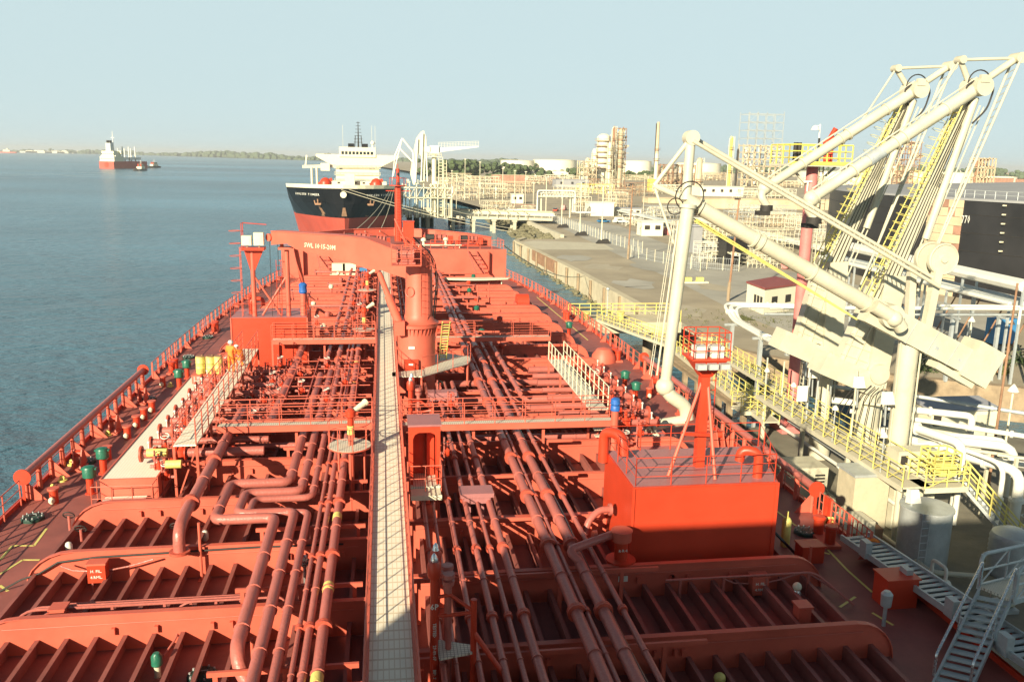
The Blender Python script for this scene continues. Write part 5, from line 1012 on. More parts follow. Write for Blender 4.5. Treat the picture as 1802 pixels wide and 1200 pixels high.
# --- raised arms
def raised(yk, apx, t1, t2, o_end, cwp, base, sc, lab, bandp, c2):
    ap, p1, p2, oe, lo = Yp(*apx,yk), Yp(*t1,yk), Yp(*t2,yk), Yp(*o_end,yk-.6), Yp(*cwp,yk)
    t = E('loading_arm', (base[0],yk,base[2]), lab, 'loading arm', 'marine loading arms')
    b = B(); b.beam(lo, lo.lerp(ap,.55), .78, .8, up=(0,1,0)); P('inboard_column', b, 'cream', t)
    b = B(); b.beam(lo.lerp(ap,.5), lo.lerp(ap,.95), .55, .6, up=(0,1,0)); b.tube([lo.lerp(ap,.3)+V((.9,-.5,0)), ap+V((0,-.5,-.6))], .22, 14); P('inboard_pipe', b, 'cream', t)
    u = (ap-lo).normalized(); w = V((0,1,0)).cross(u)
    b = B()
    for k in range(4): c = lo.lerp(ap,.18+.2*k); b.beam(c-w*.6,c+w*.6,1.0,.1,up=(0,1,0))
    P('stiffener_band', b, 'cream', t)
    b = B(); cwc = Yp(*c2,yk); b.beam(cwc, lo+u*.5, 2.0, .7, up=(0,1,0)); 
    for k in (-.8,0,.8): b.beam(cwc+w*k-V((0,.4,0)), lo+w*k-V((0,.4,0))+u*.5, .07, .10, up=(0,1,0))
    for k in range(6): c = cwc.lerp(lo,.1+.16*k); b.beam(c-w*1.12-V((0,.39,0)),c+w*1.12-V((0,.39,0)),.05,.07,up=(0,1,0))
    P('counterweight_plate', b, 'cream', t)
    b = B(); d = V((1,0,-.42)).normalized(); b.beam(cwc-d*2.1-u*.6, cwc+d*2.1-u*.6, 1.3, 1.5, up=(0,1,0)); P('counterweight', b, 'cream', t)
    b = B(); b.tube([ap+V((0,-.7,0)), oe],.36*sc,20,radii=[.38*sc,.31*sc]); uu = (oe-ap).normalized()
    for f in (.02,.2,.45,.5,.75,.98): c = (ap+V((0,-.7,0))).lerp(oe,f); b.cyl(c-uu*.05,c+uu*.05,.43*sc,n=20)
    o_ = P('outboard_arm', b, 'cream', t)
    if bandp: c = (ap+V((0,-.7,0))).lerp(oe,bandp); b = B(); b.cyl(c-uu*.5,c+uu*.5,.37*sc,n=20); P('grey_sleeve', b, 'galv', t)
    b = B(); b.ball(oe,.46*sc,14); b.tube([oe,oe+uu*.35+V((0,-.2,-.3)),oe+V((.1,-.3,-1.0))],.26*sc,14,bend=.25); s_ = P('triple_swivel', b, 'cream', t); b = B(); b.cyl(oe+V((.1,-.3,-1.0)),oe+V((.1,-.3,-1.35)),.42*sc,n=12); b.bx(oe.x-.5,oe.x+.2,oe.y-.7,oe.y,oe.z-1.6,oe.z-1.35); P('coupler', b, 'dark', s_)
    b = B(); b.tube([ap,p1],.16,10); b.tube([ap+V((.2,0,0)),p2],.20,12); b.tube([p1,p2],.09,10); b.cyl(p2-V((0,.4,0)),p2+V((0,.4,0)),.3,n=16); b.cyl(p1-V((0,.3,0)),p1+V((0,.3,0)),.22,n=14); P('strut_frame', b, 'cream', t)
    f1 = (ap+V((0,-.7,0))).lerp(oe,.36); b = B(); b.tube([p1,f1+V((0,0,.3))],.06,8); b.tube([ap+V((-.2,-.7,.5)),oe+V((0,0,.55))],.045,6); 
    for k in range(6): c = (ap+V((0,-.7,.5))).lerp(oe+V((0,0,.5)),.1+.15*k); b.beam(c-V((0,0,.2)),c+V((.35,0,.1)),.05)
    P('outboard_rod', b, 'cream', t)
    b = B(); b.ring(ap+V((0,-.7,.2)),(0,1,0),.7,.04,20,5); b.tube([ap+V((.4,-.8,.5)),ap+V((.9,-.8,0)),ap+V((.6,-.8,-1.2)),ap+V((-.2,-.8,-2.0))],.05,6,bend=.4); b.tube([ap+V((-.4,-.8,.3)),ap+V((-.9,-.8,0)),ap+V((-.5,-.8,-.8))],.05,6,bend=.3); P('hydraulic_hoses', b, 'dark', t); b = B(); b.cyl(ap+V((0,-1.25,0)),ap+V((0,.3,0)),.52,n=20); b.bx(ap.x-.35,ap.x+.2,ap.y-1.3,ap.y-1.1,ap.z+.2,ap.z+.6); P('apex_swivel', b, 'cream', t)
    low = lo+w*(-1.0)
    lowr = Yp(1603, 540, yk) if yk == 46 else Yp(1508, 520, yk)
    for dd in (-.35,.35): b = B(); b.tube([p2+V((.0,dd,0)), lowr+V((dd*.8,dd,0))],.07,8); P('pantograph_rod', b, 'cream', t)
    b = B()
    for k in range(30): c = p2.lerp(lowr,.04+.9*k/30); b.cyl(c+V((-.2*k/30,-.35,0)),c+V((.2*k/30,.35,-.2)),.025,n=4)
    P('rod_lacing', b, 'cream', t)
    b = B(); b.ladder(lo-w*(-1.05)*-1+V((0,-.6,0)), ap-w*.9+V((0,-.6,-1.0)),(0,1,0),.5,.04,.38); b.ladder(lo-w*1.05+V((-.35,-.2,0)), ap-w*1.0+V((0,.0,-2.0)),(0,1,.0),.6,.03,.9); P('yellow_ladder', b, 'yellow', t)
    b = B()
    for k in range(20): c = (lo-w*1.05).lerp(ap-w*1.0,.15+.78*k/20); b.ring(c-w*.12+V((0,-.4,0)),u,.30,.013,12,4)
    P('ladder_cage', b, 'yellow', t)
    b = B()
    for k in range(5): b.tube([lo+w*(-.5+.28*k)+V((0,-.55,0)), lo.lerp(ap,.5)+w*(-.3+.16*k)+V((0,-.5,0)), ap+w*(-.2+.1*k)+V((0,-.5,-.5))],.022,5)
    P('cable_run', b, 'dark', t); b = B(); b.tube([lo+w*.7+V((0,-.5,0)),ap+w*.55+V((0,-.3,-.8))],.05,6); b.tube([lo+w*1.0+V((0,-.5,0)),ap+w*.8+V((0,-.3,-.8))],.04,6); P('conduit', b, 'cream', t)
    b = B(); bs = V(base); b.beam(bs-V((0,0,.3)), lo+u*1.6, 1.3, 1.2, up=(0,1,0)); b.cyl(bs+V((0,-.9,.6)),bs+V((0,.9,.6)),.6,n=22); P('pivot_head', b, 'cream', t)
raised(46,(1708,155),(1690,106),(1790,103),(1428,350),(1548,528),(28.95,46,1.6),1.0,'nearer of the two raised cream loading arms, its tip highest against the sky','' or .62,(1497,640))
raised(51,(1601,160),(1577,121),(1671,117),(1345,332),(1450,500),(28.85,51,1.0),.9,'farther of the two raised cream loading arms, left of the tallest one',0,(1422,600))

# ================================================================ fire monitor tower
yk = 57; q0, q1 = Y(1401,690,yk), Y(1423,293,yk); xq = (q0.x+q1.x)/2
t = E('monitor_tower', (xq,yk,PZ2), 'pink red tower column with a yellow railed fire monitor platform on top', 'tower')
b = B(); b.cyl((xq,yk,PZ2),(xq,yk,q1.z),.40,n=24); P('column', b, 'column_pink', t)
b = B(); b.bx(xq-1.1,xq+1.1,yk-1.1,yk+1.1,PZ2,PZ2+.5); P('base', b, 'column_pink', t)
zz = q1.z; xl, xr = Y(1371,290,yk).x, Y(1480,290,yk).x
b = B(); b.bx(xl,xr,yk-1.4,yk+1.4,zz,zz+.14); P('platform', b, 'cream', t)
b = B(); b.bx(xl,xr,yk-1.45,yk-1.40,zz+.1,zz+.32); b.rail([(xl,yk-1.4,zz+.14),(xr,yk-1.4,zz+.14),(xr,yk+1.4,zz+.14),(xl,yk+1.4,zz+.14),(xl,yk-1.4,zz+.14)],1.3,3,.9,.035,.05); P('railing', b, 'yellow_far', t)
for s in (-1,1): b = B(); b.beam((xq,yk,zz-1.6),(xq+s*1.7,yk,zz),.14); P('brace', b, 'cream', t)
b = B(); b.cyl((xq+.9,yk,zz+.1),(xq+.9,yk,zz+1.5),.16,n=12); b.ball((xq+.9,yk,zz+1.6),.28,12); b.cyl((xq+.9,yk,zz+1.7),(xq+1.3,yk-.3,zz+2.6),.12,.18,n=12); b.cyl((xq+1.2,yk,zz+.1),(xq+1.2,yk,zz+2.1),.2,n=10); P('fire_monitor', b, 'fresh_red', t)
b = B(); b.cyl((xq+.75,yk+.9,zz+.1),(xq+.75,yk+.9,zz+2.9),.05,n=8); b.lathe((xq+.4,yk+.9,zz+2.7),[(.30,-.2),(.22,.0),(.08,.12)],14); b.beam((xq+.75,yk+.9,zz+2.8),(xq+.4,yk+.9,zz+2.8),.05); P('floodlight', b, 'white', t)
b = B()
for k in (-1.4,-1.1): b.cyl((xq+k,yk,zz+.1),(xq+k,yk,zz+1.6),.14,n=10)
b.bx(xq-.2,xq-.1,yk-.9,yk-.8,zz+.1,zz+1.9); P('control_cabinet', b, 'dark', t)
b = B(); b.ladder((xq+.6,yk-.1,PZ2),(xq+.6,yk-.1,zz),(0,1,0),.5,.035); b.ladder((xq+.95,yk-.1,PZ2),(xq+.95,yk-.1,zz),(0,1,0),.6,.02,1.2); P('ladder', b, 'cream', t)
b = B(); b.text('T', Y(1421,329,yk-.42), (1,0,0), (0,0,1), .8); P('lettering', b, 'white', t)

# ================================================================ yellow walkways, stairs, pipework of the berth
def ywalk(pts, w, lab, z=0, m='concrete_pale', rm='yellow', legs=True, name='berth_walkway', cat='walkway'):
    t = E(name, tuple(pts[0]), lab, cat); A = [V(p) for p in pts]
    for a, c in zip(A, A[1:]):
        d = (c-a).normalized(); s = V((d.y,-d.x,0)).normalized()*w/2
        b = B(); b.beam(a-V((0,0,.05)),c-V((0,0,.05)),w,.10); P('walkway_deck', b, m, t)
        for k in (-1,1):
            b = B(); b.rail([a+s*k,c+s*k],1.1,3,1.3,.026,.032); P('handrail', b, rm, t); b = B(); b.beam(a+s*k-V((0,0,.1)),c+s*k-V((0,0,.1)),.08,.28); P('edge_beam', b, 'cream', t)
        b = B(); n_ = max(1,int((c-a).length/1.3))
        for i in range(n_):
            p0, p1 = a.lerp(c,i/n_), a.lerp(c,(i+1)/n_); b.beam(p0+s,p1+s+V((0,0,1.05)),.035)
        P('rail_brace', b, rm, t)
    return t
w0, w1, w2 = Z(1058,562,-3.0), Z(1180,606,-3.0), Z(1358,742,-3.2)
ywalk([w0,w1],1.1,'far yellow railed walkway out to the mooring dolphin')
ywalk([w1+V((0,-1,0)),w2],1.1,'yellow railed walkway descending toward the pier beside the tanker')
t = E('mooring_dolphin', (w0.x,w0.y+2,WZ), 'mooring dolphin with yellow railings at the far end of the walkway', 'dolphin')
b = B(); b.bx(w0.x-3,w0.x+9,w0.y-1,w0.y+4,-4.4,-3.2); P('cap', b, 'concrete', t)
for x in (-2,2,6): b = B(); b.cyl((w0.x+x,w0.y+1.5,WZ-1),(w0.x+x,w0.y+1.5,-4.4),.6,n=12); P('pile', b, 'timber', t)
b = B(); b.rail([(w0.x-2.9,w0.y-.9,-3.2),(w0.x-2.9,w0.y+3.9,-3.2),(w0.x+8.9,w0.y+3.9,-3.2),(w0.x+8.9,w0.y-.9,-3.2)],1.3,3,1.3,.04,.05); P('railing', b, 'yellow', t)
for x, nm in ((-1.5,'left'),(2.5,'right')): b = B(); c = V((w0.x+x,w0.y+1,-3.2)); b.lathe(c,[(.3,0),(.28,.6),(.45,.7),(.45,.85)],14); T('mooring_hook', b, 'yellow', nm+' yellow mooring post on the far dolphin', 'mooring post')
q = Z(1068,557,-3.2); t = E('street_lamp', q, 'slim lamp post on the mooring dolphin, reaching up past the quay wall', 'lamp post'); b = B(); b.cyl(q,q+V((0,0,3.0)),.06,n=8); P('pole', b, 'galv', t); b = B(); b.lathe(q+V((0,0,3.0)),[(.1,0),(.22,.15),(.2,.3),(.05,.38)],12); P('lamp_head', b, 'galv', t)
# dock level things
b = B(); b.bx(26.0,27.8,59,75,-3.5,-3.35); b.bx(26,27.8,59,75,-3.9,-3.75); 
for y in range(60,75,5): b.bx(26.1,26.5,y,y+.4,WZ,-3.9); b.bx(27.3,27.7,y,y+.4,WZ,-3.9)
T('timber_trestle', b, 'timber', 'low timber trestle behind the yellow walkway', 'trestle')
ywalk([(31.2,78,-3.2),(31.0,60,-3.2)],1.0,'back yellow railed walkway beyond the white pipes')
ywalk([V((25.2,56.5,-3.2)),V((29.0,56.5,-3.2))],1.6,'short yellow railed platform at the head of the pier', name='berth_platform', cat='platform')
y0_ = [Z(1340,640,-.5),]
# main upper platform with yellow rails running along the arms
u0_, u1_, u2_ = X(1395,680,26.3), X(1480,780,26.2), X(1560,850,26.1)
uz = -1.6
ywalk([(26.6,54.5,uz),(26.6,37.2,uz)],1.7,'upper berth platform with yellow railings in front of the loading arm risers', name='berth_platform', cat='platform')
for y in (54,48.5,43,38): b = B(); b.cyl((26.2,y,PZ2),(26.2,y,uz-.2),.16,n=10); T('platform_column', b, 'cream', {54:'farthest',48.5:'third',43:'second',38:'nearest'}[y]+' steel column under the upper berth platform', 'column', 'columns under the upper berth platform')
ywalk([(26.8,37.6,uz),(29.2,37.6,uz)],1.4,'cross piece of the upper berth platform by the white pipes', name='berth_platform', cat='platform')
t = E('berth_stairs', (32,36,PZ2), 'yellow railed stairs descending from the berth platform to the pier', 'stairs'); b = B(); stair(b,(29.3,37.4,uz),(31.9,35.2,PZ2),.9,.3,(.65,.75,0)); P('steps', b, 'galv', t)
for s in (-.45,.45): b = B(); b.rail([(29.3+s*.65,37.4+s*.75,uz),(31.9+s*.65,35.2+s*.75,PZ2)],1.1,2,1.0,.035,.04); P('handrail', b, 'yellow', t)
t = E('lookout_basket', (29,38.9,uz), 'yellow railed lookout basket at the corner of the berth platform', 'platform'); b = B(); b.rail([(28.2,38.3,uz),(29.7,38.3,uz),(29.7,39.5,uz),(28.2,39.5,uz),(28.2,38.3,uz)],1.3,4,.5,.04,.05); P('railing', b, 'yellow', t); b = B(); b.bx(28.7,29.6,38.4,39.3,uz,uz+.6); P('box', b, 'yellow', t)
# central control frames between risers
for i, (px, py, h, lab) in enumerate(((1437,700,5.5,'tall thin pole in front of the middle riser, leftmost'),(1420,720,6.0,'tall thin pole with a white notice'),(1456,690,5.2,'tall thin pole right of the notice pole'),(1502,720,4.6,'tall thin pole near the nearest raised arm'),(1375,700,5.4,'tall thin pole above the yellow walkway corner'),(1346,690,5.2,'tall thin pole left of the white elbow pipes'))):
    q = Y(px,py,(49,48,48,45,54,56)[i]); b = B(); b.cyl((q.x,q.y,uz if i < 5 else PZ2),(q.x,q.y,q.z+h*.3+1),.06,n=8); T('thin_pole', b, 'cream' if i > 1 else 'galv', lab, 'pole')
q = Y(1411,692,47.6); T('notice_board', B().bx(q.x-.35,q.x+.35,47.5,47.56,q.z-.5,q.z+.5), 'white', 'blank white notice on the tall thin pole', 'notice')
for px, py, yk, lab in ((1432,655,48.5,'left floodlight hanging in front of the farther counterweight'),(1465,652,48,'middle floodlight in front of the counterweights'),(1512,672,45,'large pale floodlight by the nearer counterweight'),(1562,700,40.6,'blue grey floodlight left of the thick riser'),(1607,872,36.0,'floodlight on a post by the grey tank')):
    q = Y(px,py,yk); t = E('floodlight', q, lab, 'floodlight', 'berth floodlights'); b = B(); b.add([(q.x-.28,q.y-.3,q.z-.3),(q.x+.28,q.y-.3,q.z-.3),(q.x+.35,q.y+.05,q.z-.35),(q.x-.35,q.y+.05,q.z-.35),(q.x-.2,q.y-.1,q.z+.35),(q.x+.2,q.y-.1,q.z+.35),(q.x+.25,q.y+.2,q.z+.3),(q.x-.25,q.y+.2,q.z+.3)],[(0,3,2,1),(4,5,6,7),(0,1,5,4),(1,2,6,5),(2,3,7,6),(3,0,4,7)]); P('housing', b, 'white', t)
    b = B(); b.beam(q+V((0,.1,-.3)),q+V((.1,.15,-1.6)),.08); P('bracket', b, 'galv', t)
# control block at base of thick riser
t = E('control_cabinet', (28.3,40.2,PZ2), 'tall cream cabinet with two dark windows at the foot of the thick riser', 'cabinet'); b = B(); b.bx(27.0,29.4,39.6,40.6,PZ2,-.6); P('cabinet_body', b, 'cream', t)
for k in (0,.75): b = B(); b.bx(27.15,27.55,39.58,39.62,-1.6+k*.9-.4,-1.6+k*.9+.1); P('window', b, 'dark', t)
t = E('grey_tank', (26.4,35.6,PZ2), 'big grey cylindrical tank in the shade on the pier', 'tank'); b = B(); b.cyl((26.4,36,PZ2),(26.4,36,-2.2),1.2,n=30); P('tank_body', b, 'galv', t); b = B(); b.cyl((26.4,36,-2.2),(26.4,36,-2.1),1.26,n=30); P('rim', b, 'galv', t); b = B(); b.ladder((25.6,34.85,PZ2),(25.6,34.85,-2),(1,0,0),.4,.03); P('ladder', b, 'galv', t)
b = B(); b.lathe((29.8,34.2,PZ2),[(.9,0),(.95,.1)]+[(.95+(.04 if k%2 else 0),.15+.13*k) for k in range(14)]+[(.9,2.1),(.5,2.3)],24); T('ribbed_tank', b, 'galv', 'squat ribbed grey tank on the pier beside the stairs', 'tank')
t = E('power_pack', (23.6,37.8,PZ2), 'pale hydraulic power pack with rusty stains standing near the pier edge', 'machine'); b = B(); b.bx(22.6,24.4,37,38.4,PZ2+.3,PZ2+1.7); b.bx(22.5,24.5,36.9,38.5,PZ2,PZ2+.3); P('housing', b, 'cream', t); b = B(); b.cyl((23.2,36.8,PZ2+.9),(24,36.8,PZ2+.9),.3,n=14); b.bx(24.5,25,37.2,38,PZ2,PZ2+1.2); P('motor', b, 'rusty', t)
t = E('power_pack', (24.4,44.6,PZ2), 'larger cream machine cabinet with louvres farther along the pier edge', 'machine'); b = B(); b.bx(23.4,25.4,43.6,45.6,PZ2,PZ2+2.1); P('housing', b, 'cream', t); b = B()
for k in range(7): b.bx(24.6,25.2,43.56,43.6,PZ2+.4+.2*k,PZ2+.5+.2*k)
P('louvre', b, 'dark', t)
T('yellow_dish', B().cyl((22.2,34.8,PZ2+1.5),(22.2,34.8,PZ2+1.62),.95,n=24).cyl((22.2,34.8,PZ2),(22.2,34.8,PZ2+1.5),.3,n=12), 'yellow', 'round yellow disc table near the pier edge', 'mooring post')
b = B(); b.ring((34.6,37.4,PZ2+.9),(0,1,.1),.5,.2,20,8); T('tyre', b, 'rubber', 'black tyre leaning among the white pipes at the right edge', 'tyre')
# white product lines
WPN = [([(1795,745),(1700,740),(1610,715)],.27,40),]
def wpipe(pts, r, lab, m='white', bend=.8, grp=None, fl=True):
    t = E('product_pipe', tuple(pts[0]), lab, 'pipe', grp); b = B(); b.tube(pts, r, 16, bend=bend); P('pipe_run', b, m, t)
    A = [V(p) for p in pts]
    if fl:
        for a, c in zip(A, A[1:]):
            if (c-a).length > 3:
                u = (c-a).normalized(); m_ = a.lerp(c,.5); b = B(); b.cyl(m_-u*.08,m_+u*.08,r*1.5,n=16); P('flange', b, m, t)
    return t
wpipe([(29.6,45.5,-1.6),(34.0,43.6,-1.6),(36.2,42.4,-1.6),(36.2,42.4,PZ2+.4)],.27,'fattest white pipe leaving the thick riser and dropping to the pier')
wpipe([(29.6,47.5,-1.9),(37.4,44.4,-1.9),(37.4,44.4,PZ2+.3)],.2,'thinner white pipe beside the fattest one')
wpipe([(30,45,-.6),(30.8,41.5,-.5),(31.2,40.3,-.5),(31.2,40.3,PZ2+.4)],.25,'white pipe bending down in front of the hut')
wpipe([(30.5,44.2,-.9),(31.7,39.5,-.9),(32.0,38.0,-.9),(32.0,38.0,PZ2+.3)],.13,'thin white pipe with a square drop right of the yellow basket')
wpipe([(29.2,46.5,-1.5),(31.5,41.5,-1.4),(33.2,38.2,-1.4),(33.2,38.2,PZ2+.4)],.27,'white pipe with a rounded drop at the right edge of the pier')
wpipe([(29.2,51.5,-.2),(34,49.0,-.3),(41,43.5,-.5),(46,38,-.7)],.13,'long straight grey pipe slanting to the right edge', m='galv')
wpipe([(29.0,48,-.9),(33,45.8,-1.0),(40,40.5,-1.1),(44,37,-1.2)],.15,'long straight white pipe slanting under the grey one')
for k in range(5):
    b = B(); x = 31.2+k*1.0; y = 42.5-k*.9; b.bx(x-.08,x+.08,y-.08,y+.08,PZ2,-1.2); b.beam((x-.8,y+.5,-1.2),(x+.8,y-.5,-1.2),.14); T('pipe_support', b, 'cream', ORD[k]+' pipe support frame under the white pipes, from the left', 'pipe support', 'pipe supports on the pier')
for k in range(6):
    x, y = 32.4+.75*k, 35.6+(k%2)*1.4+.2*k; t = E('gate_valve', (x,y,PZ2), ORD[k]+' white gate valve on the pier floor among the pipes, from the left', 'valve', 'white gate valves'); b = B(); b.cyl((x-.5,y,PZ2+.6),(x+.5,y,PZ2+.6),.24,n=14); b.lathe((x,y,PZ2+.6),[(.2,0),(.26,.3),(.1,.5),(.06,.9)],12); b.bx(x-.2,x+.2,y-.2,y+.2,PZ2,PZ2+.4); P('valve_body', b, 'white', t); b = B(); b.ring((x,y,PZ2+1.5),(0,0,1),.3,.03,14,5); P('hand_wheel', b, 'galv', t)
# upper left white pipe elbow group
for i, dx in enumerate((0,.55,1.1)):
    wpipe([(40.5+dx,75.5-i*.7,1.1),(32.2+dx*.5,77.0-i*.8,1.1),(31.6+dx*.5,73.0,.2),(30.4+dx*.5,57.5,.2)],(.16,.22,.16)[i],('left','middle','right')[i]+' one of three white pipes turning a corner above the timber trestle', grp=None, bend=1.2)
for y in (72,66,60): b = B(); b.bx(31.0,31.3,y-.15,y+.15,PZ2-1 if y < 58 else WZ,0.0); b.beam((30.4,y,0),(32.8,y,0),.2); T('pipe_support', b, 'galv', {72:'far',66:'middle',60:'near'}[y]+' support post of the three white corner pipes', 'pipe support')
wpipe([(36,75,1.0),(64,73.4,1.0)],.2,'long white pipe running level to the right in front of the black tank', fl=False)
wpipe([(36,76,.2),(64,74.5,.2)],.14,'thin pipe just under the long level white pipe', fl=False, m='galv')
for k in range(5):
    x = 40+5*k; b = B(); b.bx(x-.15,x+.15,74.6,74.9,GZ,.0); b.beam((x-.1,73.6,0),(x-.1,76.4,0),.2); T('pipe_support', b, 'galv', ORD[k]+' post under the long level white pipe, from the left', 'pipe support', 'posts under the level white pipe')
wpipe([(48.0,69.5,.9),(47.9,69.4,2.1),(57,68.5,2.1),(57,68.5,.5)],.13,'white looped pipe with square shoulders standing above the level pipe', bend=.4, fl=False)
# hut on the pier
h0, h1 = Y(1640,705,53), Y(1757,715,53); t = E('hut', ((h0.x+h1.x)/2,54,PZ2), 'small cream flat roofed hut on the pier behind the white pipes', 'hut')
hz = Y(1700,722,53).z; b = B(); b.bx(h0.x+.1,h1.x,53,55.2,PZ2,hz); P('wall', b, 'cream_light', t)
b = B(); b.add([(h0.x-.1,52.8,hz),(h1.x+.2,52.8,hz),(h1.x+.2,55.4,hz+.25),(h0.x-.1,55.4,hz+.25),(h0.x-.1,52.8,hz+.12),(h1.x+.2,52.8,hz+.12),(h1.x+.2,55.4,hz+.37),(h0.x-.1,55.4,hz+.37)],[(0,3,2,1),(4,5,6,7),(0,1,5,4),(1,2,6,5),(2,3,7,6),(3,0,4,7)]); P('roof', b, 'grey_roof', t)
b = B(); b.bx(h0.x+.3,h0.x+.9,52.96,53,hz-1.1,hz-.3); P('window', b, 'dark', t); b = B(); b.bx(h1.x-1.6,h1.x-.8,52.96,53,PZ2,PZ2+2); P('door', b, 'cream', t)
for px, py, yk, h, lab in ((1727,860,45,0,'rusty slim pole standing in front of the hut'),(1718,690,52,0,'white lamp post right of the hut')): pass
q = Z(1740,850,PZ2); t = E('lamp_post', q, 'slim cream pole rising past the counterweight at the right', 'pole'); b = B(); b.cyl(q,(q.x,q.y,7.6),.09,.06,n=8); P('pole', b, 'rusty', t)
for px, py, tp_, lab in ((1768,790,680,'short lamp post with white bell shaped lamp right of the hut'),(1700,640,560,'lamp with white bell shaped head behind the counterweight'),(1768,650,565,'lamp with white bell shaped head at the right edge, in front of the blue panel')):
    q = Z(px,py,PZ2 if py > 700 else GZ); zt = Y(px,tp_,q.y).z; t = E('lamp_post', q, lab, 'lamp post', 'bell lamps'); b = B(); b.cyl(q,(q.x,q.y,zt),.07,n=8); P('pole', b, 'cream_light', t); b = B(); b.lathe((q.x,q.y,zt-.35),[(.38,0),(.25,.25),(.08,.45),(.05,.5)],14); P('lamp_head', b, 'white', t)

# ================================================================ gangway between ship and pier
g0, g1 = Z(1512,968,.15), Z(1800,1165,.15); g0.z = .75; g1.z = .7; g0.x -= .25; g1.x -= .25
t = E('accommodation_ladder', g0, 'long grey stowed gangway with dark treads lying along the starboard ship side', 'gangway')
d = (g1-g0).normalized(); s = V((d.y,-d.x,0)).normalized()*.58; g2 = g1+d*4
for k in (-1,1): b = B(); b.beam(g0+s*k,g2+s*k,.08,.22); P('side_beam', b, 'galv', t)
b = B(); n_ = 40
for i in range(n_): p = g0.lerp(g2,(i+.5)/n_); b.beam(p-s,p+s,.16,.04)
P('treads', b, 'galv', t)
b = B(); b.beam(g0-V((0,0,.15)),g2-V((0,0,.15)),.9,.03); P('bottom_plate', b, 'dark', t)
b = B(); b.prism([g0-s*1.05-V((0,0,.1)),g2-s*1.05-V((0,0,.1)),(g2-s*1.05)-V((0,0,.75)),(g0-s*1.05)-V((0,0,.75))],-s*.08); P('stowage_plate', b, 'fresh_red', t)
for i in range(5): p = g0.lerp(g2,.12+.18*i)+s; b = B(); b.bx(p.x-.12,p.x+.12,p.y-.2,p.y+.2,p.z-.1,p.z+.5); P('rail_socket', b, 'galv', t)
gx0 = Z(1600,1195,.1); gt = Y(1712,965,22.5)
t = E('shore_gangway', gx0, 'steep silver gangway stairs with bright handrails at the lower right corner', 'gangway')
lo_, hi_ = V((15.2,17.6,.1)), V((18.6,20.6,2.2)); 
lo_ = Z(1672,1215,.1); hi_ = Y(1752,1045,lo_.y+2.6)
sd = V((.8,-.55,0)).normalized()*.45
for k in (-1,1): b = B(); b.beam(lo_+sd*k,hi_+sd*k,.06,.2); P('stringer', b, 'galv', t)
b = B()
for i in range(1,14): p = lo_.lerp(hi_,i/14); b.beam(p-sd,p+sd,.24,.04)
P('treads', b, 'galv', t)
for k in (-1,1): b = B(); b.tube([lo_+sd*k+V((0,0,.3)),lo_+sd*k+V((0,0,1.0)),hi_+sd*k+V((0,0,1.0)),hi_+sd*k],.04,8,bend=.15); b.cyl(lo_.lerp(hi_,.5)+sd*k,lo_.lerp(hi_,.5)+sd*k+V((0,0,1)),.03,n=6); P('handrail', b, 'silver', t)
bz0 = hi_; br1 = V((31,27.5,-.5)); t = E('shore_gangway', hi_, 'grey truss gangway bridging from the stair top across to the pier', 'gangway')
d = (br1-hi_).normalized(); s = V((d.y,-d.x,0)).normalized()*.55
b = B(); b.beam(hi_,br1,1.1,.08); P('walkway_deck', b, 'grey_grating', t)
for k in (-1,1):
    b = B(); b.beam(hi_+s*k,br1+s*k,.08,.16); b.tube([hi_+s*k+V((0,0,.3)),hi_+s*k+V((0,0,1.1)),br1+s*k+V((0,0,1.1))],.06,8,bend=.3); b.tube([hi_+s*k+V((0,0,.55)),br1+s*k+V((0,0,.55))],.035,6)
    for i in range(8): p = (hi_).lerp(br1,i/8)+s*k; p2 = hi_.lerp(br1,(i+1)/8)+s*k; b.cyl(p,p+V((0,0,1.1)),.035,n=6); b.cyl(p,p2+V((0,0,1.1)),.025,n=5)
    P('truss_side', b, 'galv', t)
lt = E('gangway_tower', (30.5,27.5,PZ2), 'grey steel stand on the pier holding the outer end of the gangway', 'stand'); b = B()
for x in (29.5,32.5):
    for y in (26.5,29): b.bx(x-.12,x+.12,y-.12,y+.12,PZ2,1.2)
b.beam((29.5,26.5,PZ2),(32.5,26.5,0),.1); b.beam((32.5,26.5,PZ2),(29.5,26.5,0),.1); b.beam((29.5,26.5,.9),(32.5,26.5,.9),.16); b.beam((29.5,29,.9),(32.5,29,.9),.16); P('frame', b, 'galv', lt)
for px, py, lab in ((1575,1060,'dark red steel box by the starboard deck edge'),): q = Z(px,py,0); T('deck_locker', B().bx(q.x-.6,q.x+.5,q.y-.4,q.y+.4,0,1.0).bx(q.x-.65,q.x+.55,q.y-.45,q.y+.45,1.0,1.05), 'fresh_red', lab, 'locker')
q = Z(1530,985,0); b = B(); b.ring(q+V((0,0,.5)),(.5,1,.1),.33,.08,20,8); T('life_ring', b, 'orange', 'orange life ring hanging on the starboard rail', 'life ring')
q = Z(1560,1055,.9); b = B(); b.lathe(q-V((0,0,.2)),[(.16,0),(.18,.4),(.1,.5)],12); b.cyl(q-V((0,0,.9)),q,.06); T('deck_lamp', b, 'galv', 'grey lamp on a short post by the starboard deck edge', 'lamp')
t = E('gas_detector', Z(1455,920,0), 'red steel tripod bitt at the end of the starboard pipe rail', 'bitt'); q = Z(1455,925,0); b = B(); b.prism([(q.x-.3,q.y,0),(q.x+.3,q.y,0),(q.x,q.y,1.0)],(0,.1,0)); b.bx(q.x-.06,q.x+.06,q.y-.2,q.y+.3,0,1.2); P('frame', b, 'fresh_red', t); b = B(); b.ring(q+V((0,-.1,.25)),(0,1,.4),.2,.06,12,6); P('coil', b, 'yellow', t)
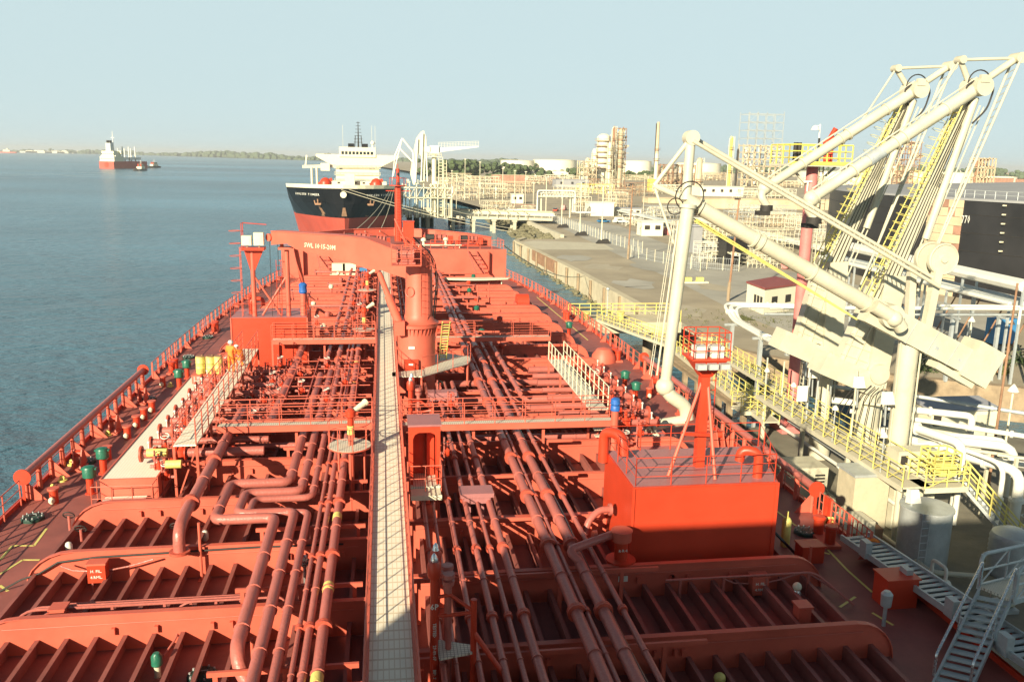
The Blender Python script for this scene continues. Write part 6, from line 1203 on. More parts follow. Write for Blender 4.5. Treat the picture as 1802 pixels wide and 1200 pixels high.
# ================================================================ the black hulled tanker ahead
bxc, by0 = Y(604,330,236).x, 236.0
t = E('moored_tanker', (bxc,330,WZ), 'black and red hulled tanker with cream bridge moored ahead, its bow toward the viewer', 'ship')
ZD = Y(604,335,by0).z; ZB = Y(604,385,by0+2).z
lev = [(WZ-2,.62,.9,7.5),(WZ,.66,.85,6.5),(ZB,.80,.70,3.5),(1.5,.93,.55,1.6),(ZD,1.0,.48,0)]
st = [0,.6,1.5,3,5.5,9,14,20,28,40,150,165]
def hb(s, L_, pw): return 16.3*min(1,(s/L_))**pw if s < L_ else 16.3
rows = []
for (z, k, pw, off) in lev:
    L_ = {0:36,1:33,2:23,3:17,4:13}[lev.index((z,k,pw,off))]
    rows.append([(hb(max(0,s), L_, pw), by0+off+s, z+(.4*(1-min(1,s/25)) if z == ZD else 0)-(3.4 if z == ZD and s > 19 else 0)) for s in st])
def strip(b, r0_, r1_):
    for side in (-1,1):
        for i in range(len(st)-1):
            q = [r0_[i],r0_[i+1],r1_[i+1],r1_[i]]; P_ = [(bxc+side*x,y,z) for x,y,z in q]; b.add(P_, [(0,1,2,3) if side > 0 else (3,2,1,0)])
b = B(); strip(b, rows[0], rows[1]); strip(b, rows[1], rows[2]); P('boot_topping', b, 'boot_red', t)
b = B(); strip(b, rows[2], rows[3]); strip(b, rows[3], rows[4]); P('topsides', b, 'hull_black', t)
top_ = rows[4]; up2 = [(x*1.01,y-.1,z+1.0) for x,y,z in top_]; b = B(); strip(b, top_, up2); P('bulwark', b, 'cream_light', t)
b = B(); pl = [(bxc-x,y,z-.1) for x,y,z in top_]+[(bxc+x,y,z-.1) for x,y,z in top_][::-1]; b.add(pl, [tuple(range(len(pl)))]); P('deck', b, 'deck_red', t)
def hullpt(x, z):      # a point of the bow skin at half-breadth x, height z
    for a, c in zip(lev[2:], lev[3:]):
        if a[0] <= z <= c[0]: break
    f = (z-a[0])/(c[0]-a[0]); La, Lc = {3.5:23,1.6:17,0:13}[a[3]], {3.5:23,1.6:17,0:13}[c[3]]
    sa = La*(x/16.3)**(1/a[2])+a[3]; sc_ = Lc*(x/16.3)**(1/c[2])+c[3]; return V((x, by0+sa*(1-f)+sc_*f, z))
for side, w_ in ((-1,'DORLEEN PIONEER'),(1,'DORLEEN PIONEER')):
    b = B()
    for i, chh in enumerate(w_):
        x = (13.3-.47*i) if side < 0 else (6.4+.47*i); p = hullpt(x,ZD-1.45); p2 = hullpt(x+.4,ZD-1.45); tx = V((side*(p2.x-p.x),p2.y-p.y,0))*(side)
        if chh != ' ': b.text(chh, (side*p.x+bxc+side*.03,p.y-.22,p.z), tx, (0,.25,1), .62)
    P('ship_name', b, 'white', t)
for side in (-1,1):
    for (xa, xb_, za_, zb_, w2) in ((6.9,6.0,1.2,ZB+.2,.35),(7.3,5.6,1.6,-1.5,.22)):
        b = B(); n_ = 8; A_ = []
        for k in range(n_+1):
            f = k/n_; x = xa+(xb_-xa)*f; z = za_+(zb_-za_)*f; w3 = w2*(.6+.8*f); p, q = hullpt(x-w3,z), hullpt(x+w3,z); A_.append(((bxc+side*p.x,p.y-.09,z),(bxc+side*q.x,q.y-.09,z)))
        for k in range(n_): b.add([A_[k][0],A_[k][1],A_[k+1][1],A_[k+1][0]],[(0,1,2,3) if side > 0 else (3,2,1,0)])
        P('rust_streak', b, 'rusty', t)
    p = hullpt(7.1,2.0); q = V((bxc+side*p.x,p.y-.25,2.0)); b = B(); b.cyl(q+V((0,0,1.1)),q+V((0,0,-.9)),.2,n=8); b.beam(q+V((-.8,0,-.7)),q+V((.8,0,-.7)),.4,.5); b.beam(q+V((-.75,0,-.7)),q+V((-.95,0,.3)),.25); b.beam(q+V((.75,0,-.7)),q+V((.95,0,.3)),.25); P('anchor', b, 'rusty', t)
b = B(); n_ = 6; A_ = [((bxc-.35-.1*k,hullpt(.4,.5-.6*k).y-.12,.5-.6*k),(bxc+.35+.1*k,hullpt(.4,.5-.6*k).y-.12,.5-.6*k)) for k in range(6) if .5-.6*k > ZB+.05]
for k in range(len(A_)-1): b.add([A_[k][0],A_[k][1],A_[k+1][1],A_[k+1][0]],[(0,1,2,3)])
P('rust_streak', b, 'rusty', t)
b = B(); b.cyl((bxc,by0-.35,ZD-1.2),(bxc,by0+.2,ZD-1.2),.85,n=20); P('bow_emblem', b, 'cream_light', t)
ay = 372; xl, xr = Y(556,276,ay).x, Y(702,276,ay).x; zt = Y(600,272,ay).z; xa, xb = Y(591,300,ay).x, Y(667,300,ay).x; zr = Y(604,259,ay).z
b = B(); b.bx(xa,xb,ay,ay+14,ZD-1,zt); P('accommodation_block', b, 'cream_light', t)
zw = Y(600,281,ay).z
b = B(); b.prism([(xl,ay-.5,zt),(xr,ay-.5,zt),(xr,ay-.5,zw+1.1),(xb,ay-.5,zw-3.2),(xa,ay-.5,zw-3.2),(xl,ay-.5,zw+1.1)],(0,4,0)); P('bridge_wing', b, 'cream_light', t)
for k in range(3): zz_ = zw-3.6-2.7*k; b = B(); b.bx(xa-.6,xb+.6,ay-.7,ay,zz_,zz_+.18); b.rail([(xa-.6,ay-.7,zz_+.18),(xb+.6,ay-.7,zz_+.18)],1.0,2,2.0,.05,.05,n=4); P('deck_ledge', b, 'cream_light', t)
b = B(); b.bx(xa-3,xb+3,ay-6,ay-.8,ZD-4,ZD-1.2); b.bx(xa+4,xa+8,ay-9,ay-6,ZD-4,ZD+2); P('lower_deckhouse', b, 'cream_light', t)
for k in range(7): q = V((xa-2+k*3.4,ay-6.05,ZD-2)); b = B(); b.bx(q.x-.5,q.x+.5,ay-6.1,ay-6,ZD-2.2,ZD-1.5); P('porthole', b, 'dark', t)
xc0, xc1 = Y(597,265,ay).x, Y(661,265,ay).x; b = B(); b.bx(xc0,xc1,ay-1,ay+8,zt-1,zr); P('wheelhouse', b, 'cream_light', t)
b = B(); wz0 = Y(604,270.5,ay).z
for k in range(9): x = xc0+(xc1-xc0)*(.06+.1*k); b.bx(x,x+(xc1-xc0)*.07,ay-1.05,ay-1.0,wz0-.3,wz0+.9)
P('bridge_windows', b, 'glass', t)
for k, (px, py) in enumerate(((600,283),(600,296),(620,283),(627,283),(632,283),(658,283),(658,296),(652,296))):
    q = Y(px,py,ay); b = B(); b.bx(q.x-.6,q.x+.6,ay-.12,ay-.0,q.z-.65,q.z+.65); P('porthole', b, 'dark', t)
mz = Y(630,214,ay).z; q = Y(630,240,ay); b = B(); b.cyl((q.x,ay+3,zr),(q.x,ay+3,mz),.35,.12,n=8)
for k in range(7): z = zr+2+(mz-zr-2.5)*k/6; w_ = 1.9-.18*k; b.bx(q.x-w_,q.x+w_,ay+2.9,ay+3.1,z,z+.18)
for x in (-1.5,1.5): b.cyl((q.x+x,ay+3,zr),(q.x+x*.8,ay+3,zr+4.6),.16,n=6)
P('radar_mast', b, 'dark', t)
b = B(); b.bx(q.x-4.2,q.x-1.7,ay+1,ay+3,zr,zr+1.5); b.bx(q.x+1.5,q.x+4,ay+1,ay+3,zr,zr+1.5); P('mast_house', b, 'hull_black', t)
b = B(); b.cyl((xc1-1.2,ay+1,zr),(xc1-1.2,ay+1,zr+1.2),.3); b.ball((xc1-1.2,ay+1,zr+1.9),.9,12); P('radome', b, 'white', t)
for px in (603,654,660): q = Y(px,240,ay); b = B(); b.cyl((q.x,ay+1,zr-1),(q.x,ay+1,zr+9),.05,n=5); P('aerial', b, 'cream_light', t)
for px, s in ((572,1.0),(662,1.0)):
    q = Y(px,316,by0+30); b = B(); b.lathe((q.x,by0+32,ZD-.5),[(1.8,0),(1.8,1.6),(1.2,2.6),(.4,3.0)],14); b.beam((q.x-2,by0+32,ZD+.5),(q.x+2,by0+32,ZD+2),1.0); P('deck_machinery', b, 'fresh_red', t)
b = B(); q = Y(549,320,300)
for px in (549,558): r = Y(px,320,300); b.cyl((r.x,300,ZD-1),(r.x,300,ZD+5.0),.35,n=8)
b.beam((q.x-3,300,ZD+5.2),(q.x+8,302,ZD+5.6),1.0); b.beam((q.x-2,300,ZD+5.6),(q.x-1.5,300,ZD+9),.5); b.bx(q.x+3,q.x+6,300,303,ZD+4,ZD+6.5); P('midship_crane', b, 'cream_light', t)
# mooring lines
def rope(a, c, sag, lab, r=.06, m='rope'):
    a, c = V(a), V(c); b = B(); b.tube([a.lerp(c,k/12)-V((0,0,sag*4*(k/12)*(1-k/12))) for k in range(13)], r, 5); T('mooring_line', b, m, lab, 'rope', 'mooring lines')
bowp = V((bxc+.8,by0+.2,ZD+.4)); sh = Z(925,398,-5.5)
for k, (a, c, lab) in enumerate(((V((bxc+1.5,by0,ZD+.2)), Z(900,402,-6), 'upper one of the two long pale ropes from the black bow to the shore'),
    (V((bxc-.5,by0-.3,ZD+.1)), Z(900,408,-6.2), 'lower one of the two long pale ropes from the black bow to the shore'),
    (V((bxc+13.5,by0+12,ZD+.3)), Z(860,385,-4), 'short rope from the shoulder of the black hull toward the jetty'))): rope(a,c,1.0,lab,.07)
for k, (px, lab) in enumerate(((622,'left steep rope between the black bow and our forecastle'),(642,'middle steep rope between the black bow and our forecastle'),(668,'right steep rope between the black bow and our forecastle'))):
    rope((bxc+12.5+.5*k,by0+11,ZD), (Y(px,397,119).x,119,4.2), 1.0, lab, .05)
rope((14.6,104.5,3.9),(35.9,150,GZ+.3),1.5,'yellowish rope from our starboard bow to the quay wall',.07,'rope')
rope((15.2,96,.5),Z(1185,572,-5.9),2.5,'thin dark rope running low over the quay yard edge',.035,'dark')

# ================================================================ jetty beyond the bow
jy = 275
t = E('jetty', (25,jy,WZ), 'pale pipe laden jetty on columns crossing from the black ship to the shore', 'jetty')
j0, j1 = Z(745,378,-4.5), Z(925,384,-4.5); b = B(); b.prism([(j0.x-3,j0.y,-5.4),(j1.x+9,j1.y,-5.4),(j1.x+9,j1.y+9,-5.4),(j0.x-3,j0.y+9,-5.4)],(0,0,.9)); P('deck', b, 'concrete_pale', t)
for f in (.05,.3,.5,.7,.9): p = j0.lerp(j1,f); b = B(); b.bx(p.x-.5,p.x+.5,p.y+.5,p.y+1.5,WZ-1,-5.4); b.bx(p.x-.5,p.x+.5,p.y+7,p.y+8,WZ-1,-5.4); b.bx(p.x-.7,p.x+.7,p.y+.3,p.y+8.2,-6.0,-5.4); P('column', b, 'concrete_pale', t)
for k in range(7):
    b = B(); yo = .9+k*1.05; z = -3.7+(k%3)*.45; b.tube([(j0.x,j0.y+yo,z),(j1.x+10,j1.y+yo,z)],.17+.07*(k%2),8); P('pipe_run', b, ('white','cream_light','tan')[k%3], t)
for k in range(12): p = j0.lerp(j1,k/11); b = B(); b.bx(p.x-.1,p.x+.1,p.y+.4,p.y+.6,-4.5,-2.4); b.bx(p.x-.1,p.x+.1,p.y+8,p.y+8.2,-4.5,-2.4); b.bx(p.x-.1,p.x+.1,p.y+.4,p.y+8.2,-2.5,-2.3); P('pipe_bent', b, 'cream_light', t)
b = B(); b.rail([(j0.x,j0.y+.1,-4.5),(j1.x+8,j1.y+.1,-4.5)],1.1,2,2.5,.06,.07,n=4); P('railing', b, 'cream_light', t)
jp0 = Z(718,372,-3.5)
for i, (px, lab) in enumerate(((740,'dark green caisson dolphin right of the foremast'),(805,'dark round fender dolphin under the jetty'))):
    q = Z(px,400 if i == 0 else 398,WZ); t = E('mooring_dolphin', (q.x,q.y+4,WZ), lab, 'dolphin')
    for dx in ((-3.8,-1.3,1.3,3.8) if i == 0 else (-1.5,1.5)): b = B(); b.cyl((q.x+dx,q.y+3,WZ-1),(q.x+dx,q.y+3,-5.6),1.0 if i == 0 else 1.7,n=14); P('pile', b, 'black' if i else 'dark_green', t)
    b = B(); b.bx(q.x-(6 if i == 0 else 3.3),q.x+(6 if i == 0 else 3.3),q.y,q.y+6,-5.6,-3.2 if i == 0 else -5.0); P('cap', b, 'galv' if i == 0 else 'black', t)
t = E('jetty_platform', (jp0.x+6,jy-2,-4), 'cream steel platform on the jetty head carrying the far loading arms', 'platform'); zz1 = Y(740,330,jy).z
xA, xB = Y(708,330,jy).x, Y(795,330,jy).x; b = B(); b.bx(xA,xB,jy,jy+6,zz1-.3,zz1); b.bx(xA,xB,jy,jy+6,zz1-3.4,zz1-3.2)
P('deck', b, 'cream_light', t)
for k in range(8): x = xA+(xB-xA)*k/7; b = B(); b.bx(x-.15,x+.15,jy,jy+.3,-4.5,zz1+1.2); b.beam((x,jy+.1,zz1-3.3),(x+1.6,jy+.1,zz1-.2),.12); P('post', b, 'cream_light', t)
random.seed(21); b = B()
for k in range(34): x = random.uniform(xA,xB); z = random.uniform(-4.3,zz1+2.2); b.bx(x-random.uniform(.2,.9),x+random.uniform(.2,.9),jy+1,jy+3,z,z+random.uniform(.2,.9))
for k in range(16): x = random.uniform(xA,xB); b.cyl((x,jy+.8,-4.5),(x,jy+.8,random.uniform(-1,zz1+2.5)),.13,n=5)
P('pipework', b, 'cream_light', t)
def jpx(px, py, y=jy+2): return Y(px,py,y)
t = E('loading_arm', jpx(738,345), 'tallest far loading arm, folded into a thick pale blade shape', 'loading arm', 'far loading arms')
b = B()
for dy in (0,1.6): b.prism([jpx(x,y)+V((0,dy,0)) for x,y in ((727,325),(722,305),(728,265),(733,243),(741,232),(746,230),(749,240),(748,290),(747,322),(742,322),(741,275),(736,270),(733,300),(733,325))],(0,.8,0))
P('folded_boom', b, 'cream_light', t)
b = B()
for (a, c) in (((744,235),(741,320)),((735,245),(731,322)),((749,240),(752,320))): b.tube([jpx(*a)-V((0,.5,0)),jpx(*c)-V((0,.5,0))],.22,8)
P('outboard_arm', b, 'white', t)
t = E('loading_arm', jpx(706,345), 'thin white far loading arm forming a pointed triangle behind the bridge wing', 'loading arm', 'far loading arms')
b = B()
for (a, c, r) in (((708,244),(695,275),.28),((708,244),(727,268),.32),((704,262),(727,286),.3),((700,275),(692,310),.2),((708,246),(700,275),.2),((695,275),(690,318),.15),((727,268),(730,300),.3)): b.tube([jpx(*a),jpx(*c)],r,8)
P('arm_tubes', b, 'white', t)
t = E('jetty_crane', jpx(763,350), 'white jetty crane with its boom stretched level to the right', 'crane')
q = jpx(764,260); b = B(); b.cyl((q.x,jy+2,-4.5),(q.x,jy+2,q.z-2),.75,n=14); P('column', b, 'cream_light', t)
b = B(); b.bx(q.x-1.4,q.x+1.4,jy+1,jy+3.5,q.z-2,q.z+.6); b.bx(q.x-3,q.x-1.2,jy+1,jy+3,q.z-1.4,q.z+.2); P('machinery_house', b, 'white', t)
e1, e2 = jpx(772,261), jpx(842,258); b = B(); b.prism([V((q.x+1,jy+1.6,q.z-1.6)),e1+V((2.5,-.4,-.9)),e2+V((0,-.4,-.25)),e2+V((0,-.4,.15)),e1+V((0,-.4,.2))],(0,1,0)); P('boom', b, 'white', t)
b = B(); b.rail([e1+V((0,-.3,.2)),e2+V((0,-.3,.1))],1.5,3,.9,.05,.06,n=4); P('boom_railing', b, 'white', t)
b = B(); pz = jpx(764,276).z; b.bx(q.x-2.2,q.x+2.2,jy+.4,jy+4,pz-.2,pz); b.rail([(q.x-2.2,jy+.4,pz),(q.x+2.2,jy+.4,pz)],1.1,2,.8,.06,.06,n=4); P('platform', b, 'cream_light', t)
b = B(); b.ladder((q.x+2,jy+.8,-4),(q.x+2,jy+.8,pz),(1,0,0),1.2,.12,.9); b.ladder((q.x+3.4,jy+.8,-4),(q.x+3.4,jy+.8,pz-1),(1,0,0),.9,.1,1.1); P('stair_tower', b, 'cream_light', t)

# ================================================================ shore: lamps, poles, fence, sheds
lampB = [(960,390,313),(988,401,313),(1020,415,321),(1058,429,327)]
nm = ['farthest','third','second','nearest']
for i, (px, py, tp_) in enumerate(lampB):
    q = Z(px,py,GZ); zt = Y(px,tp_,q.y).z; t = E('street_lamp', q, nm[i]+' tall white lamp post along the sea wall of the yard', 'lamp post', 'white lamp posts')
    b = B(); b.cyl(q,(q.x,q.y,zt),.16,.1,n=8); P('pole', b, 'cream_light', t); b = B(); b.bx(q.x-.7,q.x+.7,q.y-.2,q.y+.2,zt,zt+.15); P('lamp_head', b, 'galv', t); b = B(); b.prism([(q.x-1.4,q.y-.8,GZ),(q.x+2.2,q.y-.8,GZ),(q.x+1.6,q.y-.8,GZ+1.2),(q.x-.6,q.y-.8,GZ+.9)],(0,1.6,0)); P('footing', b, 'dark', t)
for i, (px, py, tp_, lab) in enumerate(((1105,456,324,'brown wooden pole standing in the middle of the quay yard'),(1281,530,350,'leaning brown wooden pole left of the red roofed shed'),(1152,316,215,'') ,(945,372,334,'short white post by the pipe gate'))):
    if not lab: continue
    q = Z(px,py,GZ); zt = Y(px,tp_,q.y).z; lean = .6 if i == 1 else .3; t = E('utility_pole', q, lab, 'pole', 'poles on the yard'); b = B(); b.cyl(q,(q.x+lean,q.y,zt),.2,.13,n=8); P('pole', b, 'rusty' if i < 2 else 'cream_light', t)
    if i < 2: b = B(); b.bx(q.x+lean-.7,q.x+lean+.2,q.y-.1,q.y+.1,zt-.15,zt+.1); P('lamp_head', b, 'dark', t); b = B(); b.cyl(q,(q.x+.05,q.y,GZ+3),.26,n=8); P('base_sleeve', b, 'timber', t)
def fence(pts, h, lab):
    t = E('fence', (pts[0].x,pts[0].y,GZ), lab, 'fence'); 
    for a, c in zip(pts, pts[1:]):
        L_ = (c-a).length; n_ = max(1,int(L_/3)); b = B()
        for i in range(int(L_/.42)): p = a.lerp(c,(i+.5)*.42/L_); b.beam((p.x,p.y,GZ),(p.x,p.y,GZ+h),.035)
        for z in (.3,h*.5,h): b.beam((a.x,a.y,GZ+z),(c.x,c.y,GZ+z),.04)
        P('mesh_panel', b, 'galv', t); b = B()
        for i in range(n_+1): p = a.lerp(c,i/n_); b.cyl((p.x,p.y,GZ),(p.x,p.y,GZ+h+.4),.06,n=5)
        P('fence_post', b, 'cream_light', t)
fence([Z(950,382,GZ),Z(1078,430,GZ),Z(1130,446,GZ)],2.4,'long thin chain fence behind the lamp posts')
fence([Z(1110,452,GZ),Z(1232,478,GZ)],2.2,'chain fence crossing the yard behind the arm tube')
fence([Z(1216,472,GZ),Z(1300,478,GZ)],2.4,'short chain fence panel right of the arm tube')
# red roofed shed
s0 = Z(1338,560,GZ) if 0 else Z(1345,563,GZ); 
def P3(px,py,z): return Z(px,py,z)
t = E('shed', Z(1355,565,GZ), 'cream walled shed with a dark red roof on the quay yard', 'shed'); hR = GZ+3.6
r_ = [P3(1346,510,hR),P3(1313,498,hR),P3(1365,489,hR),P3(1412,501,hR)]
b = B(); cc = sum(r_,V())/4; w_ = [cc+(q-cc)*.95 for q in r_]; b.prism([(q.x,q.y,GZ) for q in w_],(0,0,3.55)); P('wall', b, 'white_far', t)
b = B(); b.prism([(q.x,q.y,hR) for q in r_],(0,0,.25)); P('roof', b, 'shed_roof', t)
def onwall(a, c, f0, f1, z0, z1, m, nm):
    a, c = V(a), V(c); d = c-a; nn = V((d.y,-d.x,0)).normalized()*.06; nn = nn if nn.dot(V((0,-1,0))+V((-.4,0,0))) > 0 else -nn
    p, q = a+d*f0, a+d*f1; b = B(); b.prism([(p.x,p.y,GZ+z0),(q.x,q.y,GZ+z0),(q.x,q.y,GZ+z1),(p.x,p.y,GZ+z1)], nn); return P(nm, b, m, t)
for f in (.45,.62,.79): onwall(w_[1],w_[0],f,f+.11,.9,2.4,'dark','window')
for f in (.2,.58): onwall(w_[0],w_[3],f,f+.15,1.3,2.4,'dark','window')
b = B(); q = Z(1330,560,GZ); b.add([(q.x-4,q.y-1,GZ+.012),(q.x+3,q.y-3,GZ+.012),(q.x+12,q.y-2,GZ+.012),(q.x+9,q.y+2.5,GZ+.012),(q.x+1,q.y+5,GZ+.012)],[(0,1,2,3,4)]); ST('grass_patch', b, 'dry_leaf', 'stuff')
random.seed(31); b = B()
for k in range(260): x, y = random.uniform(-16,14), random.uniform(-7,7); leaves(b,(q.x+x,q.y+y,GZ+.1),.35,7,.08)
T('grass', b, 'dry_leaf', 'scrubby grass tufts around the red roofed shed', 'grass', kind='stuff')
t = E('concrete_weight', Z(1218,500,GZ), 'two small yellow blocks on a pale pallet lying on the yard', 'block'); q = Z(1222,498,GZ)
b = B(); b.bx(q.x-2.4,q.x+2.4,q.y-.6,q.y+.6,GZ,GZ+.25); P('pallet', b, 'cream_light', t)
for k in (-1.2,1.0): b = B(); b.bx(q.x+k-.6,q.x+k+.6,q.y-.3,q.y+.5,GZ+.25,GZ+1.0); P('yellow_block', b, 'yellow', t)
def bld(px0, px1, pyb, h, dep, m, name, cat, lab, roof='grey_roof', win=0, rh=.3, wm='dark'):
    q0, q1 = Z(px0,pyb,GZ), Z(px1,pyb+(px1-px0)*.02,GZ); y = (q0.y+q1.y)/2; x0, x1 = Y(px0,pyb,y).x, Y(px1,pyb,y).x
    t = E(name, ((x0+x1)/2,y,GZ), lab, cat); b = B(); b.bx(x0,x1,y,y+dep,GZ,GZ+h); P('wall', b, m, t)
    b = B(); b.bx(x0-.3,x1+.3,y-.3,y+dep+.3,GZ+h,GZ+h+rh); P('roof', b, roof, t)
    for k in range(win): b = B(); x = x0+(x1-x0)*(k+.5)/win; ww = min(.9,(x1-x0)/win*.25); b.bx(x-ww,x+ww,y-.08,y,GZ+h*.45,GZ+h*.75); P('window', b, wm, t)
    return t
def gtank(px0, px1, pyb, pyt, m, lab, dome=.06, roof=None, name='storage_tank', Yd=None):
    q0 = Z((px0+px1)/2,pyb,GZ); y = q0.y if Yd is None else Yd; xa, xb_ = Y(px0,pyb,y).x, Y(px1,pyb,y).x; r = (xb_-xa)/2; zt = Y((px0+px1)/2,pyt,y).z
    t = E(name, ((xa+xb_)/2,y+r,GZ), lab, 'tank', 'storage tanks'); c = V(((xa+xb_)/2,y+r,0)); b = B(); b.lathe((c.x,c.y,GZ),[(r,0),(r,zt-GZ)],40); P('shell', b, m, t)
    b = B(); b.lathe((c.x,c.y,zt),[(r*1.005,0),(r*1.005,.3),(r*.5,.3+r*dome),(.5,.3+r*dome*1.5)],40); P('roof', b, roof or m, t)
    b = B(); b.ring((c.x,c.y,zt-.5),(0,0,1),r+.1,.15,40,4); P('wind_girder', b, m, t); return t
bld(1129,1166,415,4.0,5,'white_far','container_cabin','cabin','white box cabin on the yard behind the brown pole','white_far',2)
b = B(); q = Z(1174,413,GZ); b.lathe(q,[(1.2,0),(1.3,.8),(1.1,1.9),(.5,2.2)],14); T('pink_tank', b, 'column_pink', 'small pink tank right of the white box cabin', 'tank')
b = B(); q = Z(1385,473,GZ); b.cyl(q+V((-.9,-.8,1)),q+V((.9,.8,1)),.9,n=16); b.bx(q.x-1,q.x+1,q.y-.3,q.y+.3,GZ,GZ+.4); T('pink_tank', b, 'column_pink', 'salmon coloured drum trailer beyond the red roofed shed', 'tank')
bld(1037,1080,380,5,8,'white_far','plant_building','building','white windowless building behind the lamp posts','white_far',0)
bld(1082,1128,379,2.6,5,'white_far','lorry_shelter','building','low pale shelter right of the white windowless building','grey_roof',4)
bld(901,921,358,4.2,5,'white_far','plant_building','building','tiny white cabin above the jetty pipes','white_far',2)
bld(1232,1308,345,6,16,'white_far','warehouse','building','long white warehouse above the lowered loading arm','white_far',5)
bld(978,1036,330,6,14,'tank_roof','plant_building','building','low grey roofed building in front of the brown pipe racks','grey_roof',3)
bld(1140,1240,357,2.5,10,'tan','earth_bund','wall','long tan bund wall, left half, behind the arm','tan')
bld(1240,1500,366,4.5,10,'tan','earth_bund','wall','long tan bund wall, right half, behind the arm','tan')
bld(1276,1316,466,5.2,5,'black','dark_shed','shed','dark open shed beyond the yard, left part','black',0)
bld(1218,1234,445,6.2,3,'tank_roof','switch_room','shed','grey narrow cabin by the pipe rack','grey_roof')
# pipe gate
gq = Z(946,383,GZ); gy = gq.y; t = E('pipe_gate', (Y(975,380,gy).x,gy,GZ), 'tall white square pipe bridge over the access road', 'pipe rack')
x0, x1 = Y(945,380,gy).x, Y(1011,380,gy).x; zg = Y(975,336,gy).z
b = B()
for k, r in ((0,.28),(1.0,.22),(2.0,.3)): b.tube([(x0-14,gy+k,GZ+2+.3*k),(x0+k*.5,gy+k,GZ+2+.3*k),(x0+k*.5,gy+k,zg-k*.9),(x1-k*.5,gy+k,zg-k*.9),(x1-k*.5,gy+k,GZ+2),(x1+8,gy+k,GZ+2)],r,8,bend=1.0)
P('pipe_run', b, 'white', t)
b = B()
for x in (x0+1.6,x1-1.6): b.bx(x-.2,x+.2,gy+1,gy+1.4,GZ,zg)
for k in range(12): x = x0+1+(x1-x0-2)*k/11; b.beam((x,gy-.3,zg-2),(x+1.2,gy-.3,zg-.2),.12)
b.bx(x0,x1,gy-.35,gy-.15,zg-2.2,zg-1.9); P('frame', b, 'cream_light', t)
# ---- process units: frames, vessels and pipework
random.seed(77)
def unit(px0, px1, pyb, h, lab, m='tan', grp='process units', dens=1.0, vm=None, dep=None, name='process_unit', topm=None):
    rnd = random.Random(int(px0*7+pyb)); q = Z((px0+px1)/2,pyb,GZ); y = q.y; x0, x1 = Y(px0,pyb,y).x, Y(px1,pyb,y).x; w = x1-x0; dep = dep or min(10,max(3,w*.6)); s = max(.06,y/1500*.55)
    t = E(name, ((x0+x1)/2,y,GZ), lab, 'plant', grp); nx = max(2,int(w/(s*14))); nl = max(2,int(h/(s*16))+1)
    b = B()
    for i in range(nx+1):
        x = x0+w*i/nx
        for yy in (y,y+dep): b.beam((x,yy,GZ),(x,yy,GZ+h*rnd.uniform(.8,1.05)),s)
    for j in range(1,nl+1):
        z = GZ+h*j/nl
        for yy in (y,y+dep): b.beam((x0,yy,z),(x1,yy,z),s*.9)
        for i in range(nx+1): x = x0+w*i/nx; b.beam((x,y,z),(x,y+dep,z),s*.7)
    for k in range(int(nx*.8)): i = rnd.randrange(nx); j = rnd.randrange(nl); b.beam((x0+w*i/nx,y-.05,GZ+h*j/nl),(x0+w*(i+1)/nx,y-.05,GZ+h*(j+1)/nl),s*.5)
    P('steel_frame', b, m, t)
    b = B()
    for k in range(int((6+nx*2)*dens)):
        z = GZ+h*rnd.uniform(.08,.95); xa = x0+w*rnd.random()*.6; xb_ = min(x1,xa+w*rnd.uniform(.2,.6)); r = s*rnd.uniform(.35,1.0); yy = y+rnd.uniform(-.3,dep); z2 = max(GZ,z-h*rnd.uniform(.1,.4)); b.tube([(xa,yy,z2),(xa,yy,z),(xb_,yy,z),(xb_,yy,z2)],r,6,bend=r*2)
    P('pipework', b, vm or rnd.choice(['white_far','cream_light','tan']), t)
    b = B()
    for k in range(max(1,int(nx*.7*dens))):
        x = x0+w*rnd.uniform(.08,.92); r = s*rnd.uniform(1.2,3.2); hh = h*rnd.uniform(.25,.8); yy = y+dep*rnd.uniform(.2,.8)
        if rnd.random() < .6: b.lathe((x,yy,GZ),[(r,0),(r,hh),(r*.6,hh+r*.5),(.1,hh+r*.7)],10)
        else: z = GZ+h*rnd.uniform(.2,.7); b.cyl((x-r*2,yy,z),(x+r*2,yy,z),r,n=10)
    P('vessel', b, rnd.choice(['white_far','cream_light','galv','tan']), t); return t
